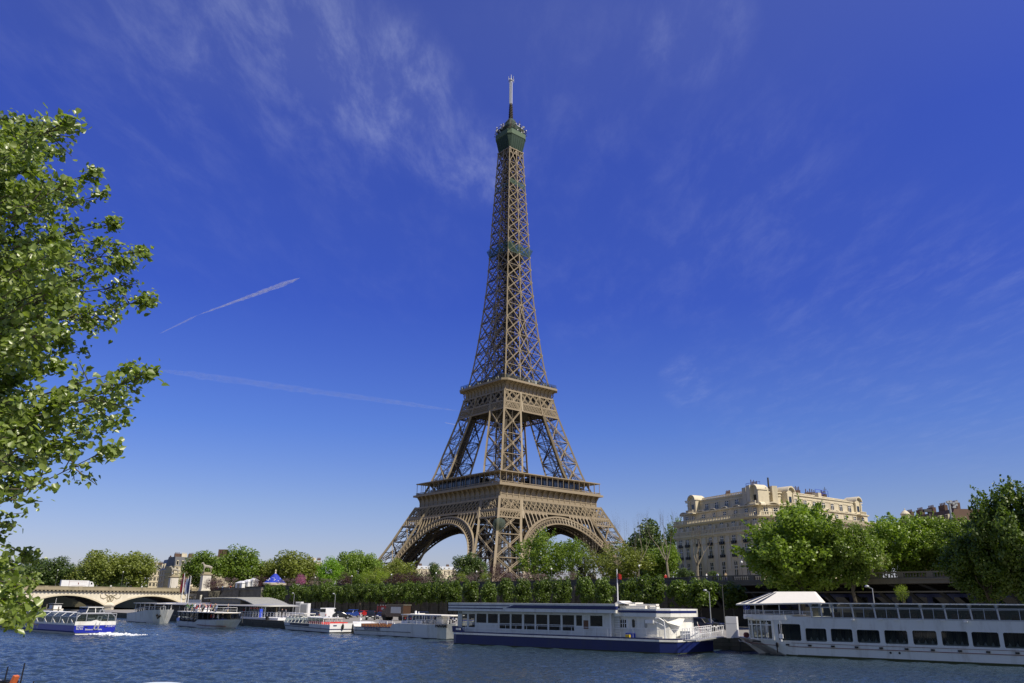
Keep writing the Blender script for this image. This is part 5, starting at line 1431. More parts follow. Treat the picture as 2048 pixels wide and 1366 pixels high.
tree('dark', 'round_tree', 'small distant dark tree under the arch near the pale house', 868, 1128, 34, 520, var=0, group=G)
tree('pink', 'redbud_tree', 'bright pink blossoming tree right of the carousel', 603, 1147, 26, 275, var=0, group=G)
tree('pink', 'redbud_tree', 'lilac pink blossoming tree behind the flags at the bridge end', 372, 1154, 22, 345, var=1, group=G)
tree('lime', 'small_tree', 'yellow green tree between the two statue pedestals', 366, 1138, 26, 370, var=1, group=G)
for x, y, w_, Y, kd, lb in ((690, 1144, 34, 262, 'purple', 'dark purple bush right of the vivid green chestnut'), (812, 1140, 70, 236, 'purple', 'wide dark purple bush under the left arch'), (1000, 1127, 42, 218, 'purple', 'dark purple bush in front of the near tower leg'), (1028, 1140, 40, 212, 'lilac', 'brownish bare bush right of the near tower leg'),
                           (455, 1150, 50, 318, 'lilac', 'brownish lilac bush behind the stair'), (420, 1152, 40, 325, 'lilac', 'brownish bush right of the nearer pedestal'), (430, 1156, 36, 310, 'purple', 'plum coloured bush beside the white stalls'), (862, 1137, 60, 238, 'lilac', 'brown budding bush below the pale distant house'), (915, 1140, 60, 228, 'lilac', 'brown bush below the round dark tree'),
                           (960, 1135, 44, 222, 'lilac', 'brown bush left of the near tower leg'), (1070, 1140, 60, 205, 'lilac', 'low brown bush behind the row right of the tower leg'), (1130, 1138, 50, 200, 'lilac', 'low brown bush below the sparse green tree'), (640, 1150, 50, 275, 'lilac', 'low brown bush right of the pink blossom'),
                           (575, 1152, 40, 285, 'lilac', 'low brown bush right of the carousel rim'), (525, 1150, 36, 300, 'purple', 'plum bush left of the carousel')):
    tree(kd, 'bush', lb, x, y, w_, Y, base=8.0, group='bushes behind the quay wall', cat='bush', hc=.95, var=int(x) % 3, trunk=False)
for x, y, w_, Y, lb in ((924, 1143, 22, 226, 'small lime green sapling behind the row below the round dark tree'), (972, 1142, 24, 220, 'small lime green sapling left of the purple bush at the tower leg'), (735, 1138, 26, 250, 'lime green sapling at the tower\'s left foot')):
    tree('lime', 'small_tree', lb, x, y, w_, Y, group=G, var=2, hc=.9)
tree('airygreen', 'budding_tree', 'sparse light green tree in front of the tower\'s right arch', 1085, 1060, 116, 232, var=0, group=G, hc=.9, matname='planebark')
tree('airygreen', 'budding_tree', 'sparse green tree with visible trunk under the right arch', 1145, 1070, 70, 226, var=1, group=G, hc=.85, matname='planebark')
tree('conifer', 'conifer_tree', 'dark narrow conifer between two sparse trees under the right arch', 1168, 1070, 46, 228, var=0, group=G, hc=.95)
tree('airy', 'budding_tree', 'broad olive budding tree right of the conifer', 1235, 1086, 128, 205, var=1, group=G, hc=.92)
tree('dark', 'chestnut_tree', 'dense dark green tree behind the bare planes beside the building', 1292, 1044, 90, 250, var=1, group=G, hc=.92)
tree('green', 'round_tree', 'green tree behind the bare planes against the building edge', 1325, 1088, 66, 215, var=2, group=G, hc=.92)
tree('airygreen', 'budding_tree', 'sparse pale green tree touching the building\'s edge', 1352, 1030, 46, 240, var=2, group=G, hc=.8)
tree('dark', 'bush', 'dark round shrub at the foot of the bare plane before the building', 1370, 1135, 34, 165, base=8.4, var=2, group='bushes behind the quay wall', cat='bush', hc=.95, trunk=False)
tree('dark', 'bush', 'small dark shrub below the building windows', 1428, 1143, 26, 158, base=8.4, var=0, group='bushes behind the quay wall', cat='bush', hc=.95, trunk=False)
# big trees in front of the building
G2 = 'large trees in front of the building'
tree('plane', 'plane_tree', 'large leafy green plane tree in front of the apartment building', 1585, 1016, 188, 128, base=1.3, var=0, group=G2, bottom=1204, matname='bark')
tree('plane', 'plane_tree', 'leafy plane tree with a leaning trunk right of the large one', 1690, 1044, 104, 124, base=1.3, var=1, group=G2, bottom=1176)
tree('yellowgreen', 'plane_tree', 'yellow green tree behind the balustrade left of the roof lantern', 1790, 1026, 130, 152, var=0, group=G2, hc=.93)
tree('yellowgreen', 'plane_tree', 'yellow green tree below the security camera pole', 1862, 1036, 120, 150, var=1, group=G2, hc=.93)
tree('yellowgreen', 'plane_tree', 'yellow green tree right of the floodlight mast', 1932, 1030, 110, 142, var=2, group=G2, hc=.95)
tree('plane', 'plane_tree', 'yellow green tree behind the large plane against the facade', 1600, 1000, 110, 160, var=2, group=G2, hc=.9)
tree('plane', 'plane_tree', 'green tree filling the gap below the right end of the building', 1725, 1062, 90, 150, var=3, group=G2, hc=.95)
tree('white', 'blossom_tree', 'cream blossoming small tree behind the balustrade', 1737, 1088, 46, 140, group=G2, hc=.8)
tree('deep', 'plane_tree', 'tall dark green tree at the right edge of the picture', 2015, 968, 160, 100, base=1.3, var=0, group=G2, bottom=1212)
tree('deep', 'plane_tree', 'dark green tree hanging over the balustrade left of the tallest one', 1955, 1058, 140, 104, base=1.3, var=1, group=G2, bottom=1216)
tree('deep', 'plane_tree', 'dense lower green tree behind the upper deck at the right edge', 2060, 1010, 130, 112, base=1.3, var=2, group=G2, bottom=1200)
tree('lime', 'sapling', 'small leafy sapling between the boat roof and the gallery', 1800, 1168, 28, 112, base=1.3, var=2, group=G2, bottom=1206)


# a far, unbroken band of foliage that closes the horizon behind the gardens
rng_ = np.random.default_rng(77); PP, NN = [], []
for k in range(330):
    x = rng_.uniform(-60, 1420); Y = rng_.uniform(520, 640); yt = 1152 + rng_.normal() * 5 + 6 * math.sin(x * .021)
    a = on_y(x, yt, Y); r_ = rng_.uniform(3.0, 5.2); n_ = 90
    dd = rng_.normal(size=(n_, 3)); dd /= np.linalg.norm(dd, axis=1, keepdims=True)
    zz = a.z - r_ - abs(rng_.normal()) * 3
    PP.append(np.array([a.x, Y, max(10, zz)]) + dd * r_); NN.append(dd + rng_.normal(size=(n_, 3)) * .6)
    PP.append(np.array([a.x, Y, 10.5]) + dd * r_ * np.array([1.3, 1.3, .8])); NN.append(dd + rng_.normal(size=(n_, 3)) * .6)
o = bpy.data.objects.new('far_treeline', leaves_mesh('far_treeline', np.concatenate(PP), np.concatenate(NN), 1.5, 'lf_dark', seed=3)); COL.objects.link(o)
tag(o, 'low hazy band of distant foliage along the horizon', 'treeline', kind='stuff')


# bare pollarded planes
def bare_tree(label, x, ytop, Y, base, spread, seed, lean=0, levels=5, r=.32):
    a = on_y(x, ytop, Y); H_ = a.z - base; rg = random.Random(seed)
    t = thing('bare_plane_tree', label, 'tree', (a.x, Y, base), 0, 'bare plane trees beside the building')
    g, tw = MB(), MB()

    def grow(p, d, l, rr, lev):
        k = 3
        for i in range(k):
            e = p + d * l / k; tgt = g if lev < 3 else tw; tgt.tube(p, e, rr, rr * .86, 6 if lev < 2 else 4, 0, False); rr *= .86; p = e
            d = (d + Vector((rg.uniform(-.16, .16), rg.uniform(-.16, .16), .08))).normalized()
        if lev >= levels: return
        n = rg.choice((2, 2, 3)) if lev else rg.choice((4, 5))
        for i in range(n):
            q = rg.uniform(0, 6.28) if lev else i * 6.28 / n + rg.uniform(-.4, .4)
            s = spread * (1.0 if lev < 2 else .55)
            nd_ = (d * .8 + Vector((math.cos(q) * s, math.sin(q) * s, .55 if lev else .35))).normalized()
            grow(p, nd_, l * rg.uniform(.62, .85), rr * .68, lev + 1)
    grow(Vector((0, 0, 0)), Vector((lean, 0, 1)).normalized(), H_ * .24, r, 0)
    # scale so that the top reaches the wanted height
    mz = max(v[2] for v in tw.v + g.v); f = H_ / mz
    for m_ in (g, tw): m_.v = [(x_ * f, y_ * f, z_ * f) for x_, y_, z_ in m_.v]
    g.build('trunk', 'planebark', t); tw.build('branches', 'twig', t)
    return t


bare_tree('bare plane tree nearest the building, spreading grey limbs before its facade', 1388, 1032, 160, 8.4, .62, 11, 0, 6, .30)
bare_tree('bare plane tree with a forked pale trunk before the dark green tree', 1330, 1010, 165, 8.4, .6, 21, 0, 6, .26)
bare_tree('tall bare plane tree above the broad olive tree', 1272, 1018, 200, 8.4, .42, 33, 0, 6, .22)
bare_tree('bare plane tree close to the tower\'s right foot', 1232, 1018, 215, 8.4, .42, 41, 0, 6, .22)
bare_tree('thin bare plane tree partly in front of the tower arch', 1190, 1030, 225, 8.4, .4, 57, 0, 6, .2)

# ------------------------------------------------------------------ the poplar at the left edge
PT = Vector((-13.2, 13.0, 1.5))
pop = thing('poplar_tree', 'leafy green poplar reaching into the picture from the left edge', 'tree', PT)
rg = random.Random(9); rng = np.random.default_rng(9)
tk = MB(); zs = [0, 2, 4, 6.5, 9, 11.5, 13.5]; rs = [.42, .36, .33, .27, .2, .13, .05]
for a, b, ra, rb in zip(zs, zs[1:], rs, rs[1:]): tk.tube((0, 0, a), (0, 0, b), ra, rb, 9, 0, False)
tk.build('trunk', 'bark', pop)
tips = [(140, 235, 1.0), (95, 262, .8), (40, 240, .9), (190, 345, 1.0), (120, 300, .9), (212, 388, .9), (232, 446, 1.0), (205, 480, .8), (295, 502, 1.0), (255, 520, .8), (268, 568, .8), (303, 598, 1.0), (240, 625, .8), (140, 668, .7), (170, 700, .7), (307, 745, 1.05), (265, 735, .9), (262, 790, .8), (246, 840, 1.0), (228, 893, 1.0), (160, 890, .9), (120, 845, .8),
        (75, 905, .9), (60, 958, .8), (42, 1026, .7), (12, 1050, .5), (30, 985, .8)]
low = [(62, 1108, .95), (30, 1130, .7), (72, 1160, .6), (45, 1180, .8), (20, 1210, .9), (66, 1215, .6), (76, 1250, .6), (40, 1240, .7)]
for k in range(150):
    y = rg.uniform(245, 930); y = y if y < 800 else 800 + (y - 800) * .6; x = rg.uniform(-70, 150 if y < 700 else (130 if y < 800 else 70)); tips.append((x, y, rg.uniform(.8, 1.2)))
for k in range(10): tips.append((rg.uniform(-80, -25), rg.uniform(900, 1240), .7))
for k in range(14): low.append((rg.uniform(-30, 30), rg.uniform(1120, 1240), .8))
brm = MB(); P_, S_ = [], []
for i, (x, y, s) in enumerate(tips + low):
    if i < 21: s *= 1.35
    elif i < 27: s *= .8
    Y = rg.uniform(11.2, 15.2) if x > 150 else rg.uniform(10.6, 16.4)
    tip = on_y(x, y, Y) - PT
    d0 = Vector((tip.x, tip.y, 0)); ln = d0.length
    base = Vector((0, 0, max(1.6, min(12.5, tip.z - rg.uniform(.3, .55) * ln if i < len(tips) else tip.z + .8))))
    c1 = base.lerp(tip, .45) + Vector((0, 0, rg.uniform(.0, .5)))
    pts = []
    for q in range(9):
        f = q / 8; p = base * (1 - f) ** 2 + c1 * (2 * f * (1 - f)) + tip * f * f; pts.append(p)
    for q in range(8): brm.tube(pts[q], pts[q + 1], .05 * (1 - q / 8) ** 1.5 + .006, .05 * (1 - (q + 1) / 8) ** 1.5 + .006, 5, 0, False)
    # side twigs with leaves along the outer half
    L_ = (tip - base).length
    for q in range(int(24 * s) + 10):
        f = rg.uniform(.15, 1.0) ** .6; p = base * (1 - f) ** 2 + c1 * (2 * f * (1 - f)) + tip * f * f
        reach = (.34 + .8 * (1 - f)) * s
        d = Vector((rg.gauss(0, 1), rg.gauss(0, 1), rg.gauss(-.15, .75))).normalized(); e = p + d * reach * rg.uniform(.4, 1); e = e + (tip - base).normalized() * reach * .35
        if f > .95: e = tip + d * .08
        brm.tube(p, e, .012, .005, 3, 0, False)
        for m_ in range(rg.randint(13, 20)):
            ff = rg.uniform(.25, 1.08); P_.append(p.lerp(e, ff) + Vector((rg.gauss(0, .065), rg.gauss(0, .065), rg.gauss(-.02, .065)))); S_.append(rg.uniform(.058, .118))
brm.build('branches', 'bark', pop)
P_ = np.array([tuple(p) for p in P_]); nr = rng.normal(size=P_.shape) * .75 + np.array([.55, -.45, .55])
c = bpy.data.objects.new('leaves', leaves_mesh('leaves', P_, nr, np.array(S_), 'lf_poplar', 'heart', 4)); COL.objects.link(c); c.parent = pop
cat_ = MB()   # hanging catkins
for k in range(160):
    p = Vector(P_[rg.randrange(len(P_))]); cat_.tube(p, p + Vector((rg.uniform(-.01, .01), 0, -rg.uniform(.08, .16))), .006, .005, 3, 0, False)
cat_.build('catkins', 'twig', pop)
# ------------------------------------------------------------------ boats
def hull(g, st, yc, m=0, zb=-.6):
    """stations: (s, half width at deck, half width at waterline, deck height)"""
    rings = []
    for s, wd, ww, z in st:
        s2 = s if not isinstance(s, tuple) else s[0]; s3 = s if not isinstance(s, tuple) else s[1]
        rings.append([(s2, yc - wd, z), (s3, yc - ww, .05), (s3, yc - ww * .8, zb), (s3, yc + ww * .8, zb), (s3, yc + ww, .05), (s2, yc + wd, z)])
    return g.loft(rings, True, m)


def rail(g, pts, h, r=.025, step=1.0, mid=1):
    for a, b in zip(pts, pts[1:]):
        a = Vector(a); b = Vector(b); L_ = (b - a).length; n = max(1, int(L_ / step))
        g.bar(a + Vector((0, 0, h)), b + Vector((0, 0, h)), r * 2)
        for k in range(mid): z = h * (k + 1) / (mid + 1); g.bar(a + Vector((0, 0, z)), b + Vector((0, 0, z)), r * 1.3)
        for k in range(n + 1): p = a.lerp(b, k / n); g.bar(p, p + Vector((0, 0, h)), r * 1.6)


def pane(name, x0, x1, z0, z1, y, matname, parent, frame=None, fw_=.06, fmat='whiteclean'):
    g = MB(); g.add([(x0, y, z0), (x1, y, z0), (x1, y, z1), (x0, y, z1)], [(0, 1, 2, 3)]); o = g.build(name, matname, parent)
    if frame:
        g = MB(); d = .05
        g.box(x0 - fw_, x0, y - d, y + .01, z0 - fw_, z1 + fw_); g.box(x1, x1 + fw_, y - d, y + .01, z0 - fw_, z1 + fw_); g.box(x0, x1, y - d, y + .01, z0 - fw_, z0); g.box(x0, x1, y - d, y + .01, z1, z1 + fw_)
        g.build('frame', fmat, o)
    return o


M['paneA'] = glassmat('saloon glass', (.02, .024, .022), .62, .04)
M['paneB'] = glassmat('clear canopy glass', (.05, .065, .06), .38, .04)
M['rubber'] = M['black']

# ---- navy barge
F1 = waterline((908, 1288), (1350, 1309))
b = thing('barge', 'long navy hulled barge with white cabin and striped roof edge', 'boat', F1.P, F1.ang)
B1 = 7.2
g = MB(); g.prism([(-.3, .25), (.3, 0), (28.2, 0), (29.9, .7), (31.0, B1), (0, B1), (-.4, B1 - .8)], .1, 1.42); g.build('hull', 'navy', b)
g = MB(); g.prism([(-.28, .27), (.3, .02), (28.2, .02), (29.88, .72), (30.98, B1), (0, B1), (-.38, B1 - .8)], -.5, .1); g.build('waterline_band', 'scum', b)
g = MB()
for (x0_, y0_), (x1_, y1_) in (((-.3, .2), (.3, -.04)), ((.3, -.04), (28.2, -.04)), ((28.2, -.04), (29.95, .68)), ((29.95, .68), (31.05, B1))): g.bar((x0_, y0_, 1.26), (x1_, y1_, 1.26), .06, .2)
g.build('rub_strake', 'white', b)
g = MB(); g.side([(-.32, 1.42), (1.6, 1.42), (.9, 2.02), (-.45, 2.1)], 0.02, .14); g.box(-.42, -.3, .1, B1, 1.4, 2.1)
g.bar((.3, .02, 1.46), (28.2, .02, 1.46), .12, .08); g.bar((28.2, .02, 1.46), (29.9, .7, 1.46), .12, .08); g.bar((29.9, .7, 1.46), (31, B1, 1.46), .12, .08); g.build('bulwark', 'navy', b)
g = MB(); g.box(.25, .95, -.02, .02, 1.65, 1.88); g.build('name_plate', 'white2', b)
g = MB(); g.prism([(-.2, .3), (28.2, .1), (29.7, .8), (30.7, B1 - .1), (0, B1 - .1)], 1.42, 1.46); g.build('deck', 'grey', b)
# cabins: side walls with real openings, interior behind
yb = .9
sW = lambda x, y=1235: F1.s(x, y, yb)
wins = [(915.6, 934), (937.6, 950), (953, 972.8), (975.7, 995.5), (999, 1019.6), (1022.6, 1043.8), (1048, 1069), (1072, 1094.6), (1098, 1121), (1124.7, 1148), (1152, 1164), (1180, 1204.6)]
g = MB(); g.box(.35, 22.6, yb + .08, 6.4, 1.46, 1.5); g.box(.35, 22.6, 6.3, 6.4, 1.46, 3.9); g.box(22.5, 22.6, yb, 6.4, 1.46, 3.9); g.box(.35, 22.6, yb, 6.4, 3.88, 3.92)
ws_ = [(sW(a), sW(c)) for a, c in wins]
zs_ = []
for i, (x0_, x1_) in enumerate(ws_):
    if i < 2: zs_.append((2.0, 3.55))
    elif i < 4: zs_.append((2.55, 3.6))
    elif i < 10: zs_.append((1.95, 3.62))
    else: zs_.append((2.5, 3.62))
prev = .35
for (x0_, x1_), (z0_, z1_) in zip(ws_, zs_):
    g.box(prev, x0_, yb, yb + .08, 1.46, 3.92); g.box(x0_, x1_, yb, yb + .08, 1.46, z0_); g.box(x0_, x1_, yb, yb + .08, z1_, 3.92); prev = x1_
g.box(prev, 22.6, yb, yb + .08, 1.46, 3.92)
g.box(.35, .43, yb, 6.4, 1.46, 2.0); g.box(.35, .43, yb, yb + .12, 2, 3.9); g.box(.35, .43, 3.4, 3.6, 2, 3.9)
g.build('cabin', 'white', b)
for i, ((x0_, x1_), (z0_, z1_)) in enumerate(zip(ws_, zs_)):
    w_ = pane('window', x0_, x1_, z0_, z1_, yb + .05, 'paneA', b)
    if 4 <= i < 10 or i < 2:
        g = MB(); g.box(x0_, x1_, yb - .02, yb + .05, z0_ + (z1_ - z0_) * .32, z0_ + (z1_ - z0_) * .32 + .07); g.build('glazing_bar', 'white', w_)
g = MB(); g.box(.6, 22.3, 3.4, 3.5, 1.5, 3.8)
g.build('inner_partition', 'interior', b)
g = MB()
for k in range(16): g.box(1.2 + k * 1.3, 1.9 + k * 1.3, 2.0, 2.7, 1.5, 2.25); g.box(1.2 + k * 1.3, 1.28 + k * 1.3, 2.0, 2.7, 2.25, 2.6)
g.build('saloon_seats', 'wood', b)
x0_, x1_ = sW(1167), sW(1176.4); g = MB(); g.box(x0_, x1_, yb - .03, yb - .005, 2.2, 3.1); g.build('door_panel', 'wood', b)
# roof with striped edge
g = MB(); g.box(-1.1, 23.1, -.02, 6.9, 3.92, 4.02); g.box(-1.1, 23.1, .0, 6.9, 4.02, 4.8); g.box(-1.12, 23.12, -.05, 6.95, 4.8, 4.88); rf = g.build('roof', 'white', b)
g = MB(); g.box(-1.13, 8.6, -.025, -.002, 4.52, 4.62); g.box(-1.13, 7.6, -.03, -.002, 4.18, 4.3)
g.side([(8.0, 4.3), (23.1, 4.28), (23.1, 4.66), (9.2, 4.66)], -.035, -.002); g.box(23.1, 23.13, 0, 2.2, 4.28, 4.66); g.box(-1.13, -1.1, 0, 6.9, 4.18, 4.3)
g.build('navy_stripe', 'navy', rf)
# aft cabin
ya = .75
g = MB(); g.prism([(22.62, ya), (27.6, ya), (28.7, 1.4), (29.4, 5.6), (29.2, 6.4), (22.62, 6.4)], 1.46, 3.6); g.build('aft_cabin', 'white', b)
g = MB(); g.prism([(22.7, .35), (27.8, .35), (29.1, 1.1), (29.9, 5.8), (29.6, 6.8), (22.7, 6.8)], 3.6, 4.42); rf2 = g.build('aft_roof', 'white', b)
g = MB()
for (p, q) in (((23.2, .34), (27.8, .34)), ((27.8, .34), (29.11, 1.09)), ((29.11, 1.09), (29.91, 5.8))): g.bar((*p, 4.12), (*q, 4.12), .03, .24)
g.build('navy_stripe', 'navy', rf2)
g = MB(); g.box(23.3, 24.9, 1.2, 3, 4.88, 5.05); g.box(23.15, 26.3, .8, 3.2, 4.42, 4.72); g.box(25.0, 27.4, 1.2, 1.9, 4.72, 4.9); g.box(26.8, 27.6, .9, 1.6, 4.42, 4.65); g.side([(22.7, 4.88), (24.3, 4.88), (23.6, 5.02), (23.2, 5.22), (22.8, 5.0)], .5, 3); g.build('roof_locker', 'white2', b)
g = MB(); ss0, ss1 = F1.s(1180 + 62, 1250, ya), F1.s(1254, 1250, ya); z0_, z1_ = 2.45, 3.25
o = pane('window', ss0 - .05, ss1 - .05, z0_, z1_, ya - .015, 'dkglass', b)
g.box(ss0 - .35, ss0 - .05, ya - .06, ya, z0_ - .05, z1_ + .1); g.box(ss1 - .05, ss1 + .2, ya - .06, ya, z0_ - .05, z1_ + .1); g.box(ss0 - .1, ss1, ya - .12, ya, z0_ - .12, z0_ - .02)
for k in range(1, 3): x = ss0 - .05 + (ss1 - ss0) * k / 3; g.box(x - .03, x + .03, ya - .05, ya - .01, z0_, z1_)
g.box(ss0 - .05, ss1 - .05, ya - .05, ya - .01, (z0_ + z1_) / 2, (z0_ + z1_) / 2 + .05); g.build('frame', 'whiteclean', o)
for x, gl in ((1267, 1), (1291.5, 0)):
    s = F1.s(x, 1247, ya); g = MB(); g.loft([[(s + .16 * c_, ya - .03, 2.9 + z_) for c_, z_ in ((-1, -.3), (-.6, -.42), (.6, -.42), (1, -.3), (1, .3), (.6, .42), (-.6, .42), (-1, .3))], [(s + .16 * c_, ya - .005, 2.9 + z_) for c_, z_ in ((-1, -.3), (-.6, -.42), (.6, -.42), (1, -.3), (1, .3), (.6, .42), (-.6, .42), (-1, .3))]]); g.build('porthole', 'dkglass' if gl else 'grey', b)
s = F1.s(1302, 1245, ya); g = MB(); g.box(s - .45, s + .5, ya - .5, ya, 2.95, 3.3); g.build('vent_box', 'whiteclean', b)
g = MB(); s = F1.s(1235, 1250, .6)
for x in (s - .35, s + .35): g.bar((x, .55, 1.5), (x, .55, 3.9), .05)
for k in range(9): g.bar((s - .35, .55, 1.7 + k * .25), (s + .35, .55, 1.7 + k * .25), .04)
g.build('ladder', 'grey', b)
s = F1.s(1222, 1250, .7); g = MB(); g.box(s - .08, s + .12, .55, .75, 1.46, 3.9); g.build('post', 'whiteclean', b)
g = MB(); s = F1.s(1236, 1208, 2); top = F1.z(1235.5, 1138, 2); g.tube((s, 2, 4.88), (s, 2, top), .075, .05, 8); fp_ = g.build('flagpole', 'antenna', b)
g = MB(); g.box(s + .06, s + .1, 1.97, 2.03, top - 1.1, top - .5); g.loft([[(s + .07, 1.98, top - .45), (s + .07, 2.0, top - 1.0)], [(s + .3, 1.9, top - .5), (s + .3, 1.92, top - 1.1)], [(s + .55, 2.02, top - .62), (s + .55, 2.04, top - 1.15)]], False, 0, False); g.build('flag', 'red', fp_)
g = MB(); rail(g, [(1.7, .08, 1.48), (28.2, .08, 1.48), (29.8, .78, 1.48), (30.9, B1 - .2, 1.48)], .92, .02, 1.55, 1); g.build('railing', 'whiteclean', b)
g = MB(); g.path([(27.9, -.05, 3.5), (28.3, .0, 3.5), (28.7, .25, 3.2), (28.75, .3, 2.5), (28.75, .3, 1.5)], .07, 6); g.path([(27.0, .6, 3.2), (28.2, .1, 3.0), (28.7, .25, 2.7)], .04, 5); g.build('davit', 'whiteclean', b)
g = MB(); g.loft([[(28.3, .7, 3.55), (29.6, 3.4, 3.45)], [(28.7, 1.0, 3.05), (29.55, 3.0, 3.0)], [(28.9, 1.7, 2.55), (29.5, 2.2, 2.7)]], False, 0, False); g.build('canvas_wrap', 'cream', b)
g = MB(); g.box(24.0, 25.0, .4, 1.0, 1.46, 1.95); g.build('deck_tank', 'plblue', b)
s = F1.s(1256, 1273, .3); g = MB(); g.box(s - .25, s + .25, .15, .5, 1.46, 1.75); g.build('crate', 'yellow', b)
g = MB(); g.box(s + 1.5, s + 4.0, .45, .7, 1.5, 1.62); g.box(s + 1.6, s + 1.7, .45, .7, 1.46, 1.5); g.build('deck_bench', 'white2', b)
# stern rail boxes and flag
g = MB(); g.box(29.4, 30.5, 2.5, 5.5, 1.46, 2.2); rail(g, [(29.3, 6.5, 1.6), (30.8, 6.7, 1.6)], 1.0, .02, .8, 1); g.build('stern_locker', 'whiteclean', b)
g = MB(); g.tube((30.6, 5.2, 1.5), (30.2, 5.2, 3.1), .03, .03, 6); stf = g.build('stern_flagstaff', 'white2', b)
g = MB(); g.loft([[(30.25, 5.2, 2.95), (30.5, 5.2, 2.0)], [(30.45, 5.15, 2.7), (30.65, 5.18, 1.95)]], False, 0, False); g.build('flag', 'red', stf)
# gangway to the quay
a_ = on_z(1440, 1264, 1.9)
gw = thing('gangway', 'white railed gangway from the navy barge to the quay', 'gangway', on_z(1392, 1281, 1.55), math.atan2((on_z(1448, 1274, 1.5) - on_z(1392, 1281, 1.55)).y, (on_z(1448, 1274, 1.5) - on_z(1392, 1281, 1.55)).x))
Lg = (on_z(1448, 1274, 1.5) - on_z(1392, 1281, 1.55)).length
g = MB(); g.box(0, Lg, 0, 1.3, -.1, .02); g.build('walkway', 'grey', gw)
g = MB()
for y in (0, 1.3): rail(g, [(0, y, 0), (Lg, y, .1)], 1.05, .03, .9, 1); g.bar((Lg - 1, y, 0), (Lg, y, 1.05), .04)
g.build('railing', 'whiteclean', gw)
p = on_z(1466, 1276, 1.3); kb = thing('kiosk', 'tall white box kiosk on the quay beside the gangway', 'kiosk', (p.x, p.y, 1.302), R(-25))
g = MB(); g.box(-.62, .62, -.5, .5, 0, 2.3); g.build('cabinet', 'whiteclean', kb); g = MB(); g.box(-.62, .62, -.51, -.5, 1.55, 1.57); g.build('seam', 'grey', kb)

# ---- two-deck restaurant boat at the right
F2 = waterline((1560, 1312), (2048, 1334))
b = thing('restaurant_boat', 'large white two-deck passenger boat with dark windows and a cream awning', 'boat', F2.P, F2.ang)
B2 = 6.8; LE = 27
g = MB(); hull(g, [((-5.7, -2.6), .1, .1, 1.62), ((-4.4, -1.8), 1.5, .8, 1.56), ((-2.6, -.6), 2.9, 2.1, 1.5), ((-.5, .6), 3.35, 3.2, 1.48), (2, 3.4, 3.38, 1.47), (LE, 3.4, 3.4, 1.47)], B2 / 2); g.build('hull', 'white', b)
g = MB(); g.prism([(-2.4, 3.3), (-.6, 1.28), (.6, .17), (2, -.0), (LE, -.02), (LE, B2), (2, B2), (.6, B2 - .2), (-.6, B2 - 1.3)], -.5, .2); g.build('waterline_band', 'scum', b)


def hully(s):    # near side of the hull at deck height
    for (a, ya_), (c, yc_) in zip([(-5.7, 3.3), (-4.4, 1.9), (-2.6, .5), (-.5, .05), (2, 0), (30, 0)], [(-4.4, 1.9), (-2.6, .5), (-.5, .05), (2, 0), (30, 0)]):
        if s <= c: return ya_ + (yc_ - ya_) * (s - a) / (c - a)
    return 0


g = MB()
for z0_, z1_, w_ in ((1.28, 1.28, .03), (1.12, .93, .05)):
    xs_ = [-5.5, -4.4, -3.5, -2.6, -1.5, -.5, 2, LE]
    for s0, s1 in zip(xs_, xs_[1:]):
        za = z0_ + (z1_ - z0_) * min(1, (s0 + 5.5) / 8); zc2 = z0_ + (z1_ - z0_) * min(1, (s1 + 5.5) / 8)
        fl = lambda z: .0
        k = .75
        g.bar((s0 + (.5 if s0 < -2 else 0), hully(s0) - .02 + (.12 if s0 < 0 else 0), za), (s1 + (.5 if s1 < -2 else 0), hully(s1) - .02 + (.12 if s1 < 0 else 0), zc2), w_, w_)
g.build('rub_line', 'rust', b)
s = .9
while s < LE: g = MB(); g.box(s - .16, s + .16, -.14, .0, 1.03, 1.18); g.build('fender_block', 'black', b); s += 2.22
g = MB()
for s in (F2.s(1782, 1311), F2.s(1800, 1312)): g.tube((s, -.03, .72), (s, .05, .72), .1, .1, 10)
g.build('discharge_port', 'black', b)
# main deck saloon
wins = [(1557, 1602, 1248, 1281), (1611.4, 1653, 1257, 1283), (1662, 1705, 1258, 1284), (1714, 1759, 1260, 1286), (1769, 1814.6, 1261, 1288), (1825, 1873, 1261.5, 1290), (1882.6, 1935, 1262.5, 1292), (1943, 1997, 1264.5, 1294.5), (2006, 2062, 1266, 1297)]
wl = []
for a_, c_, t0, t1 in wins:
    s0, s1 = F2.s(a_, 1270), F2.s(c_, 1270); wl.append((s0, s1, F2.z((a_ + c_) / 2, t1), F2.z((a_ + c_) / 2, t0)))
g = MB(); prev = -.55; yk = .0
for s0, s1, z0_, z1_ in wl:
    g.box(prev, s0, yk, yk + .08, 1.47, 3.72); g.box(s0, s1, yk, yk + .08, 1.47, z0_); g.box(s0, s1, yk, yk + .08, z1_, 3.72)
    for (xx, sx_) in ((s0, 1), (s1, -1)):
        for (zz_, sz_) in ((z0_, 1), (z1_, -1)): g.side([(xx, zz_), (xx + sx_ * .1, zz_), (xx, zz_ + sz_ * .1)][:: (1 if sx_ * sz_ > 0 else -1)], yk + .0, yk + .08)
    prev = s1
g.box(prev, LE, yk, yk + .08, 1.47, 3.72); g.box(-.55, LE, B2 - .1, B2, 1.47, 3.72); g.box(LE - .1, LE, 0.08, B2 - .1, 1.47, 3.72)
g.box(-3.6, LE, .1, B2 - .1, 3.66, 3.72); g.build('saloon_wall', 'white', b)
for s0, s1, z0_, z1_ in wl:
    pane('window', s0, s1, z0_, z1_, yk + .06, 'paneA', b)
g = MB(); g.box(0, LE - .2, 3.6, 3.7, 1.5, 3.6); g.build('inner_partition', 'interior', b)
cu = MB(); tb = MB()
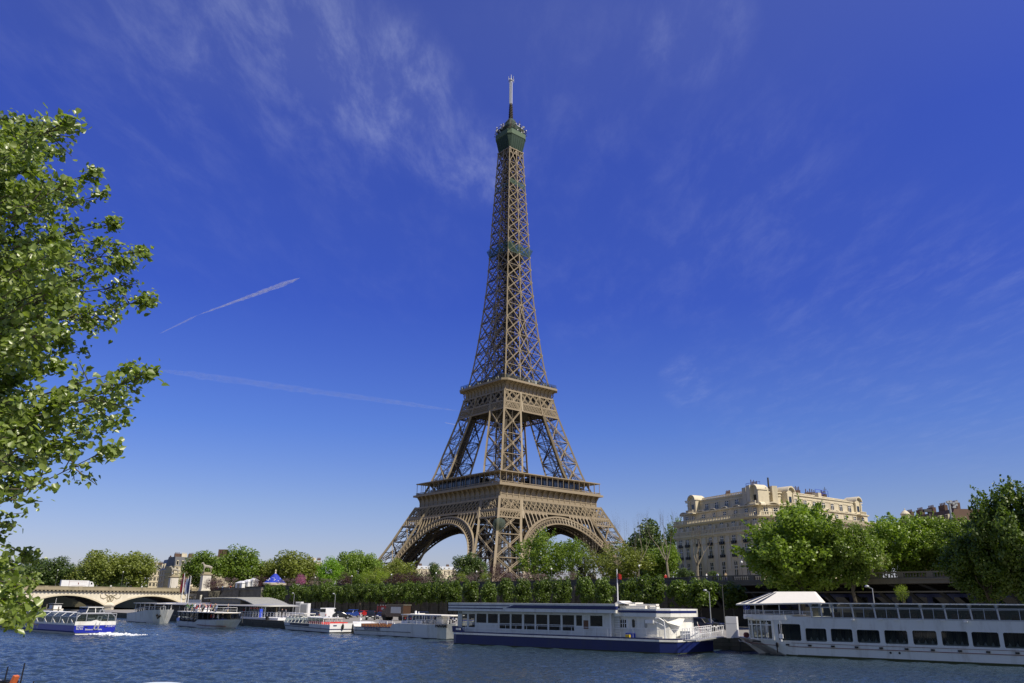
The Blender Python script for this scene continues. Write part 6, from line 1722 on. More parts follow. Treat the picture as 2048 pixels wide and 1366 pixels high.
for s0, s1, z0_, z1_ in wl[1:]:
    for k in range(3): x = s0 + .15 + k * (s1 - s0) / 2.6; cu.loft([[(x + q * .07, 1.6 + .06 * (q % 2), z) for q in range(7)] for z in (1.6, 3.3)], False, 0, False)
    for k in range(3): x = s0 + .3 + k * .6; tb.lathe([(.14, z0_ + .1), (.1, z0_ + .22), (.01, z0_ + .4)], (x, .75), 6)
    tb.box(s0 + .1, s1 - .1, .5, 1.0, z0_ - .05, z0_ + .1)
cu.build('curtain', 'curtain', b); tb.build('laid_table', 'white2', b)
# glazed bow lounge
bow = [(-3.4, 1.2), (-2.9, .75), (-1.8, .3), (-.55, .05)]
g = MB()
for (xa, ya_), (xb, yb_) in zip([(-3.4, 5.6)] + bow, bow):
    g.bar((xa, ya_, 1.5), (xa - .05, ya_, 3.5), .13); g.bar((xa, ya_, 2.95), (xb, yb_, 2.95), .1); g.bar((xa, ya_, 1.55), (xb, yb_, 1.55), .12); g.bar((xa, ya_, 3.45), (xb, yb_, 3.45), .2)
    if ya_ < 5: g.bar(((xa + xb) / 2, (ya_ + yb_) / 2, 1.5), ((xa + xb) / 2, (ya_ + yb_) / 2, 3.5), .07)
for y in (2.3, 3.4, 4.5): g.bar((-3.4, y, 1.5), (-3.45, y, 3.5), .09)
g.bar((-.5, .05, 1.5), (-.5, .05, 3.6), .2); g.build('bow_frame', 'white', b)
g = MB()
for (xa, ya_), (xb, yb_) in zip([(-3.4, 5.6)] + bow, bow): g.add([(xa, ya_, 1.55), (xb, yb_, 1.55), (xb, yb_, 3.5), (xa, ya_, 3.5)], [(0, 1, 2, 3)])
g.build('bow_glass', 'paneB', b)
g = MB(); g.box(-2.2, -1.6, 4.2, 5.0, 1.5, 3.4); g.box(-3, -.6, 5.6, 5.7, 1.5, 3.4); g.build('inner_pillar', 'curtain', b)
# upper deck fascia and terrace
g = MB(); g.prism([(-3.9, 1.0), (-3.4, .45), (-2.2, .0), (.9, -.08), (1.6, .1), (1.6, B2), (-3, B2 - .3), (-3.9, 5.8)], 3.5, 3.95); g.prism([(1.6, .02), (3.9, .02), (3.9, B2), (1.6, B2)], 3.6, 3.8); g.build('terrace_deck', 'white', b)
g = MB(); rail(g, [(-3.85, 5.5, 3.95), (-3.85, 1.05, 3.95), (-3.4, .5, 3.95), (-2.2, .06, 3.95), (3.7, .0, 3.9)], .42, .02, .9, 2); g.build('terrace_railing', 'whiteclean', b)
g = MB()
for x, y in ((-3.5, .7), (-2.3, .3), (.3, .2), (2.4, .2), (-3.5, 5.8), (.3, 6.4), (3.9, 6.4), (4.3, .2)): g.bar((x, y, 3.9), (x, y, 5.1), .07)
aw = g.build('awning_post', 'white', b)
g = MB(); A0 = [(-4.2, -.1, 4.98), (4.7, -.1, 5.2), (F2.s(1650, 1204, B2), B2 + .1, 5.2), (-4.6, B2 + .1, 4.98)]
g.loft([[(x, y, z - .12) for x, y, z in A0], A0, [(-.7, 2.3, 6.25), (F2.s(1628, 1185, 2.3), 2.3, 6.25), (F2.s(1632, 1185, 4.5), 4.5, 6.25), (-.9, 4.5, 6.25)]]); g.build('awning', 'cream', b)
g = MB()
for k in range(3):
    a_ = Vector((-3.7 + k * .8, .0, 5.05)); c_ = Vector((-1.2 + k * .28, 2.1, 6.12)); w_ = .22
    g.loft([[a_ + Vector((0, -.02, .03)), a_ + Vector((.42, -.02, .03))], [c_ + Vector((0, 0, .05)), c_ + Vector((.16, 0, .05))]], False, 0, False)
g.build('awning_window', 'bluglass', b)
g = MB()
for k in range(20): q0, q1 = k * math.pi / 10, (k + 1) * math.pi / 10; g.tube((-3.3 + .3 * math.cos(q0), .55, 4.65 + .26 * math.sin(q0)), (-3.3 + .3 * math.cos(q1), .55, 4.65 + .26 * math.sin(q1)), .045, .045, 5)
for q in (.8, 2.4): g.bar((-3.3 - .26 * math.cos(q), .55, 4.65 - .24 * math.sin(q)), (-3.3 + .26 * math.cos(q), .55, 4.65 + .24 * math.sin(q)), .05)
g.build('wheel_emblem', 'plblue', b)
# glazed upper deck
us = [F2.s(x, 1225) for x in (1622, 1642, 1665, 1705, 1749, 1796, 1843, 1890, 1941, 1995)] + [23.2, 25.4, 27]
g = MB()
for i, s in enumerate(us):
    g.bar((s + .06, -.02, 3.72), (s - .06, .12, 5.05), .13, .1); g.bar((s + .06, B2, 3.72), (s - .06, B2 - .12, 5.05), .1)
    g.lathe([(.08, 4.72), (.2, 4.95), (.2, 5.05)], (s - .05, .1), 6)
g.box(us[0], LE, -.03, .05, 3.7, 3.8); g.bar((us[0], .1, 4.72), (LE, .1, 4.72), .06, .09)
for a_, c_ in zip(us[2:], us[3:]): g.bar(((a_ + c_) / 2, .02, 3.75), ((a_ + c_) / 2, .1, 4.7), .05); g.bar((a_, .06, 4.6), (c_, .06, 4.6), .03)
g.build('upper_frame', 'steel', b)
for a_, c_ in zip(us, us[1:]):
    g = MB(); g.add([(a_, .03, 3.78), (c_, .03, 3.78), (c_ - .04, .12, 5.02), (a_ - .04, .12, 5.02)], [(0, 1, 2, 3)]); g.build('upper_window', 'paneB', b)
g = MB()
for k in range(12):
    s = 4.8 + k * 2; g.box(s, s + 2.0, -.12, B2 + .1, 5.05 + .01 * (k % 2), 5.14 + .01 * (k % 2))
g.bar((4.2, -.12, 5.1), (LE, -.12, 5.1), .1, .1); g.build('roof', 'cream', b)
g = MB(); g.box(4.5, LE, 5.8, 5.9, 3.75, 5.0); g.build('upper_back_wall', 'curtain', b)
g = MB()
for k in range(18): g.box(5.2 + k * 1.2, 5.9 + k * 1.2, 1.0, 1.7, 3.72, 4.25)
g.build('upper_seats', 'wood', b)
g = MB(); g.box(2.4, 4.0, 2.0, 2.6, 3.9, 4.75); g.build('bar_counter', 'curtain', b)
g = MB()
for s in (F2.s(1706, 1241), F2.s(1932, 1243)): g.box(s - .15, s + .15, -.25, .0, 3.55, 3.68)
for s in (F2.s(1760, 1240), F2.s(1792, 1241), F2.s(1838, 1241.5), F2.s(1886, 1242), F2.s(1640, 1250)): g.box(s - .2, s + .2, -.14, .0, 3.62, 3.67)
g.build('deck_lamp', 'whiteclean', b)
# bow gear: mooring line, anchor, spotlight arm, hose reel, ladder
g = MB(); g.path([(-5.3, 2.7, 1.3), (-5.0, 2.2, 1.15), (-4.6, 1.9, 1.2), (-3.2, 1.0, .9)], .04, 5); g.build('mooring_line', 'rope', b)
g = MB(); g.path([(-4.9, 2.2, 1.2), (-4.95, 2.0, .4), (-5.0, 1.9, -.1)], .05, 5); g.path([(-5.4, 2.2, .1), (-5.1, 2.0, -.1), (-4.7, 1.8, .1)], .06, 5); g.build('anchor', 'black', b)
g = MB(); g.box(-2.9, -2.0, .42, .5, 1.24, 1.38); g.build('name_board', 'black', b)
g = MB(); g.bar((-.15, -.15, 1.3), (-.15, -.15, .3), .1); g.lathe([(.05, 1.3), (.14, 1.2), (.14, .9), (.05, .8)], (-.15, -.12), 6); g.build('hanging_fender', 'black', b)
g = MB(); g.bar((-1.2, -.3, 3.5), (1.1, -.25, 3.5), .06); g.bar((.35, -.3, 3.4), (.35, -.3, 1.55), .045); g.bar((.5, -.3, 3.4), (.5, -.3, 1.6), .03); g.box(.2, .6, -.35, -.2, 1.7, 2.1); g.tube((.4, -.3, 1.4), (.4, -.3, 1.6), .1, .1, 8); g.build('boarding_gear', 'whiteclean', b)
g = MB(); g.lathe([(.1, 1.55), (.3, 1.65), (.34, 1.85), (.25, 2.05), (.05, 2.1)], (-4.3, 2.4), 8); g.build('rope_coil', 'rust', b)

# ---- white cargo barge with its name on the bow
F3 = waterline((700, 1268), (858, 1278))
b = thing('passenger_barge', 'white barge with raised bow, dark name lettering and low open midship deck', 'boat', F3.P, F3.ang)
g = MB()
hull(g, [((-1.6, -.3), 1.2, .6, 1.85), ((-.6, .2), 1.9, 1.5, 1.8), (.55, 2.4, 2.2, 1.45), (1.1, 2.5, 2.3, 1.12), (11.2, 2.6, 2.5, 1.25), (11.7, 2.6, 2.5, 1.75), (13.5, 2.65, 2.5, 1.92), (20.6, 2.65, 2.45, 1.94), ((22.5, 22.2), 2.45, 2.15, 1.97), ((24.0, 23.5), 1.9, 1.5, 2.03), ((24.9, 24.2), 1.0, .7, 2.08), ((25.1, 24.4), .2, .12, 2.1)], 2.6)
g.build('hull', 'white', b)
g = MB(); g.prism([(-.2, 1.2), (.5, .35), (11.2, .08), (20.6, .14), (22.2, .44), (23.5, 1.1), (24.25, 1.9), (24.45, 2.6), (24.2, 3.3), (23, 4.3), (11, 5.1), (0, 4.6)], -.5, .12); g.build('waterline_band', 'black', b)
g = MB(); g.bar((.8, .1, .62), (16.5, -.02, .72), .05, .07); g.build('rub_line', 'dkgrey', b)
g = MB(); g.bar((1.2, .12, 1.12), (11.2, .0, 1.26), .16, .1); g.build('gunwale', 'navy', b)
text('VEDETTES DE PARIS', .52, 'navy', b, (6.2, .005, .92), (R(90), 0, R(-.8)))
text('PANAME', .52, 'black', b, (23.25, .36, 1.74), (R(90), 0, R(20)), thick=.03, bold=.012)
g = MB(); g.box(1.0, 11.2, .5, 4.7, 1.0, 1.08); g.build('deck', 'wood', b)
g = MB()
for k in range(11): g.box(2 + k * .85, 2.5 + k * .85, .7, 4.4, 1.08, 1.42); g.box(2.0 + k * .85, 2.08 + k * .85, .7, 4.4, 1.42, 1.62)
g.build('deck_bench', 'wood', b)
g = MB(); rail(g, [(1.3, 3.9, 1.1), (6.0, 3.9, 1.1)], .95, .04, 1.2, 1); g.box(1.4, 5.8, 4.3, 4.5, 1.1, 1.75); rail(g, [(1.0, 3.2, 1.1), (1.6, 3.0, 1.1)], .8, .03, .6, 1); g.build('inner_railing', 'whiteclean', b)
g = MB(); rail(g, [(6.4, 1.2, 1.1), (8.6, 1.2, 1.1)], .9, .05, 2.2, 0); g.bar((8.0, 1.2, 2), (8.9, 1.2, 1.3), .06); g.build('hoop_rail', 'whiteclean', b)
g = MB(); g.box(12.6, 14.2, 1.0, 4.2, 1.9, 2.25); g.build('bow_locker', 'whiteclean', b)
cz = 3.05
g = MB(); g.box(13.7, 17.4, 1.3, 1.4, 1.93, 2.35); g.box(13.7, 17.4, 3.9, 4.0, 1.93, 2.35); g.box(13.7, 13.8, 1.3, 4, 1.93, 2.35)
for x in (13.75, 14.9, 15.8, 16.6, 17.4):
    for y in (1.35, 3.95): g.bar((x, y, 1.93), (x, y, cz), .1)
wh_ = g.build('wheelhouse', 'whiteclean', b)
g = MB()
for y in (1.35, 3.95): g.add([(13.8, y, 2.35), (17.4, y, 2.35), (17.4, y, cz), (13.8, y, cz)], [(0, 1, 2, 3)])
g.build('window_glass', 'paneB', wh_)
g = MB(); g.prism([(13.0, .6), (23.0, .5), (23.8, 1.6), (23.8, 3.6), (23, 4.7), (13.0, 4.6)], cz, cz + .14); g.box(14, 15.2, 1.6, 3.4, cz + .14, cz + .24); g.build('canopy', 'cream', b)
g = MB()
for x, y in ((13.2, .8), (18.8, .7), (20.6, .7), (23.3, 1.5), (18.8, 4.5), (23.3, 3.7), (20.6, 4.5)): g.bar((x, y, 1.95), (x, y, cz), .07)
rail(g, [(17.5, .3, 1.95), (21.5, .5, 1.97), (23.6, 1.8, 2.02)], .55, .025, 1.0, 1); g.build('canopy_post', 'whiteclean', b)
g = MB(); g.box(20.6, 22.0, 1.5, 2.8, 1.97, 2.95); g.build('windlass_housing', 'white2', b)
g = MB(); g.bar((22.6, 2.4, 2.0), (22.6, 2.4, 2.6), .4); g.build('windlass', 'dkgrey', b)
g = MB()
for (x, y, z) in ((23.55, 1.42, 1.62), (23.2, 1.2, 1.05)): g.lathe([(.05, z - .25), (.3, z), (.05, z + .2)], (x, y), 8)
g.bar((23.0, 1.0, 1.25), (23.5, 1.35, 1.2), .12); g.build('anchor', 'black', b)
g = MB(); g.tube((-.7, 2.2, 1.85), (-.7, 2.2, 3.2), .07, .05, 6); g.bar((-.9, 2.2, 2.7), (-.5, 2.2, 2.7), .1); g.box(-.85, -.55, 2.05, 2.35, 2.05, 2.35); g.build('stern_mast', 'whiteclean', b)
g = MB(); g.box(14.1, 14.3, 2.3, 2.5, cz + .24, cz + .6); g.box(15.4, 15.5, 2, 2.1, cz + .14, cz + .5); g.build('roof_lamp', 'whiteclean', b)
p = on_z(889, 1262, 1.0); dg = thing('dinghy', 'small white dinghy slung at the white barge\'s bow with a blue cover', 'dinghy', F3.P + F3.u * 23.4 + F3.n * 4.9 + Vector((0, 0, 1.9)), F3.ang + R(20))
g = MB(); hull(g, [(-1.2, .4, .3, .55), (0, .6, .5, .5), (1.0, .45, .35, .55), ((1.5, 1.3), .05, .03, .65)], 0, zb=-.1); g.build('hull', 'whiteclean', dg); g = MB(); g.box(-1.1, 1.0, -.45, .45, .5, .62); g.build('cover', 'tarp', dg)

# ---- glass roofed sightseeing boat
F4 = waterline((562, 1259), (660, 1267))
b = thing('sightseeing_boat', 'low white sightseeing boat with glass roof forward and red seats on its open stern', 'boat', F4.P, F4.ang)
g = MB(); hull(g, [((-2.8, -.6), .2, .1, 1.4), ((-1.2, .4), 1.4, 1.0, 1.36), (1.5, 2.2, 2.0, 1.3), (20.5, 2.25, 2.15, 1.3)], 2.25); g.build('hull', 'white', b)
g = MB(); g.prism([(-.5, 2.2), (.4, 1.2), (1.5, .24), (20.55, .08), (20.55, 4.4), (1, 4.2)], -.4, .14); g.build('waterline_band', 'black', b)
g = MB(); g.bar((-2.2, 1.7, .98), (-.8, .95, .85), .05, .1); g.bar((-.8, .95, .85), (1.5, .1, .75), .05, .1); g.bar((1.5, .08, .75), (20.55, -.02, .62), .05, .1); g.build('navy_line', 'navy', b)
g = MB(); g.add([(4.0, .0, .92), (12.2, -.03, .86), (12.2, -.02, 1.28), (3.6, .01, 1.28)], [(0, 1, 2, 3)]); g.build('name_panel', 'dkgrey', b)
g = MB()
for x in (.2, 1.8, 3.4, 5.0, 6.6, 8.2, 9.8):
    g.path([(x, .35, 1.3), (x + .15, .75, 2.1), (x + .15, 1.4, 2.32), (x + .15, 3.1, 2.32), (x + .15, 3.8, 2.1), (x, 4.1, 1.3)], .06, 5)
g.bar((.2, .72, 2.1), (10, .72, 2.1), .1); g.bar((-.4, 2.2, 1.9), (1.9, 1.0, 2.2), .06); g.build('canopy_frame', 'white', b)
g = MB(); g.loft([[(x, .35, 1.3), (x + .15, .75, 2.1), (x + .15, 1.4, 2.32), (x + .15, 3.1, 2.32), (x + .15, 3.8, 2.1), (x, 4.1, 1.3)] for x in (.2, 9.8)], True, 0, False); g.build('canopy_glass', 'paneB', b)
g = MB(); g.box(10.2, 16.8, .5, 4.0, 2.18, 2.3)
for x in (10.4, 12.0, 13.6, 15.2, 16.6):
    for y in (.6, 3.9): g.bar((x, y, 1.3), (x, y, 2.2), .1)
g.build('saloon_roof', 'white', b)
g = MB(); g.add([(10.4, .62, 1.35), (16.6, .62, 1.35), (16.6, .62, 2.18), (10.4, .62, 2.18)], [(0, 1, 2, 3)]); g.build('saloon_window', 'paneA', b)
g = MB()
for k in range(7): g.box(1.2 + k * 1.3, 1.8 + k * 1.3, 1.0, 3.6, 1.3, 1.7)
g.build('inner_seats', 'curtain', b)
g = MB(); g.prism([(.2, 1.2), (7.0, 1.2), (7.4, 3.2), (.0, 3.2)], 2.72, 2.84)
for x in (.6, 6.6):
    for y in (1.4, 3): g.bar((x, y, 2.3), (x, y, 2.74), .08)
g.build('bridge_roof', 'white2', b)
seat = None
for k in range(11):
    for y in (.35, 1.5, 2.7):
        x = 11.3 + k * .86
        if x < 16.4 and y > .5: continue
        if seat is None:
            g = MB(); g.box(0, .5, 0, .7, 0, .38); g.box(0, .1, 0, .7, .38, .66); seat = g.build('seat', 'pcarpet', b); seat.location = (x, y, 1.0)
        else: inst(seat, b, (x, y, 1.0))
g = MB(); rail(g, [(10.8, .06, 1.3), (20.4, .04, 1.32)], .42, .02, .8, 1); g.build('stern_railing', 'whiteclean', b)
g = MB(); g.add([(20.57, .0, .2), (20.57, 4.5, .2), (20.57, 4.5, 1.5), (20.57, .0, 1.5)], [(0, 1, 2, 3)]); g.build('transom', 'whiteclean', b)
g = MB(); g.bar((20.6, -.02, .62), (20.6, 4.5, .62), .05, .1); g.box(20.58, 20.62, .6, 1.2, 1.1, 1.25); g.build('transom_marks', 'navy', b)
g = MB(); g.lathe([(.04, .5), (.2, .8), (.2, 1.2), (.05, 1.5)], (20.75, 2.2), 8); g.build('hanging_fender', 'black', b)
g = MB(); g.tube((19, 2, 1.3), (19, 2, 2.9), .04, .03, 6); g.tube((18.0, 1, 1.3), (18.0, 1, 2.3), .04, .04, 6); g.box(18.85, 19.15, 1.9, 2.1, 2.4, 2.6); g.build('stern_mast', 'whiteclean', b)

# ---- dark windowed excursion boat with passengers on its roof
F5 = waterline((345, 1252), (410, 1257))
b = thing('excursion_boat', 'white excursion boat with dark open saloon and a crowd on its roof deck', 'boat', F5.P, F5.ang)
g = MB(); hull(g, [((-2.4, -.4), .7, .4, 1.75), ((-.6, .6), 1.9, 1.6, 1.3), (2, 2.5, 2.3, 1.0), (11.5, 2.6, 2.4, .95), (13.0, 2.6, 2.4, 1.4), (18.8, 2.6, 2.35, 1.5), ((21.6, 20.4), 2.3, 1.9, 1.6), ((23.2, 21.6), 1.6, 1.1, 1.65), ((23.8, 22.0), .4, .2, 1.66)], 2.6); g.build('hull', 'white', b)
g = MB(); g.prism([(-.3, 2.4), (.6, 1.0), (2, .28), (11.5, .18), (18.5, .28), (20.0, 1.08), (21.0, 2.1), (21.0, 3.2), (18, 5.0), (2, 5.0)], -.4, .14); g.build('waterline_band', 'dkgrey', b)
g = MB(); g.bar((13.0, -.03, .55), (18.5, -.03, .5), .05, .12); g.bar((18.5, -.03, .5), (21.2, .7, .5), .05, .12); g.bar((21.2, .7, .5), (22.7, 1.6, .5), .05, .12); g.build('red_line', 'rust', b)
g = MB(); g.bar((12.8, .0, 1.45), (18.5, .0, 1.53), .08, .1); g.bar((18.5, .0, 1.53), (21.5, .5, 1.63), .08, .1); g.bar((21.5, .5, 1.63), (23.0, 1.5, 1.68), .08, .1); g.build('navy_rail', 'navy', b)
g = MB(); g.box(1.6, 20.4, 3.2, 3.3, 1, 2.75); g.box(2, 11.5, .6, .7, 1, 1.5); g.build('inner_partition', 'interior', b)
for x in (.6, 2.6, 5, 7.4, 9.8, 12.2, 14.6, 17, 19.4, 20.8):
    for y in (.35, 4.9): g = MB(); g.bar((x, y + (.5 if x > 20 else 0), 1.0), (x, y + (.5 if x > 20 else 0), 2.72), .1); g.build('deck_post', 'dkgrey', b)
g = MB(); g.box(2.6, 11.8, .4, .45, 1.3, 2.7); g.build('saloon_glass', 'paneA', b)
g = MB(); g.prism([(-.9, 1.8), (0, .6), (1.5, .1), (20.5, .1), (21.6, 1.2), (21.6, 4.0), (20.5, 5.1), (1.5, 5.1), (0, 4.6)], 2.7, 2.82); g.build('roof_deck', 'cream', b)
g = MB(); rail(g, [(5, .2, 2.82), (20.5, .2, 2.82), (21.4, 1.3, 2.82), (21.4, 3.9, 2.82)], .85, .025, 1.6, 1); g.build('roof_railing', 'whiteclean', b)
g = MB(); g.box(7.6, 10.4, .9, 3.2, 2.82, 3.35); g.side([(7.4, 3.35), (10.6, 3.35), (10.2, 3.5), (7.8, 3.5)], .8, 3.3); g.build('steering_house', 'whiteclean', b)
def loc5(s, y, z): return F5.P + F5.u * s + F5.n * y + Vector((0, 0, z))
cl = ['white', 'red', 'navy', 'black', 'tan', 'pale blue', 'pink', 'grey', 'green']
rgp = random.Random(17)
PG = 'passengers on the roof deck of the excursion boat'
for k in range(24):
    s = 5.2 + k * .66; y = .55 if k % 2 == 0 else rgp.uniform(1.3, 3.8); c1, c2 = rgp.choice(cl), rgp.choice(('navy', 'black', 'tan', 'grey'))
    person(loc5(s, y, 2.82 + (.45 if k % 3 == 2 else 0)), F5.ang + rgp.uniform(-.8, .8), c1, c2, f'{"seated" if k % 3 == 2 else "standing"} passenger in {c1} top on the roof deck, {ORD[k]} from the boat\'s left end', PG, 'sit' if k % 3 == 2 else 'stand', .92)
for k, (s, y, c1) in enumerate(((-1.2, 2.0, 'red'), (-.3, 1.6, 'white'), (18.6, .8, 'pink'), (19.6, 1.2, 'white'), (20.3, 1.8, 'black'), (17.2, .9, 'red'))):
    person(loc5(s, y, 1.05), F5.ang, c1, 'navy', f'{c1} topped passenger, {ORD[k if k < 2 else k - 2]} on the excursion boat\'s lower {"left" if s < 5 else "right"} end', 'passengers on the lower deck', 'stand', .92)

# ---- white boat with anchor markings in front of the bridge
F6 = waterline((247, 1243), (290, 1246))
b = thing('motor_vessel', 'white vessel with flared bow and hanging anchor lying before the bridge pier', 'boat', F6.P, F6.ang)
g = MB(); hull(g, [((-2, -.5), 1.6, 1.0, 1.8), (1.0, 2.5, 2.3, 1.9), (9, 2.7, 2.5, 2.3), (13.5, 2.6, 2.2, 2.7), ((17.5, 16.9), 2.35, 1.7, 2.8), ((19.8, 18.8), 1.5, .9, 2.85), ((20.8, 19.5), .2, .1, 2.9)], 2.7); g.build('hull', 'white', b)
g = MB(); g.prism([(-.4, 2), (1, .4), (9, .15), (13.5, .45), (17.2, 1.5), (19.3, 2.5), (19.3, 2.9), (13, 4.9), (1, 5)], -.4, .14); g.build('waterline_band', 'dkgrey', b)
g = MB(); g.prism([(4, .4), (19, .6), (20.6, 2), (20.6, 3.4), (19, 4.8), (4, 5)], 4.1, 4.22)
for x, y in ((5, .7), (8, .7), (11, .7), (14, .8), (17, .9), (19.5, 2), (19.5, 3.6), (5, 4.7), (11, 4.7), (17, 4.6)): g.bar((x, y, 1.9), (x, y, 4.15), .1)
g.build('canopy', 'white2', b)
g = MB(); g.box(4.5, 13, 1.2, 4.2, 1.9, 3.9); g.build('deckhouse', 'interior', b)
g = MB(); rail(g, [(6, .15, 2.2), (13.5, .15, 2.72), (18, .75, 2.82), (20.6, 2, 2.86)], .7, .03, 1.2, 1); g.build('railing', 'whiteclean', b)
g = MB()
for s, y, z in ((18.7, 1.15, 1.7), (19.4, 1.55, 1.6), (19.0, 1.3, 1.25)): g.lathe([(.05, z - .35), (.28, z), (.05, z + .3)], (s, y - .1), 6)
g.build('anchor', 'black', b)

# ---- blue and white glass sided cruise boat under way
cor = on_z(146, 1270, 0); hd = Vector((-.75, .66, 0)).normalized()
F7 = Frame(cor.xy, -hd.xy)     # local x points back towards the stern corner; use negative x for the length
b = thing('cruise_boat', 'glass sided cruise boat with blue hull moving away towards the bridge', 'boat', cor, F7.ang)
W7 = 5.9; L7 = 42
g = MB(); g.loft([[(x, y, z) for y, z in ((.25, .25), (0, .5), (0, 1.3), (W7, 1.3), (W7, .5), (W7 - .25, .25))] for x in (0, -L7 + 5)] + [[(-L7, y, z) for y, z in ((2.2, .25), (2, .5), (1.8, 1.4), (W7 - 1.8, 1.4), (W7 - 2, .5), (W7 - 2.2, .25))]]); g.build('hull', 'blue', b)
g = MB(); g.loft([[(x, y, z) for y, z in ((.5, -.4), (.2, .3), (W7 - .2, .3), (W7 - .5, -.4))] for x in (-.1, -L7 + 5)]); g.build('lower_hull', 'white2', b)
g = MB(); g.loft([[(.03, y, z) for y, z in ((0, 1.3), (W7, 1.3), (W7, 1.85), (3.6, 1.85), (2.9, 2.05), (2.2, 1.85), (0, 1.85))], [(-.1, y, z) for y, z in ((0, 1.3), (W7, 1.3), (W7, 1.85), (3.6, 1.85), (2.9, 2.05), (2.2, 1.85), (0, 1.85))]])
g.box(-L7 + 5, -.1, 0, .08, 1.3, 1.55); g.box(-L7 + 5, -.1, W7 - .08, W7, 1.3, 1.55); g.box(-L7 + 4, -.1, .1, W7 - .1, 1.3, 1.34)
for k in range(9): g.side([(-1.6 - k * 3.4, 1.55), (-.6 - k * 3.4, 1.55), (-1.6 - k * 3.4, 2.1)], 0, .07)
g.build('coaming', 'white', b)
g = MB(); zc7 = 3.0
for k in range(12):
    x = -.05 - k * 3.0
    g.path([(x, .05, 1.5), (x + .0, .25, 2.5), (x, .9, zc7), (x, W7 - .9, zc7), (x, W7 - .25, 2.5), (x, W7 - .05, 1.5)], .06, 5)
for y, z in ((.25, 2.5), (.9, zc7), (W7 - .9, zc7), (W7 - .25, 2.5)): g.bar((0, y, z), (-L7 + 8, y, z), .09)
for y in (.1, 1.5, 4.6, W7 - .1): g.bar((.02, y, 1.8), (.02, y, 2.95), .08)
g.bar((.02, .1, 2.92), (.02, W7 - .1, 2.92), .12); g.build('canopy_frame', 'steel', b)
g = MB(); g.loft([[(x, .05, 1.5), (x, .25, 2.5), (x, .9, zc7), (x, W7 - .9, zc7), (x, W7 - .25, 2.5), (x, W7 - .05, 1.5)] for x in (-.03, -L7 + 8)], True, 0, False); g.build('canopy_glass', 'paneB', b)
g = MB()
for k in range(20): g.box(-2 - k * 1.6, -1.4 - k * 1.6, .7, 2.4, 1.34, 2.1); g.box(-2 - k * 1.6, -1.4 - k * 1.6, 3.5, 5.2, 1.34, 2.1)
g.build('inner_seats', 'interior', b)
g = MB(); g.box(-4.2, -.8, 1.7, 4.2, 1.34, zc7 + .05); g.loft([[(-4.2, 1.6, zc7), (-.9, 1.6, zc7), (-.9, 4.4, zc7), (-4.2, 4.4, zc7)], [(-4.0, 2.1, 3.75), (-1.2, 2.1, 3.75), (-1.2, 4.0, 3.75), (-4.0, 4.0, 3.75)]]); wh7 = g.build('wheelhouse', 'paneA', b)
g = MB(); g.box(-4.2, -1.0, 1.9, 4.2, 3.75, 3.86)
for y in (2.1, 3.05, 4.0): g.bar((-.88, 1.7 + (y - 2.1) * 1.4, zc7), (-1.18, y, 3.76), .08)
g.box(-.79, -.76, 2.0, 3.0, 1.6, 2.3); g.build('wheelhouse_roof', 'white', wh7)
g = MB()
for y in (2.75, 3.3): g.bar((.12, y, .75), (-.35, y + .75, 3.45), .14)
for k in range(7): f = k / 6; g.bar((.12 - .47 * f, 2.75 + .75 * f, .75 + 2.7 * f), (.12 - .47 * f, 3.3 + .75 * f, .75 + 2.7 * f), .08)
g.build('boarding_ladder', 'steel', b)
rotS = (R(90), 0, R(90))
text('Brigitte', .34, 'whiteclean', b, (.035, .75, 1.12), rotS, thick=.005); text('Bardot', .34, 'whiteclean', b, (.035, .75, .82), rotS, thick=.005)
text('Bateaux-Parisiens', .34, 'whiteclean', b, (.035, 2.75, .72), rotS, thick=.005); text('P 10187 F', .32, 'whiteclean', b, (.035, 5.1, 1.12), rotS, thick=.005)
g = MB(); g.box(0, .03, 1.5, 1.85, .98, 1.08); g.box(0, .03, 4.25, 4.6, .98, 1.08); g.build('vent_slot', 'black', b)
# wake
g = MB(); rgw = random.Random(2)
for k in range(270):
    f = rgw.random() ** 1.3; x = .3 + 7.5 * f; y = 4.2 + f * 1.5 + rgw.gauss(0, .8 + .9 * f); h_ = (.32 * (1 - f) + .03) * rgw.uniform(.2, 1); r_ = rgw.uniform(.1, .4) * (1 - .4 * f)
    q = rgw.uniform(0, 6.28); n_ = 5
    g.loft([[(x + 1.5 * r_ * math.cos(q + i * 2 * math.pi / n_), y + r_ * math.sin(q + i * 2 * math.pi / n_), .0) for i in range(n_)], [(x + .7 * r_ * math.cos(q + i * 2 * math.pi / n_), y + .5 * r_ * math.sin(q + i * 2 * math.pi / n_), h_) for i in range(n_)]])
wk = g.build('wake_foam', 'foam', None, True, cor, F7.ang); tag(wk, 'white churned wake behind the blue cruise boat', 'wake', kind='stuff')

# ---- landing stage with curved metal roof, white and red pontoon
LS = Frame((-48, 168), (-.656, .755))
LS = Frame((-48 - 82 * .656, 168 + 82 * .755), (.656, -.755))     # x grows to the viewer's right
t = thing('landing_stage', 'floating landing stage under a grey curved metal roof', 'pier', LS.P, LS.ang)
ls = lambda x, y=1210: LS.s(x, y)
g = MB(); xa, xb = ls(300), ls(521, 1213)
pts = []
for k in range(13):
    q = math.pi * k / 12; pts.append((5 - 5.2 * math.cos(q), 3.75 + .55 * math.sin(q)))
g.loft([[(x, 5 + (y - 5) * e, 3.75 + (z - 3.75) * e) for y, z in pts] for x, e in ((xa, .6), (xa + 3, .95), (xa + 8, 1), (xb - 6, 1), (xb - 1.5, .9), (xb, .5))]); lr = g.build('canopy', 'grey', t, True)
g = MB(); va, vb = ls(398, 1198), ls(497, 1209)
n = 26; ringz = []
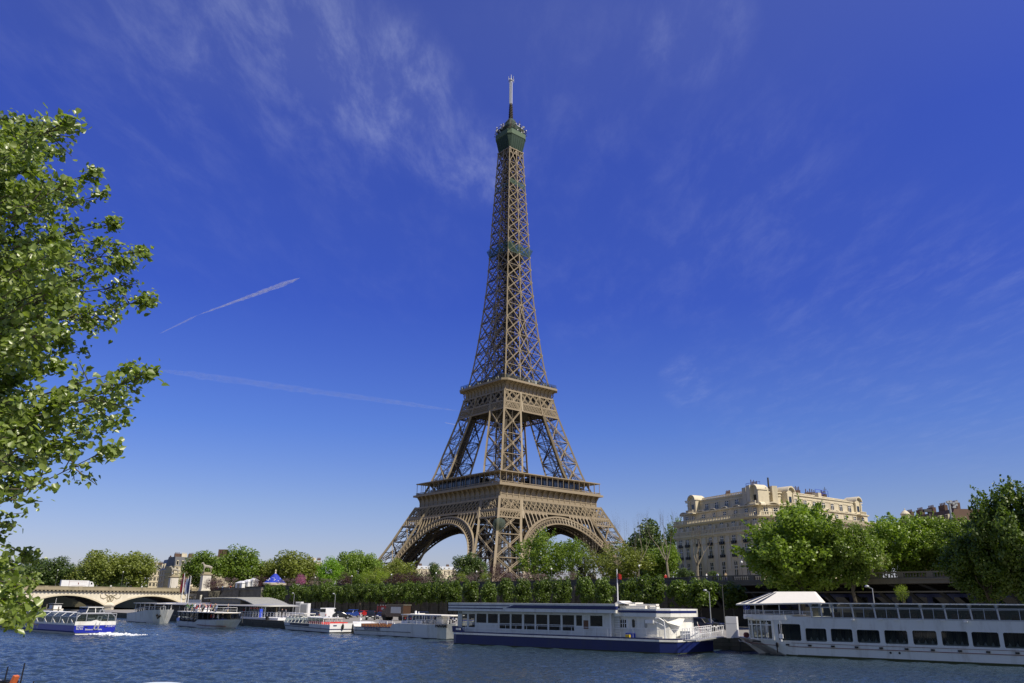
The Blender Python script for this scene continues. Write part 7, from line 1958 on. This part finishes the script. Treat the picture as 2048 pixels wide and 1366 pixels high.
for k in range(n + 1):
    f = k / n; x = va + (vb - va) * f
    z = 5.35 + .12 * math.sin(math.pi * min(1, f / .7)) if f < .62 else 5.45 - 1.35 * ((f - .62) / .38) ** 1.7
    ringz.append((x, z))
for (x0_, z0_), (x1_, z1_) in zip(ringz, ringz[1:]): g.loft([[(x0_, 1.2, z0_), (x0_, 9, z0_ + .1), (x0_, 9, z0_ - .1), (x0_, 1.2, z0_ - .15)], [(x1_, 1.2, z1_), (x1_, 9, z1_ + .1), (x1_, 9, z1_ - .1), (x1_, 1.2, z1_ - .15)]])
for k in range(0, n + 1, 1): x, z = ringz[k]; g.bar((x, 1.15, z + .04), (x, 9, z + .14), .08)
g.build('vaulted_roof', 'grey', t)
g = MB(); g.box(va + 3, vb - 8, 1.6, 8.6, 4.2, 5.3); g.build('clerestory', 'curtain', t)
g = MB(); g.box(va - 12, va - 4, 2, 2.1, 4.3, 5.0); g.build('roof_sign', 'steel', t)
g = MB()
for k in range(9): x = xa + 3 + k * (xb - xa - 5) / 8; g.tube((x, 1.2, 1.0), (x, 1.2, 3.8), .12, .12, 6); g.tube((x, 8.8, 1), (x, 8.8, 3.8), .12, .12, 6)
g.build('column', 'steel', t)
g = MB(); g.box(xa + 2, xb - 9, 2.5, 7.5, 1.2, 3.6); g.build('ticket_hall', 'dkgrey', t)
g = MB(); x = xb - 8.5
for k in range(9): g.box(x + k * .95, x + .1 + k * .95, 1.4, 1.5, 1.2, 3.7)
g.bar((x, 1.45, 2.4), (x + 8, 1.45, 2.4), .08); g.build('window_frame', 'steel', t)
g = MB(); g.box(x, x + 8, 1.5, 1.55, 1.2, 3.6); g.build('window_glass', 'paneB', t)
g = MB()
for k in range(3): g.box(x + .6 + k * 1.5, x + 1.6 + k * 1.5, 1.3, 1.35, 3.2, 3.55)
g.build('red_sign', 'red', t)
g = MB(); x0_, x1_ = ls(466, 1240), ls(556, 1245); g.box(xa, x1_, 0, 10, -.3, .75); g.build('pontoon', 'curtain', t)
g = MB(); g.box(x0_, x1_ - 5, -.5, .02, .85, 1.2); g.box(x0_ + 4, x1_, -.1, 10, 1.2, 1.7); g.build('white_fender_beam', 'whiteclean', t)
g = MB(); g.box(x0_ + 3, x1_ - 4, -.52, -.1, 1.22, 1.3); g.side([(x1_ - 4.2, 1.3), (x1_, 1.3), (x1_ + 1.2, .9), (x1_ - 4.2, 1.0)], -.2, 3); g.box(x0_, x1_ - 5, -.53, -.5, .78, .86); g.build('red_fender_beam', 'red', t)
g = MB(); rail(g, [(x0_ + 3, .0, 1.7), (x1_ - 1, .0, 1.7)], 1.0, .035, 1.3, 2); rail(g, [(x1_ - 9, 4, 1.7), (x1_ - 1, 4, 1.7)], 1.0, .035, 1.3, 2); g.build('railing', 'whiteclean', t)
g = MB(); g.box(x1_ - 9.5, x1_ - 9.1, .2, .8, 1.7, 3.3); g.build('blue_banner', 'plblue', t)
g = MB(); 
for k in (0, 1): g.lathe([(.18, 1.3), (.22, 1.6), (.16, 1.7), (.26, 1.95)], (x1_ - 4.8 + k * .6, -.25), 8); g.lathe([(.18, 1.3), (.22, 1.6), (.16, 1.7), (.26, 1.95)], (x0_ + 1.2 + k * 1.2, -.25), 8)
g.build('bollard', 'black', t)
g = MB(); P0 = [(x1_ - 5.5, -.6, .7), (x1_ - 4.5, -.7, -.0), (x1_ - 3.2, -.7, .1), (x1_ - 2.6, -.5, 1.2)]; g.path(P0, .06, 5); g.path([(x1_ - 2.4, -.5, .9), (x1_ - 1, -.4, .35), (x1_ + .6, -.3, 1.1)], .06, 5); g.build('mooring_line', 'rope', t)
g = MB(); g.side([(x1_ - 1.6, -.2), (x1_ + 1.6, -.2), (x1_ + 1.4, .45), (x1_ - 1.2, .45)], -.6, .4); g.build('small_tender', 'concrete', t)
for k, (x, col, lb) in enumerate(((362, 'red', 'red vertical banner on a tall pole on the landing stage roof'), (371, 'whiteclean', 'pale banner on a pole beside the red banner'), (375.5, 'navy', 'dark banner on a pole right of the pale banner'))):
    s = LS.s(x, 1206, 3); zt = LS.z(x, 1146 if k == 0 else (1156 if k == 1 else 1152), 3); q = LS.P + LS.u * s + LS.n * 3
    f_ = thing('banner_pole', lb, 'flagpole', (q.x, q.y, 4.2), LS.ang)
    g = MB(); g.tube((0, 0, 0), (0, 0, zt - 4.2), .09, .06, 6); g.build('pole', 'whiteclean', f_)
    hz = zt - 4.2
    g = MB(); g.loft([[(.12 * 0 - .12, 0, z), (-.95 + .12 * math.sin(z), -.25 + .1 * math.sin(z * 1.3), z - .1)] for z in [hz * .35 + i * hz * .62 / 6 for i in range(7)]], False, 0, False); g.build('banner', col, f_)
for k, (x, y) in enumerate(((487, 1226), (492, 1227), (545, 1228), (552, 1229), (430, 1228), (470, 1228))):
    pp = LS.P + LS.u * ls(x, y) + LS.n * 2.0; person((pp.x, pp.y, 1.7), LS.ang + k, ('black', 'navy', 'black', 'grey', 'white', 'red')[k], 'black', ('person in black near the pontoon bollards', 'person in navy near the pontoon bollards', 'person in black at the far end of the white pontoon', 'person in grey at the far end of the white pontoon', 'person in white under the landing stage roof', 'person in red under the landing stage roof')[k], 'people on the landing stage')

# ---- boats moored against the near bank, only their tops in the picture
q = on_y(302, 1361.5, 34.0)
b = thing('near_cabin_boat', 'white rounded boat roof just showing at the bottom edge', 'boat', (q.x, q.y - 3, 0), R(-14))
zt = q.z
g = MB(); pts = [(math.cos(math.pi * k / 14), math.sin(math.pi * k / 14)) for k in range(15)]
g.loft([[(1.75 * x * e, y, zt - .55 + .55 * z * (.6 + .4 * e)) for x, z in pts] for y, e in ((-1.9, .75), (-1.4, 1), (2.6, 1), (3.2, .8))]); g.build('roof', 'whiteclean', b, True)
g = MB(); g.box(-1.6, 1.6, -1.4, 2.6, .6, zt - .55); g.build('cabin', 'dkglass', b)
g = MB(); g.prism([(-1.9, -2.5), (1.9, -2.5), (2.0, 3), (1.2, 5), (0, 6), (-1.2, 5), (-2.0, 3)], -.4, .7); g.build('hull', 'white', b)
q = on_y(38, 1352, 33)
b = thing('near_houseboat', 'cluttered dark houseboat deck with an orange upright at the bottom left corner', 'boat', (q.x, q.y, 0), R(-20)); zt = q.z
g = MB(); g.prism([(-9, -3), (1.8, -3), (2.8, -1), (2.8, 1), (1.8, 3), (-9, 3)], -.4, zt - .65); g.build('hull', 'dkgrey', b)
g = MB(); g.side([(-1.9, zt - .6), (-.5, zt - .6), (-.4, zt - .42), (-1.0, zt - .22), (-1.6, zt - .18)], -1.0, .3); g.box(-4.6, -2.3, -1.0, .4, zt - .5, zt - .05); g.build('cabin_top', 'whiteclean', b)
g = MB(); g.bar((-4.2, -.5, zt + .15), (.9, -.6, zt - .35), .22); g.box(-.1, .5, -.9, -.4, zt - .6, zt - .1); g.lathe([(.3, zt - .6), (.35, zt - .3), (.15, zt - .1)], (.2, -.7), 8); g.build('boom', 'black', b)
g = MB(); g.bar((.75, -1, zt - .6), (1.05, -1, zt + .12), .2, .12); g.lathe([(.4, zt - .7), (.42, zt - .5), (.2, zt - .42)], (1.0, -1.0), 8); g.build('tiller', 'orange', b)
g = MB()
for x, h_ in ((.35, .5), (1.15, .65), (1.75, .05), (2.3, -.1)): g.bar((x, -.9, zt - .7), (x + .08, -.9, zt + h_ - .1), .035)
g.build('stanchion', 'black', b)
g = MB(); g.lathe([(.1, zt - .7), (.3, zt - .55), (.2, zt - .35), (.05, zt - .3)], (1.5, -1.1), 8); g.lathe([(.1, zt - .7), (.25, zt - .55), (.05, zt - .4)], (2.1, -1.1), 8); g.build('plant_pot', 'concrete', b)
g = MB(); g.tube((-2.6, -.3, zt - .2), (-2.6, -.3, zt + .9), .03, .02, 5); g.box(-2.9, -2.45, -.35, -.25, zt + .55, zt + .75); g.build('weather_vane', 'whiteclean', b)

# ------------------------------------------------------------------ boats beyond the arch of the bridge
for k, (x, y, ln, m1, m2, lb) in enumerate(((72, 1212, 9, 'whiteclean', 'tarp', 'white and blue boat seen through the left bridge arch'), (125, 1212, 15, 'dkgrey', 'yellow', 'dark barge with yellow and orange superstructure under the bridge arch'), (138, 1211, 10, 'white2', 'grey', 'pale boat moored deep under the left arch'))):
    s = 49 - k * 5; q = BR.P + BR.u * (58 - k * 9) + BR.n * (-WB - 14 - 5 * k)
    b = thing('moored_boat', lb, 'boat', (q.x, q.y, 0), R(-48), 'boats beyond the bridge arch')
    g = MB(); hull(g, [((-ln / 2 - 1, -ln / 2), .3, .2, 1.4), (-ln / 2 + 2, 2, 1.8, 1.2), (ln / 2, 2, 1.9, 1.2)], 0); g.build('hull', m1, b)
    g = MB(); g.box(-ln / 2 + 2, ln / 2 - 1, -1.4, 1.4, 1.2, 2.6); g.build('cabin', 'whiteclean' if k != 1 else 'yellow', b)
    g = MB(); g.box(-ln / 2 + 1.5, ln / 2 - .5, -1.7, 1.7, 3.0, 3.2); g.build('roof', m2, b)
    if k == 1: g = MB(); g.box(-ln / 2 + 4, ln / 2, -1.6, 1.6, 3.9, 4.3); g.box(-ln / 2 + 4, ln / 2 - 3, -1.65, 1.6, 4.3, 4.5); g.build('upper_awning', 'orange', b)
    g = MB(); g.bar((0, 0, 2), (0, 0, 5.2), .1); g.build('mast', 'whiteclean', b)
q = br(52, 9, 0); t = thing('mooring_dolphin', 'cluster of timber mooring posts beside the bridge pier', 'mooring posts', (q.x - 4, q.y, 0), BR.ang)
g = MB()
for k in range(7): g.tube((k * 1.9 - 4, (k % 2) * .5, -1), (k * 1.9 - 4, (k % 2) * .5, 2.4 + (k % 3) * .4), .22, .2, 7)
g.box(-4.5, 8, -.3, .9, 1.3, 1.5); g.build('timber_post', 'concrete', t)
# ------------------------------------------------------------------ lamps, people, small things
def lamp_post(label, loc, h, globe=True, group=None, arm=0):
    t = thing('street_lamp', label, 'street lamp', loc, WALL.ang, group)
    g = MB(); g.lathe([(.16, 0), (.14, .5), (.07, .6), (.05, h)], n=8); g.build('pole', 'dkgrey' if globe else 'steel', t)
    if globe:
        g = MB(); g.lathe([(.05, h), (.15, h + .08), (.2, h + .22), (.15, h + .38), (.05, h + .45)], n=10); g.build('lamp_globe', 'lampglass', t, True)
    else:
        g = MB(); g.bar((0, 0, h), (-arm, -.2, h + .25), .07); g.build('arm', 'steel', t)
        g = MB(); g.lathe([(.1, h + .15), (.3, h + .2), (.26, h + .32), (.08, h + .42)], (-arm, -.2), 8); g.build('lamp_head', 'steel', t, True)
    return t


LG = 'globe lamps on the upper road'
for k, x in enumerate((540, 631, 704, 783, 872, 953, 1103, 1279, 1485)):
    p = on_y(x, 1150, 1); d = pxdir(x, 1150)
    # stand them two metres behind the wall parapet
    P0 = WALL.P + WALL.n * 3.2; tt = (P0 - Vector((0, 0, EYE))).dot(WALL.n) / d.dot(WALL.n); q = d * tt
    lamp_post(f'{ORD[k]} white globe lamp along the upper road, counting from the carousel', (q.x, q.y, 8.41), 3.4, True, LG)
QG = 'lamp posts on the lower quay'
for k, (x, yt, Y, lb) in enumerate(((589, 1186, 228, 'quay lamp post in the gap between the first lindens'), (671, 1187, 200, 'quay lamp post before the lindens above the white van'), (1418, 1180, 122, 'quay lamp post with curved head left of the white kiosk'), (1744, 1172, 104, 'quay lamp post behind the two-deck boat\'s roof'))):
    a = on_y(x, yt, Y); lamp_post(lb, (a.x, Y, 1.3), a.z - 1.6, False, QG, .55)
a = on_y(1444, 1168, 124); t = thing('signal_pole', 'thin bare pole right of the curved quay lamp', 'pole', (a.x, 124, 1.3)); g = MB(); g.tube((0, 0, 0), (0, 0, a.z - 1.3), .08, .05, 7); g.build('pole', 'dkgrey', t)
# bridge lamps and pedestrians
for k, s in enumerate((12, 30, 52, 70)):
    q = br(s, .35, ZC + 1.9); lamp_post(f'{ORD[k]} slim lamp on the bridge parapet from the stair end', q, 5.2, True, 'bridge lamps')
for k, (s, c) in enumerate(((4, 'red'), (9, 'black'), (22, 'white'), (26, 'navy'), (33, 'white'), (38, 'grey'), (57, 'tan'), (60, 'black'))):
    q = br(s, -1.5, ZC + 1.02); person(q, BR.ang + R(90 * (k % 2)), c, 'navy', f'{c} clad walker on the bridge, {ORD[k]} from the stair end', 'pedestrians on the bridge')
rgp2 = random.Random(8)
for k in range(14):
    s = 21 + k * .93; y = rgp2.uniform(-4, -.8); z = 8.22 - .27 * max(0, (34.6 - s) / .55 - 0) if False else None
    step = int((34.6 - s) / .55); zt = 8.2 - .27 * step
    q = WALL.P + WALL.u * s + WALL.n * y; c = rgp2.choice(cl)
    person((q.x, q.y, max(1.3, zt)), rgp2.uniform(0, 6), c, rgp2.choice(('navy', 'black', 'grey', 'tan')), f'{c} topped person on the stone stair, {ORD[k]} from its foot', 'people on the stone stair')
for k, (x, c) in enumerate(((437, 'white'), (446, 'pale blue'), (452, 'white'), (462, 'red'))):
    a = on_y(x, 1166, 312); person((a.x, 312, 8.45), k, c, 'navy', f'{c} topped bystander behind the stair head, {ORD[k]} from the pedestal', 'bystanders at the stair head')
for k, (x, c) in enumerate(((1331, 'red'), (1413, 'white'), (1435, 'white'), (1451, 'tan'))):
    d = pxdir(x, 1150); P0 = WALL.P + WALL.n * 2.0; tt = (P0 - Vector((0, 0, EYE))).dot(WALL.n) / d.dot(WALL.n); q = d * tt
    person((q.x, q.y, 8.6), k, c, 'navy', f'{c} topped walker behind the wall before the cream building, {ORD[k]} from the forked bare plane', 'walkers on the upper road')
a = on_z(1160, 1245, 1.3)
# tall white panels at the boat pier
for k, (x, y, w_, lb) in enumerate(((597, 1234, 1.5, 'narrow white advertising panel left of the wider one on the quay'), (609, 1236, 2.0, 'wide white box panel at the top of the pier'))):
    p = on_z(x, y, 1.3); t = thing('advert_panel', lb, 'panel', (p.x, p.y, 1.302), R(-20), 'white panels on the quay'); hz = 3.1 if k else 3.4
    g = MB(); g.box(-w_ / 2, w_ / 2, -.5, .5, 0, hz); g.build('cabinet', 'whiteclean', t)
    g = MB(); g.box(-w_ / 2 + .1, w_ / 2 - .3, -.54, -.5, .9, hz - .2); g.build('poster', 'steel', t)
# information panel and white flag at the bridge foot
a = on_y(405, 1204, 318); t = thing('marker_post', 'short white marker post at the foot of the bridge abutment', 'post', (a.x, 316, 1.3)); g = MB(); g.lathe([(.5, 0), (.5, 5.2), (.35, 5.4)], n=8); g.build('post', 'pedestal', t)

# ------------------------------------------------------------------ vapour trails far above
def contrail(label, a, b, w0, w1, dist, dens, seed):
    da, db = pxdir(*a) * dist, pxdir(*b) * dist
    p0 = Vector((0, 0, EYE)) + da; p1 = Vector((0, 0, EYE)) + db; g = MB(); n = 40; dirv = (p1 - p0).normalized(); s1 = dirv.cross(da.normalized()).normalized(); s2 = dirv.cross(s1).normalized()
    rgt = random.Random(seed); rings = []
    for k in range(n + 1):
        f = k / n; c = p0.lerp(p1, f); r_ = (w0 + (w1 - w0) * f) * (1 + rgt.uniform(-.18, .18)) * min(1, (1 - f) * 7 + .05) * min(1, f * 7 + .05) + .5
        c = c + s1 * rgt.gauss(0, .06 * r_)
        rings.append([c + (s1 * math.cos(q * math.pi / 4) + s2 * math.sin(q * math.pi / 4)) * r_ for q in range(8)])
    g.loft(rings)
    m = bpy.data.materials.new('vapour'); m.use_nodes = True; t = m.node_tree
    for nn in list(t.nodes): t.nodes.remove(nn)
    out = t.nodes.new('ShaderNodeOutputMaterial'); tc = nd(t, 'ShaderNodeNewGeometry')
    nz = nd(t, 'ShaderNodeTexNoise'); nz.inputs['Scale'].default_value = .9 / max(w0, w1) * 1.0; nz.inputs['Detail'].default_value = 5; t.links.new(tc.outputs['Position'], nz.inputs['Vector'])
    lw = nd(t, 'ShaderNodeLayerWeight'); lw.inputs[0].default_value = .5
    edge_ = mth(t, 'SUBTRACT', 1.0, lw.outputs['Facing'], clamp=True)
    mr = nd(t, 'ShaderNodeMapRange'); mr.inputs[1].default_value = .35; mr.inputs[2].default_value = .75; t.links.new(nz.outputs[0], mr.inputs[0])
    al = mth(t, 'MULTIPLY', mth(t, 'MULTIPLY', mth(t, 'POWER', edge_, 1.8), mth(t, 'ADD', mr.outputs[0], .35)), dens, clamp=True)
    df = nd(t, 'ShaderNodeBsdfDiffuse'); df.inputs[0].default_value = (.9, .9, .92, 1); tl = nd(t, 'ShaderNodeBsdfTranslucent'); tl.inputs[0].default_value = (.9, .9, .92, 1)
    ad = nd(t, 'ShaderNodeMixShader'); t.links.new(df.outputs[0], ad.inputs[1]); t.links.new(tl.outputs[0], ad.inputs[2])
    tr = nd(t, 'ShaderNodeBsdfTransparent'); ms = nd(t, 'ShaderNodeMixShader'); t.links.new(al, ms.inputs[0]); t.links.new(tr.outputs[0], ms.inputs[1]); t.links.new(ad.outputs[0], ms.inputs[2]); t.links.new(ms.outputs[0], out.inputs[0])
    o = g.build('contrail', m, None, True); o.visible_shadow = True
    return tag(o, label, 'contrail')


contrail('bright white tapering vapour trail left of the tower above the poplar tips', (388, 633), (600, 556), 4, 34, 9000, .36, 1)
contrail('thin faint tail of vapour below the bright trail', (318, 668), (392, 632), 4, 12, 9000, .22, 2)
contrail('long faint vapour trail ending at the tower\'s second platform', (300, 738), (925, 823), 44, 22, 9000, .07, 3)
contrail('tiny vapour streak beside the tower\'s upper leg', (889, 845), (914, 850), 3, 5, 9000, .35, 4)
